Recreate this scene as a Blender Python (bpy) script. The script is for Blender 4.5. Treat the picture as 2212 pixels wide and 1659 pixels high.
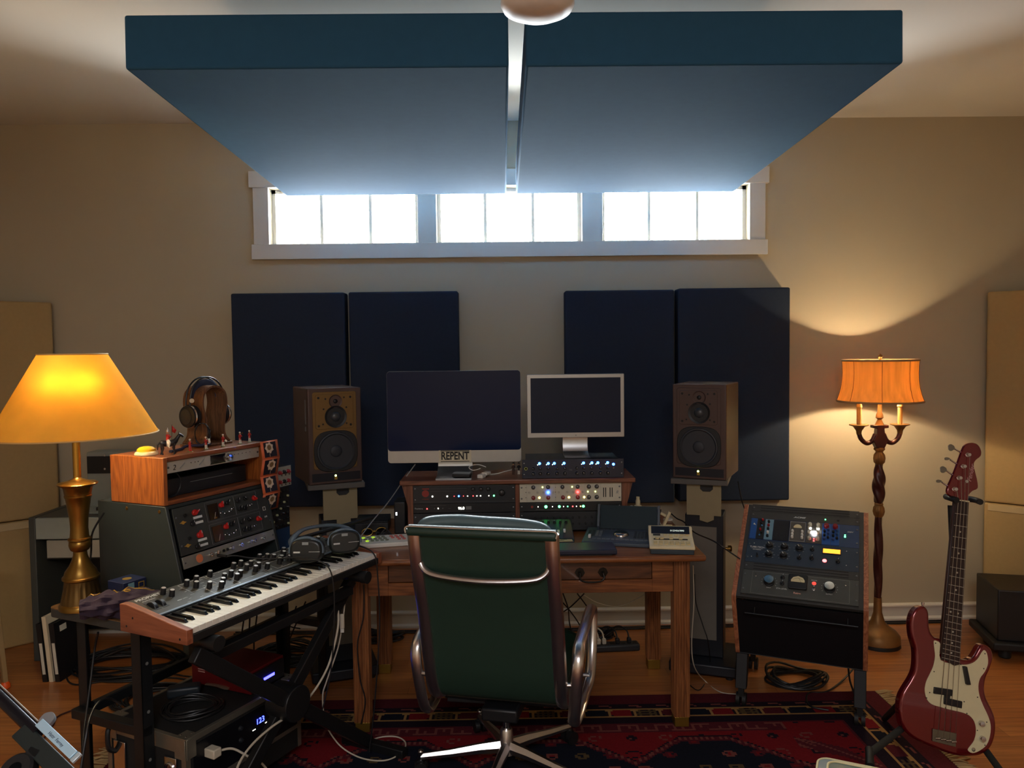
import bpy, math, random
from mathutils import Vector, Matrix, Euler
random.seed(7)
R = math.radians
for o in list(bpy.data.objects): bpy.data.objects.remove(o)
scn = bpy.context.scene
COL = scn.collection
# ---------------- camera ----------------
F = 1664.0; CW, CH = 2212, 1659
CAM = Vector((0, 0, 1.66))
PSI, PIT, ROL = 0.0114, 0.0457, 0.012
fw = Vector((math.sin(PSI)*math.cos(PIT), math.cos(PSI)*math.cos(PIT), -math.sin(PIT)))
r0 = Vector((math.cos(PSI), -math.sin(PSI), 0)); u0 = r0.cross(fw)
rt = r0*math.cos(ROL) - u0*math.sin(ROL); up = u0*math.cos(ROL) + r0*math.sin(ROL)
cd = bpy.data.cameras.new('camera'); cam = bpy.data.objects.new('camera', cd); COL.objects.link(cam)
cam.matrix_world = Matrix(((rt.x, up.x, -fw.x, CAM.x), (rt.y, up.y, -fw.y, CAM.y), (rt.z, up.z, -fw.z, CAM.z), (0, 0, 0, 1)))
cd.sensor_fit = 'HORIZONTAL'; cd.sensor_width = 36; cd.lens = F/CW*36; cd.clip_start = 0.05
scn.camera = cam
def ray(px, py): return fw + rt*((px-CW/2)/F) + up*((CH/2-py)/F)
def at(px, py, Y):
    d = ray(px, py); return CAM + d*(Y/d.y)
def onz(px, py, z):
    d = ray(px, py); return CAM + d*((z-CAM.z)/d.z)
# ---------------- world, exposure ----------------
w = bpy.data.worlds.new('daylight'); scn.world = w; w.use_nodes = True
bg = w.node_tree.nodes['Background']; bg.inputs[0].default_value = (0.86, 0.95, 1.0, 1); bg.inputs[1].default_value = 42.0
vs = scn.view_settings; vs.view_transform = 'Standard'; vs.look = 'None'; vs.gamma = 1; vs.use_curve_mapping = False; vs.exposure = 1.25
def light(name, kind, loc, power, col, size=.05, rot=None, sy=None, portal=False):
    l = bpy.data.lights.new(name, kind); l.energy = power; l.color = col
    if kind == 'AREA':
        l.shape = 'RECTANGLE'; l.size = size; l.size_y = sy or size
        if portal: l.cycles.is_portal = True
    else: l.shadow_soft_size = size
    o = bpy.data.objects.new(name, l); COL.objects.link(o); o.location = loc
    if rot: o.rotation_euler = rot
    return o
WY = 4.56; CZ = 2.99; XL, XR, YB = -3.35, 3.45, -2.6
light('window_portal', 'AREA', (0.02, WY+.16, 2.46), 1, (1, 1, 1), 3.1, (R(-90), 0, 0), .5, True)
light('rear_fill_light', 'AREA', (-.2, -1.3, 2.93), 40, (.96, .96, 1), 1.6, (0, 0, 0), 1.6)  # soft fill added behind the camera to lift the room, no fixture
# ---------------- materials ----------------
def lin(c):
    return tuple(((x/255)/12.92 if x/255 <= .04045 else ((x/255+.055)/1.055)**2.4) for x in c)
MATS = {}
def nn(nt, t, **k):
    n = nt.nodes.new(t)
    for a, b in k.items(): setattr(n, a, b)
    return n
def mat(name, col, rough=.5, metal=0, var=.06, scale=30, bump=0, emit=None, es=0, coat=0, bscale=None, spec=.5, stretch=None, sheen=0, alpha=None):
    if name in MATS: return MATS[name]
    m = bpy.data.materials.new(name); m.use_nodes = True; nt = m.node_tree
    b = nt.nodes['Principled BSDF']; c = lin(col)
    tc = nn(nt, 'ShaderNodeTexCoord'); mp = nn(nt, 'ShaderNodeMapping'); nt.links.new(tc.outputs['Object'], mp.inputs[0])
    if stretch: mp.inputs['Scale'].default_value = stretch
    no = nn(nt, 'ShaderNodeTexNoise'); no.inputs['Scale'].default_value = scale; no.inputs['Detail'].default_value = 3
    nt.links.new(mp.outputs[0], no.inputs['Vector'])
    mx = nn(nt, 'ShaderNodeMix', data_type='RGBA')
    mx.inputs[6].default_value = (*[x*(1-var) for x in c], 1); mx.inputs[7].default_value = (*[min(1, x*(1+var)) for x in c], 1)
    nt.links.new(no.outputs[0], mx.inputs[0]); nt.links.new(mx.outputs[2], b.inputs['Base Color'])
    b.inputs['Roughness'].default_value = rough; b.inputs['Metallic'].default_value = metal
    b.inputs['Coat Weight'].default_value = coat; b.inputs['Specular IOR Level'].default_value = spec
    if sheen: b.inputs['Sheen Weight'].default_value = sheen
    if bump:
        n2 = nn(nt, 'ShaderNodeTexNoise'); n2.inputs['Scale'].default_value = bscale or scale*8; n2.inputs['Detail'].default_value = 4
        nt.links.new(mp.outputs[0], n2.inputs['Vector'])
        bp = nn(nt, 'ShaderNodeBump'); bp.inputs['Strength'].default_value = bump; bp.inputs['Distance'].default_value = .002
        nt.links.new(n2.outputs[0], bp.inputs['Height']); nt.links.new(bp.outputs[0], b.inputs['Normal'])
    if emit:
        b.inputs['Emission Color'].default_value = (*lin(emit), 1); b.inputs['Emission Strength'].default_value = es
    MATS[name] = m; return m
def wood(name, dark, light_, axis='x', scale=14, rough=.35, coat=.2, ringy=.6):
    if name in MATS: return MATS[name]
    m = bpy.data.materials.new(name); m.use_nodes = True; nt = m.node_tree; b = nt.nodes['Principled BSDF']
    tc = nn(nt, 'ShaderNodeTexCoord'); mp = nn(nt, 'ShaderNodeMapping'); nt.links.new(tc.outputs['Object'], mp.inputs[0])
    s = {'x': (.07, 1, 1), 'y': (1, .07, 1), 'z': (1, 1, .07)}[axis]; mp.inputs['Scale'].default_value = s
    n1 = nn(nt, 'ShaderNodeTexNoise'); n1.inputs['Scale'].default_value = scale; n1.inputs['Detail'].default_value = 2; n1.inputs['Distortion'].default_value = .6
    n2 = nn(nt, 'ShaderNodeTexNoise'); n2.inputs['Scale'].default_value = scale*14; n2.inputs['Detail'].default_value = 4
    for n in (n1, n2): nt.links.new(mp.outputs[0], n.inputs['Vector'])
    ml = nn(nt, 'ShaderNodeMath', operation='MULTIPLY'); ml.inputs[1].default_value = 9; nt.links.new(n1.outputs[0], ml.inputs[0])
    fr = nn(nt, 'ShaderNodeMath', operation='PINGPONG'); fr.inputs[1].default_value = .5; nt.links.new(ml.outputs[0], fr.inputs[0])
    m2 = nn(nt, 'ShaderNodeMath', operation='MULTIPLY'); m2.inputs[1].default_value = 2*ringy; nt.links.new(fr.outputs[0], m2.inputs[0])
    ad = nn(nt, 'ShaderNodeMath', operation='MULTIPLY_ADD'); ad.inputs[1].default_value = 1.1; nt.links.new(n2.outputs[0], ad.inputs[0]); 
    sb = nn(nt, 'ShaderNodeMath', operation='SUBTRACT'); sb.inputs[1].default_value = .35; nt.links.new(m2.outputs[0], sb.inputs[0]); nt.links.new(sb.outputs[0], ad.inputs[2])
    mx = nn(nt, 'ShaderNodeMix', data_type='RGBA'); mx.inputs[6].default_value = (*lin(dark), 1); mx.inputs[7].default_value = (*lin(light_), 1)
    mx.clamp_factor = True
    nt.links.new(ad.outputs[0], mx.inputs[0]); nt.links.new(mx.outputs[2], b.inputs['Base Color'])
    b.inputs['Roughness'].default_value = rough; b.inputs['Coat Weight'].default_value = coat
    bp = nn(nt, 'ShaderNodeBump'); bp.inputs['Strength'].default_value = .15; bp.inputs['Distance'].default_value = .001
    nt.links.new(n2.outputs[0], bp.inputs['Height']); nt.links.new(bp.outputs[0], b.inputs['Normal'])
    MATS[name] = m; return m
def glow(name, col, es):
    return mat(name, col, .4, emit=col, es=es)
# ---------------- mesh builder ----------------
def frame(a, b):
    z = (b-a).normalized(); x = z.orthogonal().normalized(); return x, z.cross(x), z
def spline(pts, k=6, closed=False):
    P = [Vector(p) for p in pts]; n = len(P); out = []
    for i in range(n if closed else n-1):
        if closed: a, b, c, d = P[(i-1) % n], P[i], P[(i+1) % n], P[(i+2) % n]
        else: a, b, c, d = P[max(i-1, 0)], P[i], P[i+1], P[min(i+2, n-1)]
        for j in range(k):
            t = j/k
            out.append(.5*((2*b)+(c-a)*t+(2*a-5*b+4*c-d)*t*t+(-a+3*b-3*c+d)*t**3))
    if not closed: out.append(P[-1])
    return out
class MB:
    def __init__(s): s.v = []; s.f = []; s.mi = []; s.cur = 0; s.T = None
    def add(s, vs, fs):
        k = len(s.v)
        for p in vs:
            p = Vector(p); s.v.append(s.T @ p if s.T else p)
        for f in fs: s.f.append([i+k for i in f]); s.mi.append(s.cur)
        return s
    def box(s, c, d, rot=None):
        x, y, z = [q/2 for q in d]; c = Vector(c)
        vs = [Vector(q) for q in ((-x,-y,-z),(x,-y,-z),(x,y,-z),(-x,y,-z),(-x,-y,z),(x,-y,z),(x,y,z),(-x,y,z))]
        if rot: e = Euler(rot).to_matrix(); vs = [e @ q for q in vs]
        return s.add([q+c for q in vs], [(0,3,2,1),(4,5,6,7),(0,1,5,4),(1,2,6,5),(2,3,7,6),(3,0,4,7)])
    def b2(s, x0, x1, y0, y1, z0, z1): return s.box(((x0+x1)/2, (y0+y1)/2, (z0+z1)/2), (abs(x1-x0), abs(y1-y0), abs(z1-z0)))
    def bar(s, a, b, wx, wy, upv=(0,0,1)):
        a = Vector(a); b = Vector(b); z = (b-a).normalized(); u = Vector(upv)
        x = u.cross(z)
        if x.length < 1e-4: x = Vector((1,0,0))
        x.normalize(); y = z.cross(x); vs = []
        for p in (a, b):
            for i, j in ((-1,-1),(1,-1),(1,1),(-1,1)): vs.append(p+x*(i*wx/2)+y*(j*wy/2))
        return s.add(vs, [(0,3,2,1),(4,5,6,7),(0,1,5,4),(1,2,6,5),(2,3,7,6),(3,0,4,7)])
    def cyl(s, a, b, r, r1=None, n=20):
        a = Vector(a); b = Vector(b); r1 = r if r1 is None else r1; x, y, z = frame(a, b); vs = []
        for p, q in ((a, r), (b, r1)):
            for i in range(n):
                t = 2*math.pi*i/n; vs.append(p+x*(q*math.cos(t))+y*(q*math.sin(t)))
        return s.add(vs, [tuple(range(n))[::-1], tuple(range(n, 2*n))]+[(i, (i+1) % n, n+(i+1) % n, n+i) for i in range(n)])
    def lathe(s, prof, n=32, c=(0,0,0), a=None, flute=None):
        c = Vector(c); vs = []; k = len(prof)
        if a: x, y, z = frame(Vector((0,0,0)), Vector(a))
        else: x, y, z = Vector((1,0,0)), Vector((0,1,0)), Vector((0,0,1))
        for j, (r, h) in enumerate(prof):
            for i in range(n):
                t = 2*math.pi*i/n; q = r*(1+flute(t, j) if flute else 1); vs.append(c+x*(q*math.cos(t))+y*(q*math.sin(t))+z*h)
        fs = [(j*n+i, j*n+(i+1) % n, (j+1)*n+(i+1) % n, (j+1)*n+i) for j in range(k-1) for i in range(n)]
        if prof[0][0] > 1e-5: fs.append(tuple(range(n))[::-1])
        if prof[-1][0] > 1e-5: fs.append(tuple(range((k-1)*n, k*n)))
        return s.add(vs, fs)
    def shell(s, prof, n=40, t=.002, c=(0,0,0)):   # open lathe with thickness
        pr = list(prof)+[(r-t, h) for r, h in prof[::-1]]; c = Vector(c); vs = []; k = len(pr)
        for r, h in pr:
            for i in range(n):
                q = 2*math.pi*i/n; vs.append(c+Vector((r*math.cos(q), r*math.sin(q), h)))
        return s.add(vs, [(j*n+i, j*n+(i+1) % n, ((j+1) % k)*n+(i+1) % n, ((j+1) % k)*n+i) for j in range(k) for i in range(n)])
    def tube(s, pts, r, n=8, closed=False, sy=1.0, upv=None):
        P = [Vector(p) for p in pts]; m = len(P); vs = []; prev = None
        for i, p in enumerate(P):
            if closed: t = P[(i+1) % m]-P[i-1]
            else: t = P[min(i+1, m-1)]-P[max(i-1, 0)]
            if t.length < 1e-9: t = Vector((0,0,1))
            t.normalize()
            if upv: x = Vector(upv).cross(t); x = x.normalized() if x.length > 1e-4 else (prev or t.orthogonal().normalized())
            elif prev is None: x = t.orthogonal().normalized()
            else:
                x = prev-t*prev.dot(t); x = x.normalized() if x.length > 1e-6 else t.orthogonal().normalized()
            prev = x; y = t.cross(x); q = r[i] if isinstance(r, (list, tuple)) else r
            for j in range(n):
                a = 2*math.pi*j/n+math.pi/n; vs.append(p+x*(q*math.cos(a))+y*(q*sy*math.sin(a)))
        fs = [((i % m)*n+j, (i % m)*n+(j+1) % n, ((i+1) % m)*n+(j+1) % n, ((i+1) % m)*n+j) for i in range(m if closed else m-1) for j in range(n)]
        if not closed: fs += [tuple(range(n))[::-1], tuple(range((m-1)*n, m*n))]
        return s.add(vs, fs)
    def prism(s, poly, y0, y1):                    # polygon in XZ, extruded along Y
        n = len(poly); vs = [(x, y0, z) for x, z in poly]+[(x, y1, z) for x, z in poly]
        return s.add(vs, [tuple(range(n)), tuple(range(n, 2*n))[::-1]]+[(i, n+i, n+(i+1) % n, (i+1) % n) for i in range(n)])
    def prx(s, poly, x0, x1):                      # polygon in YZ, extruded along X
        n = len(poly); vs = [(x0, y, z) for y, z in poly]+[(x1, y, z) for y, z in poly]
        return s.add(vs, [tuple(range(n))[::-1], tuple(range(n, 2*n))]+[(i, (i+1) % n, n+(i+1) % n, n+i) for i in range(n)])
    def prz(s, poly, z0, z1):
        n = len(poly); vs = [(x, y, z0) for x, y in poly]+[(x, y, z1) for x, y in poly]
        return s.add(vs, [tuple(range(n))[::-1], tuple(range(n, 2*n))]+[(i, (i+1) % n, n+(i+1) % n, n+i) for i in range(n)])
    def sph(s, c, r, n=16, sc=(1,1,1)):
        c = Vector(c); m = n//2; vs = [c+Vector((0,0,-r*sc[2]))]
        for j in range(1, m):
            p = math.pi*j/m-math.pi/2
            for i in range(n):
                t = 2*math.pi*i/n; vs.append(c+Vector((r*sc[0]*math.cos(p)*math.cos(t), r*sc[1]*math.cos(p)*math.sin(t), r*sc[2]*math.sin(p))))
        vs.append(c+Vector((0,0,r*sc[2]))); e = len(vs)-1
        fs = [(0, 1+(i+1) % n, 1+i) for i in range(n)]+[(1+j*n+i, 1+j*n+(i+1) % n, 1+(j+1)*n+(i+1) % n, 1+(j+1)*n+i) for j in range(m-2) for i in range(n)]
        fs += [(e, 1+(m-2)*n+i, 1+(m-2)*n+(i+1) % n) for i in range(n)]
        return s.add(vs, fs)
    def grid(s, f, nu, nv, t=None):                # f(u,v)->point
        vs = [f(i/nu, j/nv) for i in range(nu+1) for j in range(nv+1)]; w_ = nv+1
        return s.add(vs, [(i*w_+j, (i+1)*w_+j, (i+1)*w_+j+1, i*w_+j+1) for i in range(nu) for j in range(nv)])
    def build(s, name, m=None, parent=None, bevel=0, seg=2, ang=38, solid=0, sub=0, flat=False):
        me = bpy.data.meshes.new(name); me.from_pydata([tuple(p) for p in s.v], [], s.f)
        ms = m if isinstance(m, (list, tuple)) else [m]
        for q in ms: me.materials.append(q)
        me.polygons.foreach_set('material_index', s.mi)
        if not flat:
            me.polygons.foreach_set('use_smooth', [True]*len(me.polygons))
            try: me.set_sharp_from_angle(angle=R(ang))
            except Exception: pass
        me.update()
        o = bpy.data.objects.new(name, me); COL.objects.link(o)
        if parent: o.parent = parent
        if solid:
            q = o.modifiers.new('solid', 'SOLIDIFY'); q.thickness = solid; q.offset = 0
        if bevel:
            q = o.modifiers.new('bevel', 'BEVEL'); q.width = bevel; q.segments = seg; q.limit_method = 'ANGLE'; q.angle_limit = R(40)
        if sub:
            q = o.modifiers.new('sub', 'SUBSURF'); q.levels = sub; q.render_levels = sub
        return o
def thing(name, label, cat, loc=(0,0,0), rz=0, group=None, rx=0, ry=0):
    o = bpy.data.objects.new(name, None); COL.objects.link(o); o.location = loc; o.rotation_euler = (R(rx), R(ry), R(rz))
    o.empty_display_size = .05
    return tag(o, label, cat, group)
def tag(o, label=None, cat=None, group=None, kind=None):
    if label: o['label'] = label
    if cat: o['category'] = cat
    if group: o['group'] = group
    if kind: o['kind'] = kind
    return o
def struct(o): o['kind'] = 'structure'; return o
def share(src, parent, loc=None, rot=None, name=None, scale=None):
    o = src.copy(); COL.objects.link(o); o.parent = parent
    if loc is not None: o.location = loc
    if rot is not None: o.rotation_euler = rot
    if scale: o.scale = scale
    return o
CACHE = {}
def knob(parent, x, z, r, h, m, y=0, kind='knob', cap=None, ang=None, name=None):
    """front-facing (-y) knob; shares its mesh"""
    key = (kind, round(r, 4), round(h, 4), m.name, cap.name if cap else None)
    if key not in CACHE:
        b = MB(); a = (0,-1,0)
        if kind == 'knob':
            b.lathe([(r*1.15, 0), (r*1.15, h*.2), (r, h*.3), (r*.9, h*.95), (r*.8, h)], 18, a=a)
            b.cur = 1; b.box((0, -h-.0002, r*.45), (r*.18, .0008, r*.8)) if cap else None
        elif kind == 'capknob':
            b.lathe([(r*1.1, 0), (r*1.1, h*.25), (r, h*.3), (r, h*.85)], 20, a=a); b.cur = 1
            b.lathe([(r*.93, h*.8), (r*.93, h), (r*.2, h*1.03)], 20, a=a)
        elif kind == 'chicken':
            b.lathe([(r, 0), (r, h*.4), (r*.8, h*.5)], 16, a=a)
            b.prism([(-r*.35, -r*.9), (r*.35, -r*.9), (r*.3, r*.6), (0, r*1.5), (-r*.3, r*.6)], -h*.4, -h)
            b.cur = 1; b.box((0, -h-.0003, r*.9), (r*.14, .0006, r*.9)) if cap else None
        elif kind == 'disc': b.lathe([(r, 0), (r, h*.7), (r*.8, h)], 14, a=a)
        elif kind == 'bat':
            b.lathe([(r, 0), (r, h*.15), (r*.5, h*.3)], 12, a=a); b.cyl((0, -h*.2, 0), (0, -h, r*.9), r*.3, r*.42, 10)
        elif kind == 'jack':
            b.lathe([(r, 0), (r, h), (r*.6, h), (r*.5, h*.2)], 16, a=a)
        elif kind == 'box': b.box((0, -h/2, 0), (r*2, h, r))
        elif kind == 'vbox': b.box((0, -h/2, 0), (r, h, r*2))
        nm = name or {'knob': 'knob', 'capknob': 'knob', 'chicken': 'pointer_knob', 'disc': 'indicator_light', 'bat': 'toggle_switch', 'jack': 'socket', 'box': 'button', 'vbox': 'fader_cap'}[kind]
        o = b.build(nm, [m, cap or m], parent); CACHE[key] = o
    else:
        o = share(CACHE[key], parent)
    o.location = (x, y, z); o.rotation_euler = (0, R(ang) if ang is not None else 0, 0)
    if name: o.name = name
    return o
def text(s_, size, m, parent, loc, rot=(R(90), 0, 0), ext=.0004, name='lettering', align='CENTER', shear=0, sx=1, bold=0):
    c = bpy.data.curves.new('t', 'FONT'); c.body = s_; c.size = size; c.extrude = ext; c.align_x = align; c.align_y = 'CENTER'; c.shear = shear; c.offset = bold
    o = bpy.data.objects.new('t', c); COL.objects.link(o)
    bpy.context.view_layer.update()
    me = bpy.data.meshes.new_from_object(o.evaluated_get(bpy.context.evaluated_depsgraph_get()))
    bpy.data.objects.remove(o); me.materials.clear(); me.materials.append(m)
    p = bpy.data.objects.new(name, me); COL.objects.link(p); p.parent = parent; p.location = loc; p.rotation_euler = rot; p.scale = (sx, 1, 1)
    return p
# ================= palette =================
BLK = mat('black_paint', (22, 23, 26), .45); DKP = mat('dark_panel', (34, 37, 42), .42, var=.1); NAVY = mat('navy_fabric', (44, 53, 70), .95, var=.10, scale=60, bump=.25, bscale=900, spec=.15)
CLOUD = mat('cloud_fabric', (50, 98, 136), .95, var=.07, scale=25, bump=.2, bscale=900, spec=.15)
WALL = mat('wall_paint', (188, 176, 152), .85, var=.02, scale=3, bump=.05, bscale=220, spec=.2); CEIL = mat('ceiling_paint', (214, 205, 192), .9, var=.02, scale=3, spec=.2)
TRIM = mat('trim_paint', (214, 208, 196), .55, var=.015); TAN = mat('tan_fabric', (178, 150, 104), .95, var=.06, scale=50, bump=.25, bscale=800, spec=.1)
TAN2 = mat('tan_trim', (196, 172, 128), .8)
CHROME = mat('chrome', (205, 205, 208), .12, 1, var=.03); ALU = mat('brushed_aluminium', (178, 180, 182), .3, 1, var=.05, scale=8, stretch=(1, 30, 1)); SILV = mat('silver_paint', (176, 178, 178), .38, .6, var=.04)
BRASS = mat('aged_brass', (150, 116, 58), .3, 1, var=.2, scale=12); WHITE = mat('white_plastic', (226, 224, 216), .4); IVORY = mat('ivory_plastic', (222, 208, 168), .45); CREAM = mat('cream_panel', (205, 200, 182), .45, var=.04)
RED = mat('red_plastic', (176, 34, 34), .35); INK = mat('black_ink', (14, 14, 16), .5); PRINT = mat('white_print', (205, 207, 205), .6); GREYP = mat('grey_print', (118, 122, 124), .6)
RUB = mat('black_rubber', (20, 20, 21), .6); STEEL = mat('dark_steel', (52, 55, 58), .4, .7, var=.2, scale=15); GREEN = mat('green_print', (58, 120, 62), .6)
GLS = mat('screen_glass', (6, 9, 18), .07, var=.02, coat=.6); GOLD = mat('gold_print', (196, 160, 72), .35, .6)
OAKX = wood('oak_x', (96, 52, 28), (160, 98, 54), 'x'); OAKZ = wood('oak_z', (96, 54, 30), (158, 100, 58), 'z'); OAKY = wood('oak_y', (96, 54, 30), (156, 96, 54), 'y')
WINGL = bpy.data.materials.new('window_glass'); WINGL.use_nodes = True
_n = WINGL.node_tree; _n.nodes.clear(); _o = nn(_n, 'ShaderNodeOutputMaterial'); _m = nn(_n, 'ShaderNodeMixShader'); _t = nn(_n, 'ShaderNodeBsdfTransparent'); _g = nn(_n, 'ShaderNodeBsdfGlossy'); _g.inputs['Roughness'].default_value = .03
_f = nn(_n, 'ShaderNodeFresnel'); _n.links.new(_f.outputs[0], _m.inputs[0]); _n.links.new(_t.outputs[0], _m.inputs[1]); _n.links.new(_g.outputs[0], _m.inputs[2]); _n.links.new(_m.outputs[0], _o.inputs[0])
# ================= room =================
def floor_mat():
    m = bpy.data.materials.new('strip_floor'); m.use_nodes = True; nt = m.node_tree; b = nt.nodes['Principled BSDF']
    tc = nn(nt, 'ShaderNodeTexCoord'); br = nn(nt, 'ShaderNodeTexBrick'); nt.links.new(tc.outputs['Object'], br.inputs[0])
    br.inputs['Scale'].default_value = 1; br.inputs['Brick Width'].default_value = 1.3; br.inputs['Row Height'].default_value = .083; br.inputs['Mortar Size'].default_value = .0009; br.offset = .37
    br.inputs['Color1'].default_value = (*lin((172, 104, 54)), 1); br.inputs['Color2'].default_value = (*lin((198, 128, 70)), 1); br.inputs['Mortar'].default_value = (*lin((120, 66, 34)), 1)
    mp = nn(nt, 'ShaderNodeMapping'); mp.inputs['Scale'].default_value = (1.2, 22, 1); nt.links.new(tc.outputs['Object'], mp.inputs[0])
    no = nn(nt, 'ShaderNodeTexNoise'); no.inputs['Scale'].default_value = 3; no.inputs['Detail'].default_value = 6; no.inputs['Distortion'].default_value = .5; nt.links.new(mp.outputs[0], no.inputs[0])
    mx = nn(nt, 'ShaderNodeMix', data_type='RGBA', blend_type='MULTIPLY'); mx.inputs[0].default_value = 1
    cr = nn(nt, 'ShaderNodeValToRGB'); cr.color_ramp.elements[0].position = .3; cr.color_ramp.elements[0].color = (.62, .55, .5, 1); cr.color_ramp.elements[1].position = .7; cr.color_ramp.elements[1].color = (1, 1, 1, 1)
    nt.links.new(no.outputs[0], cr.inputs[0]); nt.links.new(br.outputs[0], mx.inputs[6]); nt.links.new(cr.outputs[0], mx.inputs[7]); nt.links.new(mx.outputs[2], b.inputs['Base Color'])
    b.inputs['Roughness'].default_value = .28; b.inputs['Coat Weight'].default_value = .25; b.inputs['Coat Roughness'].default_value = .15
    return m
struct(MB().b2(XL-.1, XR+.1, YB-.1, WY+.15, -.1, 0).build('floor', floor_mat()))
struct(MB().b2(XL-.1, XR+.1, YB-.1, WY+.15, CZ, CZ+.1).build('ceiling', CEIL))
struct(MB().b2(XL-.12, XL, YB, WY, 0, CZ).build('wall_left', WALL)); struct(MB().b2(XR, XR+.12, YB, WY, 0, CZ).build('wall_right', WALL))
struct(MB().b2(XL, XR, YB-.12, YB, 0, CZ).build('wall_rear', WALL))
wx = [at(p, 526, WY).x for p in (584, 904, 944, 1257, 1301, 1617)]; wz0 = at(1100, 524, WY).z; wz1 = at(1106, 402, WY).z
b = MB(); b.b2(XL, wx[0], WY, WY+.14, 0, CZ); b.b2(wx[5], XR, WY, WY+.14, 0, CZ); b.b2(wx[0], wx[5], WY, WY+.14, 0, wz0); b.b2(wx[0], wx[5], WY, WY+.14, wz1, CZ); struct(b.build('wall_front', WALL))
ox0, ox1 = at(550, 500, WY).x, at(1651, 500, WY).x; oz0 = at(1100, 556, WY).z; oz1 = wz1+.095
b = MB(); y0 = WY-.022
b.b2(ox0, wx[0], y0, WY, wz0, wz1); b.b2(wx[5], ox1, y0, WY, wz0, wz1); b.b2(wx[1], wx[2], y0, WY+.10, wz0, wz1); b.b2(wx[3], wx[4], y0, WY+.10, wz0, wz1)
b.b2(ox0-.012, ox1+.012, y0-.008, WY, oz0, wz0); b.b2(ox0-.02, ox1+.02, y0-.008, WY, wz1, oz1); struct(b.build('trim_1', TRIM, bevel=.002))
for k in range(3):
    a, c = wx[2*k], wx[2*k+1]; b = MB(); f = .022
    b.b2(a, a+f, WY+.05, WY+.09, wz0, wz1).b2(c-f, c, WY+.05, WY+.09, wz0, wz1).b2(a, c, WY+.05, WY+.09, wz0, wz0+f*.6).b2(a, c, WY+.05, WY+.09, wz1-f, wz1)
    for j in (1, 2): x = a+(c-a)*j/3; b.b2(x-.009, x+.009, WY+.06, WY+.085, wz0, wz1)
    o = struct(b.build('window_%d' % (k+1), TRIM)); MB().b2(a, c, WY+.07, WY+.074, wz0, wz1).build('pane', WINGL, o)
def baseboard(nm, a, c, nrm):
    b = MB(); a = Vector(a); c = Vector(c); n_ = Vector(nrm)
    prof = [(0, 0), (.028, 0), (.028, .012), (.016, .024), (.016, .075), (.022, .082), (.022, .09), (.008, .1), (0, .1)]
    vs = [p+n_*u+Vector((0, 0, v)) for p in (a, c) for u, v in prof]; k = len(prof)
    b.add(vs, [tuple(range(k)), tuple(range(k, 2*k))[::-1]]+[(i, k+i, k+(i+1) % k, (i+1) % k) for i in range(k)]); struct(b.build(nm, TRIM))
baseboard('baseboard_front', (XL, WY, 0), (XR, WY, 0), (0, -1, 0)); baseboard('baseboard_left', (XL, YB, 0), (XL, WY, 0), (1, 0, 0)); baseboard('baseboard_right', (XR, YB, 0), (XR, WY, 0), (-1, 0, 0)); baseboard('baseboard_rear', (XL, YB, 0), (XR, YB, 0), (0, 1, 0))
# ================= ceiling clouds =================
def cloud(pxf0, pxf1, pxb0, pxb1, lab):
    yf, yb = 2.42, 4.18
    f0, f1 = at(pxf0, 140, yf), at(pxf1, 140, yf); g0, g1 = at(pxb0, 418, yb), at(pxb1, 418, yb)
    xa, xb = (f0.x+g0.x)/2, (f1.x+g1.x)/2
    zf, zb = at(1106, 143, yf).z, at(1106, 419, yb).z; th = .166; L = math.hypot(yb-yf, zf-zb); a = math.atan2(zb-zf, yb-yf)
    o = thing('ceiling_acoustic_panel', lab, 'acoustic panel', ((xa+xb)/2, yf, zf), rx=math.degrees(a), group='acoustic clouds hung under the ceiling')
    w_ = (xb-xa); MB().b2(-w_/2, w_/2, 0, L, 0, th).build('fabric_panel', CLOUD, o, bevel=.008, seg=3)
    for x in (-w_/2+.15, w_/2-.15):
        for y in (.85, L-.25): 
            zt = (CZ-zf)-math.tan(a)*y
            MB().cyl((x, y, th), (x, y, zt-.0), .0015, n=6).build('hanging_wire', STEEL, o)
    return o
cloud(272, 1101, 617, 1092.5, 'large blue fabric acoustic cloud hanging over the left half, above the yellow lamp side')
cloud(1134, 1947, 1115.5, 1588, 'large blue fabric acoustic cloud hanging over the right half, toward the guitar side')
# ================= wall panels =================
for i, (p0, p1, yt, lab) in enumerate(((499, 744, 633, 'outermost of the two navy wall panels behind the left loudspeaker'), (753, 989, 630, 'navy fabric wall panel directly behind the left edge of the computer'), (1220, 1456, 627, 'navy fabric wall panel behind the small silver monitor'), (1464, 1706, 622, 'outermost navy fabric wall panel, beside the glowing floor lamp'))):
    a = at(p0, yt, 4.46); c = at(p1, yt, 4.46); zt = (a.z+c.z)/2; o = MB().b2(a.x, c.x, 4.45, WY-.001, zt-1.24, zt).build('wall_acoustic_panel', NAVY, bevel=.01, seg=3)
    tag(o, lab, 'acoustic panel', 'navy acoustic panels on the window wall')
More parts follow.
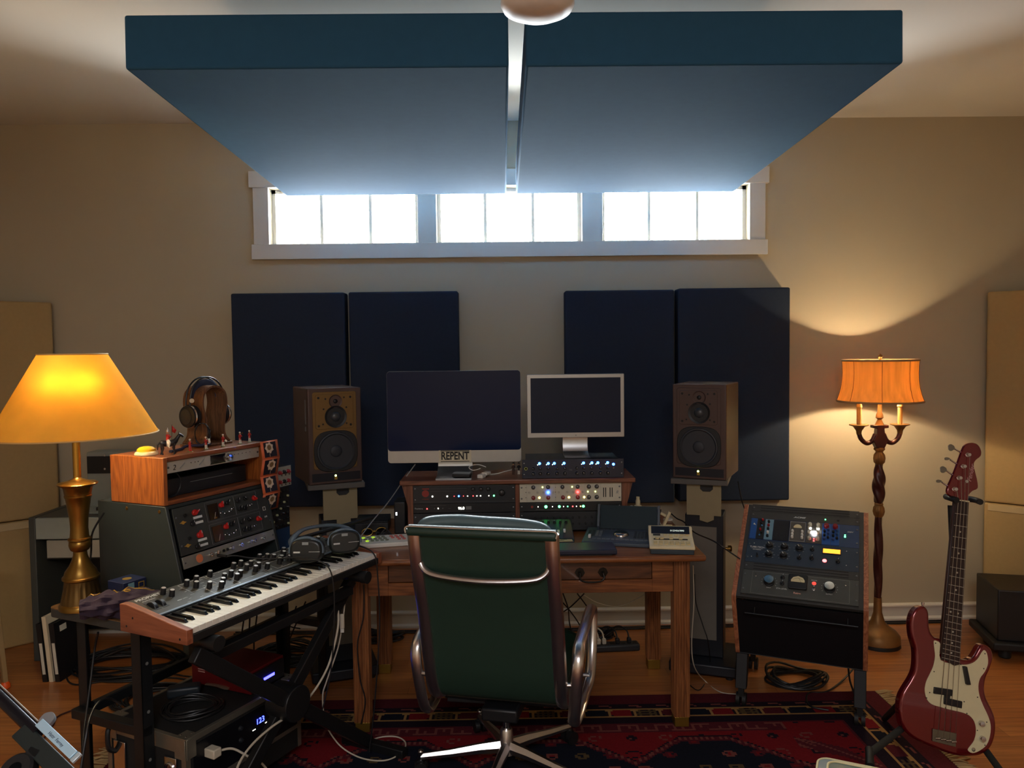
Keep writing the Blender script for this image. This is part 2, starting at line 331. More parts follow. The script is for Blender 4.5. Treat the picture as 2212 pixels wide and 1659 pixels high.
# corner bass traps: tall diagonal fabric boxes
def trap(sx, lab1, lab2):
    e = at(112 if sx < 0 else 2139, 900, 4.46); ang = 42 if sx < 0 else -42
    lo = thing('corner_bass_trap', lab2, 'bass trap', (e.x, 4.505, 0), rz=ang)
    up_ = thing('corner_bass_trap', lab1, 'bass trap', (e.x, 4.505, .72), rz=ang)
    for o, h in ((lo, .715), (up_, 1.24)):
        x0, x1 = (-.62, 0) if sx < 0 else (0, .62)
        b = MB(); b.b2(x0, x1, 0, .05, .0, h); b.build('fabric_box', TAN, o, bevel=.012, seg=3)
        MB().b2(x0+.02, x1-.02, -.004, .004, h-.045, h-.006).build('top_band', TAN2, o, bevel=.002) if o is lo else None
trap(-1, 'tall tan fabric corner panel behind the yellow table lamp, upper of its pair', 'lower tan fabric corner panel behind the grey tape machine')
trap(1, 'tall tan fabric corner panel behind the bass guitar headstock, upper of its pair', 'lower tan fabric corner panel behind the bass guitar neck')
# black speaker boxes on the floor by the corners
p = at(2148, 1345, 4.02)
o = thing('subwoofer', 'black box on a low dark stand at the right edge of the room', 'speaker', (p.x+.2, 4.05, 0), rz=-14)
MB().b2(-.2, .3, -.16, .16, .10, .37).build('cabinet', BLK, o, bevel=.006)
b = MB(); b.b2(-.23, .33, -.2, .18, .06, .1); b.cyl((-.15, -.12, 0), (-.15, -.12, .06), .03).cyl((.25, -.12, 0), (.25, -.12, .06), .03).cyl((-.15, .1, 0), (-.15, .1, .06), .03).cyl((.25, .1, 0), (.25, .1, .06), .03); b.build('base', RUB, o, bevel=.008)
o = thing('subwoofer', 'black box standing on the floor left of the grey tape machine', 'speaker', (-2.93, 3.85, 0), rz=20)
MB().b2(-.22, .22, -.16, .16, .02, .46).build('cabinet', BLK, o, bevel=.006); MB().cyl((0, -.161, .24), (0, -.166, .24), .13).build('grille', RUB, o)
b = MB()
for x in (-.16, .16):
    for y in (-.1, .1): b.cyl((x, y, 0), (x, y, .02), .02)
b.build('feet', RUB, o)
# pendant bowl
p = at(1161, 20, 1.95)
o = thing('pendant_lamp', 'unlit white glass bowl lamp hanging in front of the cloud panels', 'lamp', (p.x, p.y, at(1161, 38, 1.95).z))
MB().lathe([(.001, -.0), (.03, .001), (.06, .006), (.085, .018), (.092, .032), (.09, .045), (.05, .055), (.012, .058)], 40).build('glass_bowl', mat('opal_glass', (232, 232, 226), .5), o)
MB().cyl((0, 0, .055), (0, 0, CZ-o.location.z-.02), .006).build('rod', CHROME, o); MB().lathe([(.05, CZ-o.location.z-.025), (.05, CZ-o.location.z)], 24).build('canopy', CHROME, o)
# ================= desk =================
def WB(o):
    b = MB(); b.T = (Matrix.Translation(o.location) @ o.rotation_euler.to_matrix().to_4x4()).inverted(); return b
DKZ = .78; DY0, DY1 = 3.20, 4.02; dx0, dx1 = at(722, 1205, DY0).x, at(1527, 1205, DY0).x
desk = thing('desk', 'oak writing desk with fluted square legs and a drawer, in the middle of the room', 'desk', ((dx0+dx1)/2, 3.6, 0))
WB(desk).b2(dx0, dx1, DY0, DY1, DKZ-.028, DKZ).build('desktop', OAKX, desk, bevel=.012, seg=4)
ly0 = 3.27; lxs = (at(760, 1300, ly0).x, at(1490, 1300, ly0).x-.068)
for lx, side in ((lxs[0], 0), (lxs[1], 1)):
    for yy in (ly0, 3.89):
        b = WB(desk); n = 6; W_ = .068; pts = []
        poly = []
        def edge(p, q):
            p = Vector(p); q = Vector(q); d = q-p; nrm = Vector((d.y, -d.x)).normalized()
            poly.append(p)
            for i in range(n):
                for t, dd in ((.16, 0), (.3, -.0035), (.7, -.0035), (.84, 0)):
                    poly.append(p+d*((i+t)/n)+nrm*dd)
        edge((lx, yy), (lx+W_, yy)); edge((lx+W_, yy), (lx+W_, yy+W_)); edge((lx+W_, yy+W_), (lx, yy+W_)); edge((lx, yy+W_), (lx, yy))
        b.prz([(p.x, p.y) for p in poly], .05, DKZ-.028); lg = b.build('leg', OAKZ, desk)
        WB(desk).b2(lx+.003, lx+W_-.003, yy+.003, yy+W_-.003, .007 if yy < 3.5 else .0005, .05).build('brass_foot', mat('foot_brass', (150, 118, 48), .4, .8), lg, bevel=.002)
ax0, ax1 = lxs[0]+.068, lxs[1]; az1 = DKZ-.028; az0 = at(1300, 1280, 3.285).z
d0, d1 = at(838, 1240, 3.285).x, at(1409, 1240, 3.285).x; dz0 = at(1300, 1253, 3.285).z
b = WB(desk); b.b2(ax0, d0, 3.285, 3.305, az0, az1).b2(d1, ax1, 3.285, 3.305, az0, az1).b2(d0, d1, 3.285, 3.305, az0, dz0); b.build('front_apron', OAKX, desk, bevel=.001)
for nm, x in (('side_apron', lxs[0]+.01), ('side_apron', lxs[1]+.038)): WB(desk).b2(x, x+.02, ly0+.068, 3.89, az0, az1).build(nm, OAKY, desk)
WB(desk).b2(ax0, ax1, 3.93, 3.95, az0, az1).build('back_apron', OAKX, desk)
DRW = wood('drawer_oak', (62, 36, 24), (112, 68, 42), 'x', 12)
dr = WB(desk).b2(d0+.002, d1-.002, 3.29, 3.62, dz0+.003, az1-.003).build('drawer', DRW, desk, bevel=.001)
IRON = mat('bronze_pull', (40, 36, 30), .4, .7)
for cx_ in (at(1278, 1238, 3.28).x, at(945, 1240, 3.28).x):
    hz = at(1278, 1238, 3.28).z; b = WB(desk)
    for s in (-1, 1):
        b.prism([(cx_+s*.05+x, hz+z) for x, z in ((-.022, 0), (-.014, .016), (0, .022), (.014, .016), (.022, 0), (.012, -.016), (0, -.022), (-.012, -.016))], 3.291, 3.286)
        b.cyl((cx_+s*.05, 3.287, hz), (cx_+s*.05, 3.268, hz), .006)
    b.tube(spline([(cx_-.05, 3.27, hz), (cx_-.052, 3.262, hz-.018), (cx_-.035, 3.258, hz-.03), (cx_, 3.256, hz-.033), (cx_+.035, 3.258, hz-.03), (cx_+.052, 3.262, hz-.018), (cx_+.05, 3.27, hz)]), .004)
    b.build('drawer_pull', IRON, dr)
# ================= hutch =================
HZ = 1.045; HY0, HY1 = 3.60, 3.90
hx0, hx1 = at(863, 1038, HY0).x, at(1373, 1033, HY0).x
hut = thing('desk_hutch', 'dark oak rack shelf standing on the back of the desk, carrying two screens', 'shelf', ((hx0+hx1)/2, 3.7, DKZ))
HOX = wood('hutch_oak', (84, 46, 34), (140, 86, 62), 'x'); HOZ = wood('hutch_oak_z', (84, 46, 34), (138, 84, 60), 'z')
WB(hut).b2(hx0, hx1, HY0, HY1, HZ-.022, HZ).build('top_board', HOX, hut, bevel=.004, seg=3)
xi = [at(p, 1060, 3.62).x for p in (880, 892, 1113, 1122, 1343, 1355)]
for nm, a, c in (('side_board', xi[0], xi[1]), ('divider', xi[2], xi[3]), ('side_board', xi[4], xi[5])): WB(hut).b2(a, c, 3.62, HY1-.01, DKZ, HZ-.022).build(nm, HOZ, hut, bevel=.001)
b = WB(hut); b.prism([(xi[0], HZ-.022), (xi[0]-.028, HZ-.022), (xi[0], HZ-.13)], 3.63, 3.66); b.build('bracket', HOZ, hut)
b = WB(hut); b.prism([(xi[5], HZ-.022), (xi[5], HZ-.13), (xi[5]+.028, HZ-.022)], 3.63, 3.66); b.build('bracket', HOZ, hut)
U = .0445
SCREW = mat('rack_screw', (120, 122, 124), .35, .9)
def rack_unit(name, label, loc, hu, face, rz=0, rx=0, depth=.25, w=.4826, group=None, body=None, cat='audio device'):
    o = thing(name, label, cat, loc, rz=rz, rx=rx, group=group); h = hu*U-.001
    MB().b2(-w/2+.022, w/2-.022, .003, depth, .001, h-.001).build('chassis', body or DKP, o)
    MB().b2(-w/2, w/2, -.003, .003, 0, h).build('faceplate', face, o, bevel=.0006)
    for x in (-w/2+.009, w/2-.009):
        for z in ((.2*h, .8*h) if hu > 1 else (.5*h,)): knob(o, x, z, .0042, .002, SCREW, -.003, 'disc', name='rack_screw')
    return o
L_W = glow('led_white', (255, 250, 225), 7); L_A = glow('led_amber', (255, 190, 90), 7); L_B = glow('led_blue', (40, 110, 255), 14); L_G = glow('led_green', (60, 240, 110), 7); L_R = glow('led_red', (255, 50, 50), 6); L_Y = glow('led_yellow', (250, 220, 110), 3); L_Y2 = glow('led_lime', (215, 235, 120), 2.5)
def led(o, x, z, r, m, y=-.003): return knob(o, x, z, r, .002, m, y, 'disc')
bx = (xi[1]+xi[2])/2; cx = (xi[3]+xi[4])/2
# left bay: 2U black unit with red emblem
zt = HZ-.024
o = rack_unit('rack_preamp', 'black rack unit with red emblem and lit lamp row, left hutch bay', (bx, 3.625, zt-2*U), 2, DKP)
def lx_(px): return at(px, 1070, 3.62).x-bx
def lz_(py, z0): return at(1000, py, 3.62).z-z0
z0 = zt-2*U
RDP = mat('red_print', (150, 52, 44), .6)
b = MB(); b.b2(lx_(906), lx_(1099), -.0036, -.003, .008, .0085).b2(lx_(906), lx_(1099), -.0036, -.003, .082, .0825).b2(lx_(929), lx_(1008), -.0036, -.003, .070, .0706).b2(lx_(929), lx_(1008), -.0036, -.003, .058, .0584); b.build('panel_lines', GREYP, o)
b = MB(); b.lathe([(.017, 0), (.017, .0005)], 20, (lx_(919), -.003, .048), (0, -1, 0)).b2(lx_(912), lx_(927), -.0037, -.003, .068, .073); b.build('emblem', RDP, o); text('A-SERIES', .008, RDP, o, (lx_(919), -.0034, .021))
for px, m, r in ((934, L_W, .0035), (966, L_W, .0035), (981, L_R, .0018), (991, L_B, .0038), (1001, L_R, .0018), (1010, L_W, .002), (1022, L_R, .0022), (1030, L_W, .002), (1038, L_W, .0024), (1056, L_W, .002), (1067, L_G, .004)): led(o, lx_(px), .034, r, m)
for px in (1022, 1039, 1055): knob(o, lx_(px), .066, .009, .010, BLK, -.003, cap=GREYP, ang=20*((px % 5)-2))
knob(o, lx_(1084), .048, .014, .014, BLK, -.003, cap=GREYP, ang=-20)
o = rack_unit('rack_converter', 'black rack converter reading 96.0, second unit in the left bay of the hutch', (bx, 3.625, z0-U), 1, BLK)
text('96.0', .017, L_W, o, (lx_(996), -.0034, .020), name='display_digits'); text('MASTER 96', .007, PRINT, o, (lx_(905), -.0034, .020)); led(o, lx_(922), .020, .0028, L_R); led(o, lx_(946), .021, .0026, L_W)
for px in (938, 956): led(o, lx_(px), .021, .0024, GREYP)
b = MB(); b.b2(lx_(1006), lx_(1018), -.0037, -.003, .014, .030).b2(lx_(930), lx_(963), -.0036, -.003, .036, .0366).b2(lx_(968), lx_(974), -.0036, -.003, .020, .021); b.build('label_patch', GREYP, o)
o = rack_unit('rack_interface', 'black rack unit with faint ventilation marks, lowest in the left bay of the hutch', (bx, 3.625, z0-3*U-.002), 2, DKP)
MB().b2(-.18, -.12, -.0036, -.003, .07, .071).b2(-.10, .10, -.0036, -.003, .05, .0506).build('panel_lines', GREYP, o)
for x in (-.06, .0, .05, .1): knob(o, x, .03, .007, .008, BLK, -.003, cap=GREYP, ang=x*300)
# right bay: silver 2U EQ
o = rack_unit('rack_equaliser', 'cream faced rack equaliser with red and blue lit knobs, right hutch bay', (cx, 3.625, zt-2*U), 2, CREAM)
def rx_(px): return at(px, 1060, 3.62).x-cx
KG = mat('grey_knob', (66, 66, 68), .4); KR = mat('red_knob', (140, 30, 38), .4)
for px in (1152, 1184, 1215, 1248): knob(o, rx_(px), .071, .0085, .012, KG, -.003, cap=PRINT, ang=(px*7) % 90-45)
for px in (1152, 1184, 1216, 1248): knob(o, rx_(px), .021, .0085, .012, KR, -.003, cap=PRINT, ang=(px*5) % 90-45)
for px in (1272, 1289):
    for z in (.071, .021): knob(o, rx_(px), z, .0088, .012, KG, -.003, cap=PRINT, ang=px % 60)
for px in (1143, 1161, 1174, 1195, 1207, 1225, 1238, 1258):
    b = 0; knob(o, rx_(px), .046, .0062, .003, mat('clear_ring', (188, 184, 170), .3), -.003, 'jack', name='push_button')
led(o, rx_(1184), .046, .0058, L_B, -.006); led(o, rx_(1248), .046, .0055, L_R, -.006)
for px, z in ((1172, .071), (1236, .071), (1270, .047), (1286, .047)): led(o, rx_(px), z, .0035, L_Y2)
for px in (1165, 1229, 1262): led(o, rx_(px), .021, .005, L_Y)
b = MB(); [b.b2(rx_(p)-.0022, rx_(p)+.0022, -.0034, -.003, .02, .065) for p in (1304, 1308.5, 1318, 1322.5)]; b.build('meter_slots', INK, o)
b = MB(); [b.b2(rx_(p)-.0003, rx_(p)+.0003, -.0034, -.003, .004, .084) for p in (1138, 1200, 1264, 1298)]; b.build('panel_lines', GREYP, o); text('R', .02, GREYP, o, (rx_(1333), -.0034, .042), shear=.3)
for px in (1136, 1200): [led(o, rx_(px), z, .0018, INK) for z in (.07, .047, .022)]
zc = zt-2*U
o = rack_unit('rack_compressor', 'black rack unit with bright green lamps, below the cream equaliser', (cx, 3.625, zc-U), 1, BLK)
for px, m, r in ((1162, L_W, .002), (1179, L_G, .007), (1193, L_W, .002), (1208, L_G, .006), (1217, L_W, .002), (1226, L_G, .003), (1237, L_R, .003), (1245, L_W, .002), (1254, L_Y, .003), (1260, L_G, .006), (1298, L_W, .0028), (1307, L_A, .0028)): led(o, rx_(px), .022, r, m)
b = MB(); b.b2(rx_(1157), rx_(1187), -.0036, -.003, .008, .009).b2(rx_(1157), rx_(1187), -.0036, -.003, .036, .037).b2(rx_(1189), rx_(1230), -.0036, -.003, .008, .009).b2(rx_(1189), rx_(1230), -.0036, -.003, .036, .037); b.build('panel_lines', GREYP, o)
b = MB().lathe([(.006, 0), (.006, .0005)], 14, (rx_(1149), -.003, .022), (0, -1, 0)).build('emblem', RDP, o)
o = rack_unit('rack_patchbay', 'dark rack unit lowest in the right bay of the hutch', (cx, 3.625, zc-3*U-.002), 2, DKP)
for k in range(12): knob(o, -.17+k*.03, .06, .006, .004, BLK, -.003, 'jack')
for k in range(12): knob(o, -.17+k*.03, .03, .006, .004, BLK, -.003, 'jack')
# EQ with blue knobs on the hutch
ex0, ex1 = at(1128, 1010, 3.625).x, at(1347, 1010, 3.625).x; ecx = (ex0+ex1)/2
o = rack_unit('rack_equaliser', 'navy rack equaliser with glowing blue lamps standing on top of the hutch', (ecx, 3.625, HZ+.001), 2, mat('navy_panel', (32, 38, 56), .4), depth=.22, w=ex1-ex0)
def ex_(px): return at(px, 1010, 3.625).x-ecx
for i, px in enumerate((1165, 1184, 1197, 1218, 1260, 1278, 1291, 1312)): led(o, ex_(px)+.001, .070, .006, L_B); led(o, ex_(px)-.008, .064, .0016, L_W)
led(o, ex_(1325), .062, .006, L_B)
for i, px in enumerate((1152, 1167, 1184, 1203, 1220, 1246, 1261, 1278, 1297, 1313)):
    knob(o, ex_(px), .046, .0062, .010, BLK, -.003, cap=PRINT, ang=(i*37) % 120-60)
    knob(o, ex_(px), .022, .0075, .012, BLK, -.003, cap=PRINT, ang=(i*53) % 140-70)
    ring = MB(); ring.tube([(ex_(px)+.0115*math.cos(t*.45-.6), -.0035, .022+.0115*math.sin(t*.45-.6)) for t in range(10)], .0003, 4); ring.build('knob_scale', GREYP, o)
knob(o, ex_(1325), .045, .004, .012, CHROME, -.003, 'bat')
b = MB(); b.lathe([(.0075, 0), (.0075, .0006), (.005, .0006), (.005, 0)], 18, (ex_(1136), -.003, .046), (0, -1, 0)); b.build('emblem', mat('lime_print', (170, 180, 90), .5), o); text('EQ', .010, GREYP, o, (ex_(1233), -.0034, .038))
# ================= desktop computer =================
cw = .65; ca = at(981, 900, 3.74)
zt_ = at(981, 801, 3.74).z; zb_ = at(981, 999, 3.74).z; zch = at(981, 973, 3.74).z
imac = thing('desktop_computer', 'large silver all-in-one computer with a dark screen and a REPENT sticker', 'computer', (ca.x, 3.74, HZ), rx=0)
b = MB(); pr = []; H0, H1 = zb_-HZ, zt_-HZ
def rrect(x0, x1, z0, z1, r, n=6, rb=None):
    pts = []
    for cx0, cz0, a0, q in ((x1-r, z1-r, 0, r), (x0+r, z1-r, 90, r), (x0+r, z0+r, 180, r), (x1-r, z0+r, 270, r)):
        for i in range(n+1): a = R(a0+90*i/n); pts.append((cx0+q*math.cos(a), cz0+q*math.sin(a)))
    return pts
b.prism(rrect(-cw/2, cw/2, H0, H1, .016), 0, .012); b.build('case', mat('computer_aluminium', (186, 184, 178), .35, .35), imac, bevel=.001)
b = MB(); b.grid(lambda u, v: Vector(((u-.5)*(cw-.02), .0118+.036*(1-(2*u-1)**2)*(1-(2*v-1)**2), H0+.01+v*(H1-H0-.02))), 16, 12); b.build('back_shell', ALU, imac)
b = MB(); b.prism(rrect(-cw/2+.001, cw/2-.001, zch-HZ, H1-.001, .015), -.0015, 0); b.build('screen', mat('dead_screen', (14, 28, 66), .12, var=.02, spec=.2), imac)
b = MB(); b.prism([(-.0845, H0-.0), (.0845, H0), (.0845, H0+.03), (-.0845, H0+.03)], .008, .02)
prof = [(.02, H0+.03), (.045, .09), (.04, .04), (-.04, .010), (-.12, .006), (-.12, .0), (-.04, .002), (.05, .0), (.09, .0), (.095, .05), (.05, H0+.05)]
n_ = len(prof); b = MB(); xs = .085
b.prx(prof, -xs, xs); b.build('stand', ALU, imac, bevel=.001)
s0, s1 = at(948, 985, 3.74).x-ca.x, at(1018, 985, 3.74).x-ca.x; zz0, zz1 = at(981, 997.5, 3.74).z-HZ, at(981, 972.5, 3.74).z-HZ
st = MB().b2(s0, s1, -.0022, -.0016, zz0, zz1).build('sticker', mat('sticker_paper', (214, 206, 180), .7), imac)
t0, t1 = at(952, 985, 3.74).x-ca.x, at(1014, 985, 3.74).x-ca.x
MB().b2(t0, t1, -.0026, -.0022, zz1-.005, zz1-.001).b2(t0, t1, -.0026, -.0022, zz0+.001, zz0+.004).build('sticker_bars', INK, st)
text('REPENT', .053, INK, st, ((t0+t1)/2, -.0026, (zz0+zz1)/2-.0005), sx=.74, bold=.0016)
# items on hutch
o = thing('card_box', 'small flat dark box lying on the foot of the computer stand', 'box', (at(998, 1022, 3.66).x, 3.655, HZ+.0105), rz=-8)
MB().b2(-.042, .042, -.03, .03, 0, .012).build('box_base', STEEL, o, bevel=.002); MB().b2(-.042, .042, -.03, .03, .0122, .017).build('lid', mat('lid_grey', (96, 104, 106), .4, .3), o, bevel=.002)
o = thing('usb_hub', 'white cube charger with a thin cable, right of the computer stand', 'charger', (at(1040, 1022, 3.66).x, 3.66, HZ), rz=-25)
MB().b2(-.014, .014, -.02, .02, 0, .018).build('plug_body', WHITE, o, bevel=.003); MB().b2(-.012, .016, .022, .07, .008, .022).build('connector', WHITE, o, bevel=.003)
tag(MB().tube(spline([at(1038, 1012, 3.68), at(1022, 1016, 3.69), at(1013, 1010, 3.70), at(1020, 1005, 3.71), at(1035, 1004, 3.71), at(1050, 1009, 3.69)]), .002).build('white_cable', WHITE), 'thin white looped cable beside the computer stand', 'cable')
q = [onz(1056, 1025, HZ+.003), onz(1075, 1023, HZ+.003), onz(1093, 1018, HZ+.003), onz(1105, 1015, HZ+.003)]
tag(MB().tube(spline(q), .0022).build('white_cable', WHITE), 'short white cable lying straight toward the two toy soldiers on the hutch', 'cable')
# ---- silver monitor ----
mx_ = at(1243.5, 870, 3.74); MW = 211/F*3.74; EQT = HZ+2*U
mon = thing('monitor', 'small silver framed flat monitor with dark screen on a curved aluminium foot', 'monitor', (mx_.x, 3.74, EQT))
z1_, z0_ = at(1243, 808, 3.74).z-EQT, at(1247, 945, 3.74).z-EQT
b = MB(); b.prism(rrect(-MW/2, MW/2, z0_, z1_, .004, 3), 0, .025)
b.build('frame', mat('monitor_silver', (176, 176, 176), .3, .7), mon, bevel=.002)
MB().b2(-MW/2+.018, MW/2-.018, -.0012, .0005, z0_+.024, z1_-.018).build('screen', mat('dead_screen2', (26, 36, 60), .3, spec=.2), mon)
MB().lathe([(.003, 0), (.003, .001)], 12, (0, -.0005, z0_+.011), (0, -1, 0)).build('emblem', GREYP, mon)
prof = [(.025, z0_+.06), (.045, .10), (.05, .05), (.035, .018), (.0, .006), (-.075, .004), (-.085, .001), (0, .001), (.05, .004), (.062, .05), (.056, .11), (.03, z0_+.08)]
MB().prx(prof, -.062, .062).build('stand', ALU, mon, bevel=.001)
# toy soldiers builder (cast figures)
SKIN = mat('toy_skin', (200, 150, 110), .5); TR = mat('toy_red', (178, 40, 32), .45); TW = mat('toy_white', (228, 222, 205), .5); TB = mat('toy_black', (24, 24, 28), .4); TGN = mat('toy_green', (50, 110, 60), .5); TDB = mat('toy_brown', (70, 46, 38), .5)
def soldier(label, loc, rz, coat=TR, legs=TW, hat='turban', item=None, base=True, h=.052, group='toy soldiers on the oak cabinet'):
    o = thing('toy_soldier', label, 'toy soldier', loc, rz=rz, group=group); k = h/.052
    S = Matrix.Diagonal((k, k, k, 1))
    def B(): b = MB(); b.T = S; return b
    if base: B().lathe([(.010, 0), (.010, .001), (.0095, .0014)], 16).build('base', TGN, o)
    z = .0014 if base else 0
    b = B(); b.tube([(-.0028, 0, z), (-.003, 0, z+.011), (-.0018, 0, z+.021)], [.0019, .0022, .0028], 8); b.tube([(.0028, -.0015, z), (.003, -.001, z+.011), (.0018, 0, z+.021)], [.0019, .0022, .0028], 8); b.b2(-.0048, -.001, -.005, .001, z, z+.0025).b2(.001, .0048, -.006, 0, z, z+.0025); b.build('legs', legs, o)
    b = B(); b.tube([(0, .0005, z+.016), (0, .0005, z+.022), (0, 0, z+.030), (0, 0, z+.036), (0, 0, z+.038)], [.0052, .0042, .0045, .005, .003], 12)
    for s in (-1, 1):
        e = (s*.008, -.002, z+.028); hnd = (s*.003, -.008, z+.031) if item else (s*.0065, -.003, z+.021)
        b.tube([(s*.0045, 0, z+.0355), e, hnd], [.0019, .0017, .0013], 8)
    b.build('coat', coat, o)
    b = B(); b.sph((0, -.0002, z+.0425), .0034, 12, (1, 1, 1.15)); b.sph((0, -.0036, z+.042), .0008, 6); b.build('head', SKIN, o)
    b = B()
    if hat == 'turban': b.sph((0, .0006, z+.0458), .0040, 12, (1, 1, .75)); b.sph((0, .0035, z+.0445), .0018, 8)
    elif hat == 'helmet': b.lathe([(.0046, z+.0445), (.0042, z+.047), (.002, z+.050), (.0007, z+.056), (.0, z+.0575)], 12)
    else: b.lathe([(.0068, z+.0448), (.0068, z+.0456), (.0036, z+.046), (.0034, z+.051), (.001, z+.0516)], 14)
    b.build('hat', TB if hat == 'brim' else TW, o)
    if item == 'bugle': b = B(); b.tube([(0, -.004, z+.041), (.001, -.012, z+.043)], [.0006, .0012], 8); b.lathe([(.0012, 0), (.0034, .004)], 12, (.001, -.012, z+.043), (.1, -1, .2)); b.build('bugle', BRASS, o)
    if item == 'drum': b = B(); b.lathe([(.001, -.0035), (.0095, -.0035), (.0095, .0035), (.001, .0035)], 20, (.008, -.010, z+.031), (.8, -.5, .1)); b.build('drum', TW, o)
    if item == 'small_drum': b = B(); b.lathe([(.001, 0), (.0055, 0), (.0055, .007), (.001, .007)], 16, (.006, -.008, z+.018), (.5, -.2, .8)); b.build('drum', TW, o)
    if item == 'rifle': B().tube([(.0035, -.009, z+.016), (.0035, -.008, z+.055)], .0007, 6).build('rifle', TB, o)
    if item == 'pipes': b = B(); b.tube([(.003, -.006, z+.034), (.009, -.003, z+.050)], .0009, 6); b.sph((.003, -.006, z+.032), .0035, 10); b.build('bagpipes', TB, o)
    return o
q = onz(1109, 1025, HZ); soldier('brown toy soldier with a brimmed hat on the hutch beside the blue lit equaliser', (q.x, q.y, HZ), 10, coat=TDB, legs=TDB, hat='brim', item='rifle', base=False, h=.062, group='toy soldiers on the hutch')
q = onz(1121, 1024, HZ); soldier('toy soldier with white trousers on the hutch, touching the blue lit equaliser', (q.x, q.y, HZ), -10, coat=TB, legs=TW, hat='brim', item='rifle', base=False, h=.060, group='toy soldiers on the hutch')
# ================= things on the desk top =================
def dp(px, py, dz=0): q = onz(px, py, DKZ+dz); return Vector((q.x, q.y, DKZ+dz))
q = dp(1258, 1207)
o = thing('closed_keyboard_tray', 'flat dark blue slab lying along the front edge of the desk', 'keyboard', ((dp(1150, 1205).x+dp(1337, 1205).x)/2, 3.275, DKZ))
kw = (dp(1337, 1207).x-dp(1030, 1205).x); o.location.x = dp(1337, 1207).x-kw/2
MB().b2(-kw/2, kw/2, -.06, .075, .006, .026).build('slab', mat('navy_slab', (28, 36, 58), .4), o, bevel=.004, seg=3); MB().b2(-kw/2+.02, kw/2-.02, -.05, .07, 0, .006).build('base', RUB, o)
q = dp(1204, 1178)
o = thing('postcard', 'small printed card with a yellow and black picture on the desk', 'card', (q.x, q.y+.01, DKZ+.022), rz=4)
b = MB(); b.b2(-.065, .065, -.035, .035, 0, .003); b.build('card', mat('card_paper', (206, 190, 140), .6), o)
b = MB(); rnd = random.Random(3)
for k in range(14): x = rnd.uniform(-.055, .03); y = rnd.uniform(-.03, .015); b.b2(x, x+rnd.uniform(.006, .022), y, y+rnd.uniform(.004, .012), .003, .0034)
b.build('picture', mat('card_print', (92, 82, 66), .6), o)
o2 = thing('notebook', 'thin dark notebook lying under the printed card on the desk', 'notebook', (q.x-.01, q.y+.012, DKZ), rz=4); MB().b2(-.085, .08, -.045, .05, 0, .021).build('cover', mat('dark_cover', (38, 42, 48), .5), o2, bevel=.002)
# small mixer behind chair
q = dp(1185, 1165); TEALP = mat('teal_dark_plastic', (28, 58, 64), .45)
o = thing('mini_mixer', 'small dark teal mixer with white fader caps, right of the chair back', 'mixer', (q.x-.01, 3.50, DKZ), rx=0)
b = MB(); b.prx([(-.09, 0), (.09, 0), (.09, .075), (-.09, .025)], -.12, .12); b.build('body', TEALP, o, bevel=.004)
tl = math.atan2(.05, .18)
pn = bpy.data.objects.new('control_panel', MB().b2(-.115, .115, -.09, .09, 0, .001).build('control_panel', DKP, o).data); bpy.data.objects.remove(pn)
cp = [c for c in o.children if c.name.startswith('control_panel')][0]; cp.location = (0, 0, .0515); cp.rotation_euler = (tl, 0, 0)
for k in range(8):
    x = -.095+k*.027
    knob(cp, x, 0, .006, .012, BLK, 0, cap=PRINT); c = cp.children[-1] if False else None
for c in list(cp.children): c.rotation_euler = (R(-90), 0, 0); c.location = (c.location.x, .055, .001)
for k in range(6):
    s = MB().b2(-.005, .005, -.009, .009, 0, .011).build('fader_cap', WHITE, cp, bevel=.0015) if k == 0 else share(s, cp); s.location = (-.06+k*.028, -.045+.008*(k % 3), .001)
b = MB(); [b.b2(-.0612+k*.028, -.0588+k*.028, -.065, .01, .001, .0014) for k in range(6)]; b.build('fader_slots', INK, cp)
# control surface with jog wheel
SLATE = mat('slate_plastic', (66, 76, 88), .45); SLD = mat('slate_dark', (40, 46, 54), .5)
qa, qb, qc, qd = dp(1237, 1172), dp(1410, 1190), dp(1262, 1138), dp(1436, 1140)
cc = (qa+qb+qc+qd)/4; wd = (qb-qa).length; rzz = -14; wd *= .93
o = thing('control_surface', 'slate grey mixing control surface with a silver jog wheel on the right of the desk', 'control surface', (cc.x+.005, 3.465, DKZ), rz=rzz)
dh = .215
b = MB(); b.prx([(-dh/2, 0), (dh/2, 0), (dh/2, .034), (-dh/2, .016)], -wd/2, wd/2); b.build('body', SLATE, o, bevel=.004)
tl = math.atan2(.018, dh)
cp = MB().b2(-wd/2+.01, wd/2-.01, -dh/2+.008, dh/2-.008, 0, .0012).build('control_panel', SLATE, o); cp.location = (0, 0, .0255); cp.rotation_euler = (tl, 0, 0)
MB().lathe([(.036, 0), (.036, .004), (.031, .012), (.027, .014), (.001, .0135)], 40, (-.005, .0, .0012)).build('jog_wheel', CHROME, cp)
KEYM = mat('key_grey', (98, 104, 112), .5)
def keygrid(x0, y0, nx, ny, dx, dy, sx, sy, m):
    b = MB()
    for i in range(nx):
        for j in range(ny): b.box((x0+i*dx, y0+j*dy, .0025), (sx, sy, .003))
    b.build('button_block', m, cp)
keygrid(-.15, -.02, 2, 6, .016, .013, .012, .008, SLD); keygrid(-.115, -.02, 2, 6, .016, .013, .012, .008, KEYM); keygrid(.06, -.03, 4, 7, .016, .013, .012, .008, SLD); keygrid(.135, -.015, 2, 5, .016, .013, .012, .008, KEYM); keygrid(-.12, -.062, 12, 1, .021, .02, .017, .012, KEYM)
keygrid(-.1, .075, 5, 1, .018, .02, .013, .008, SLD)
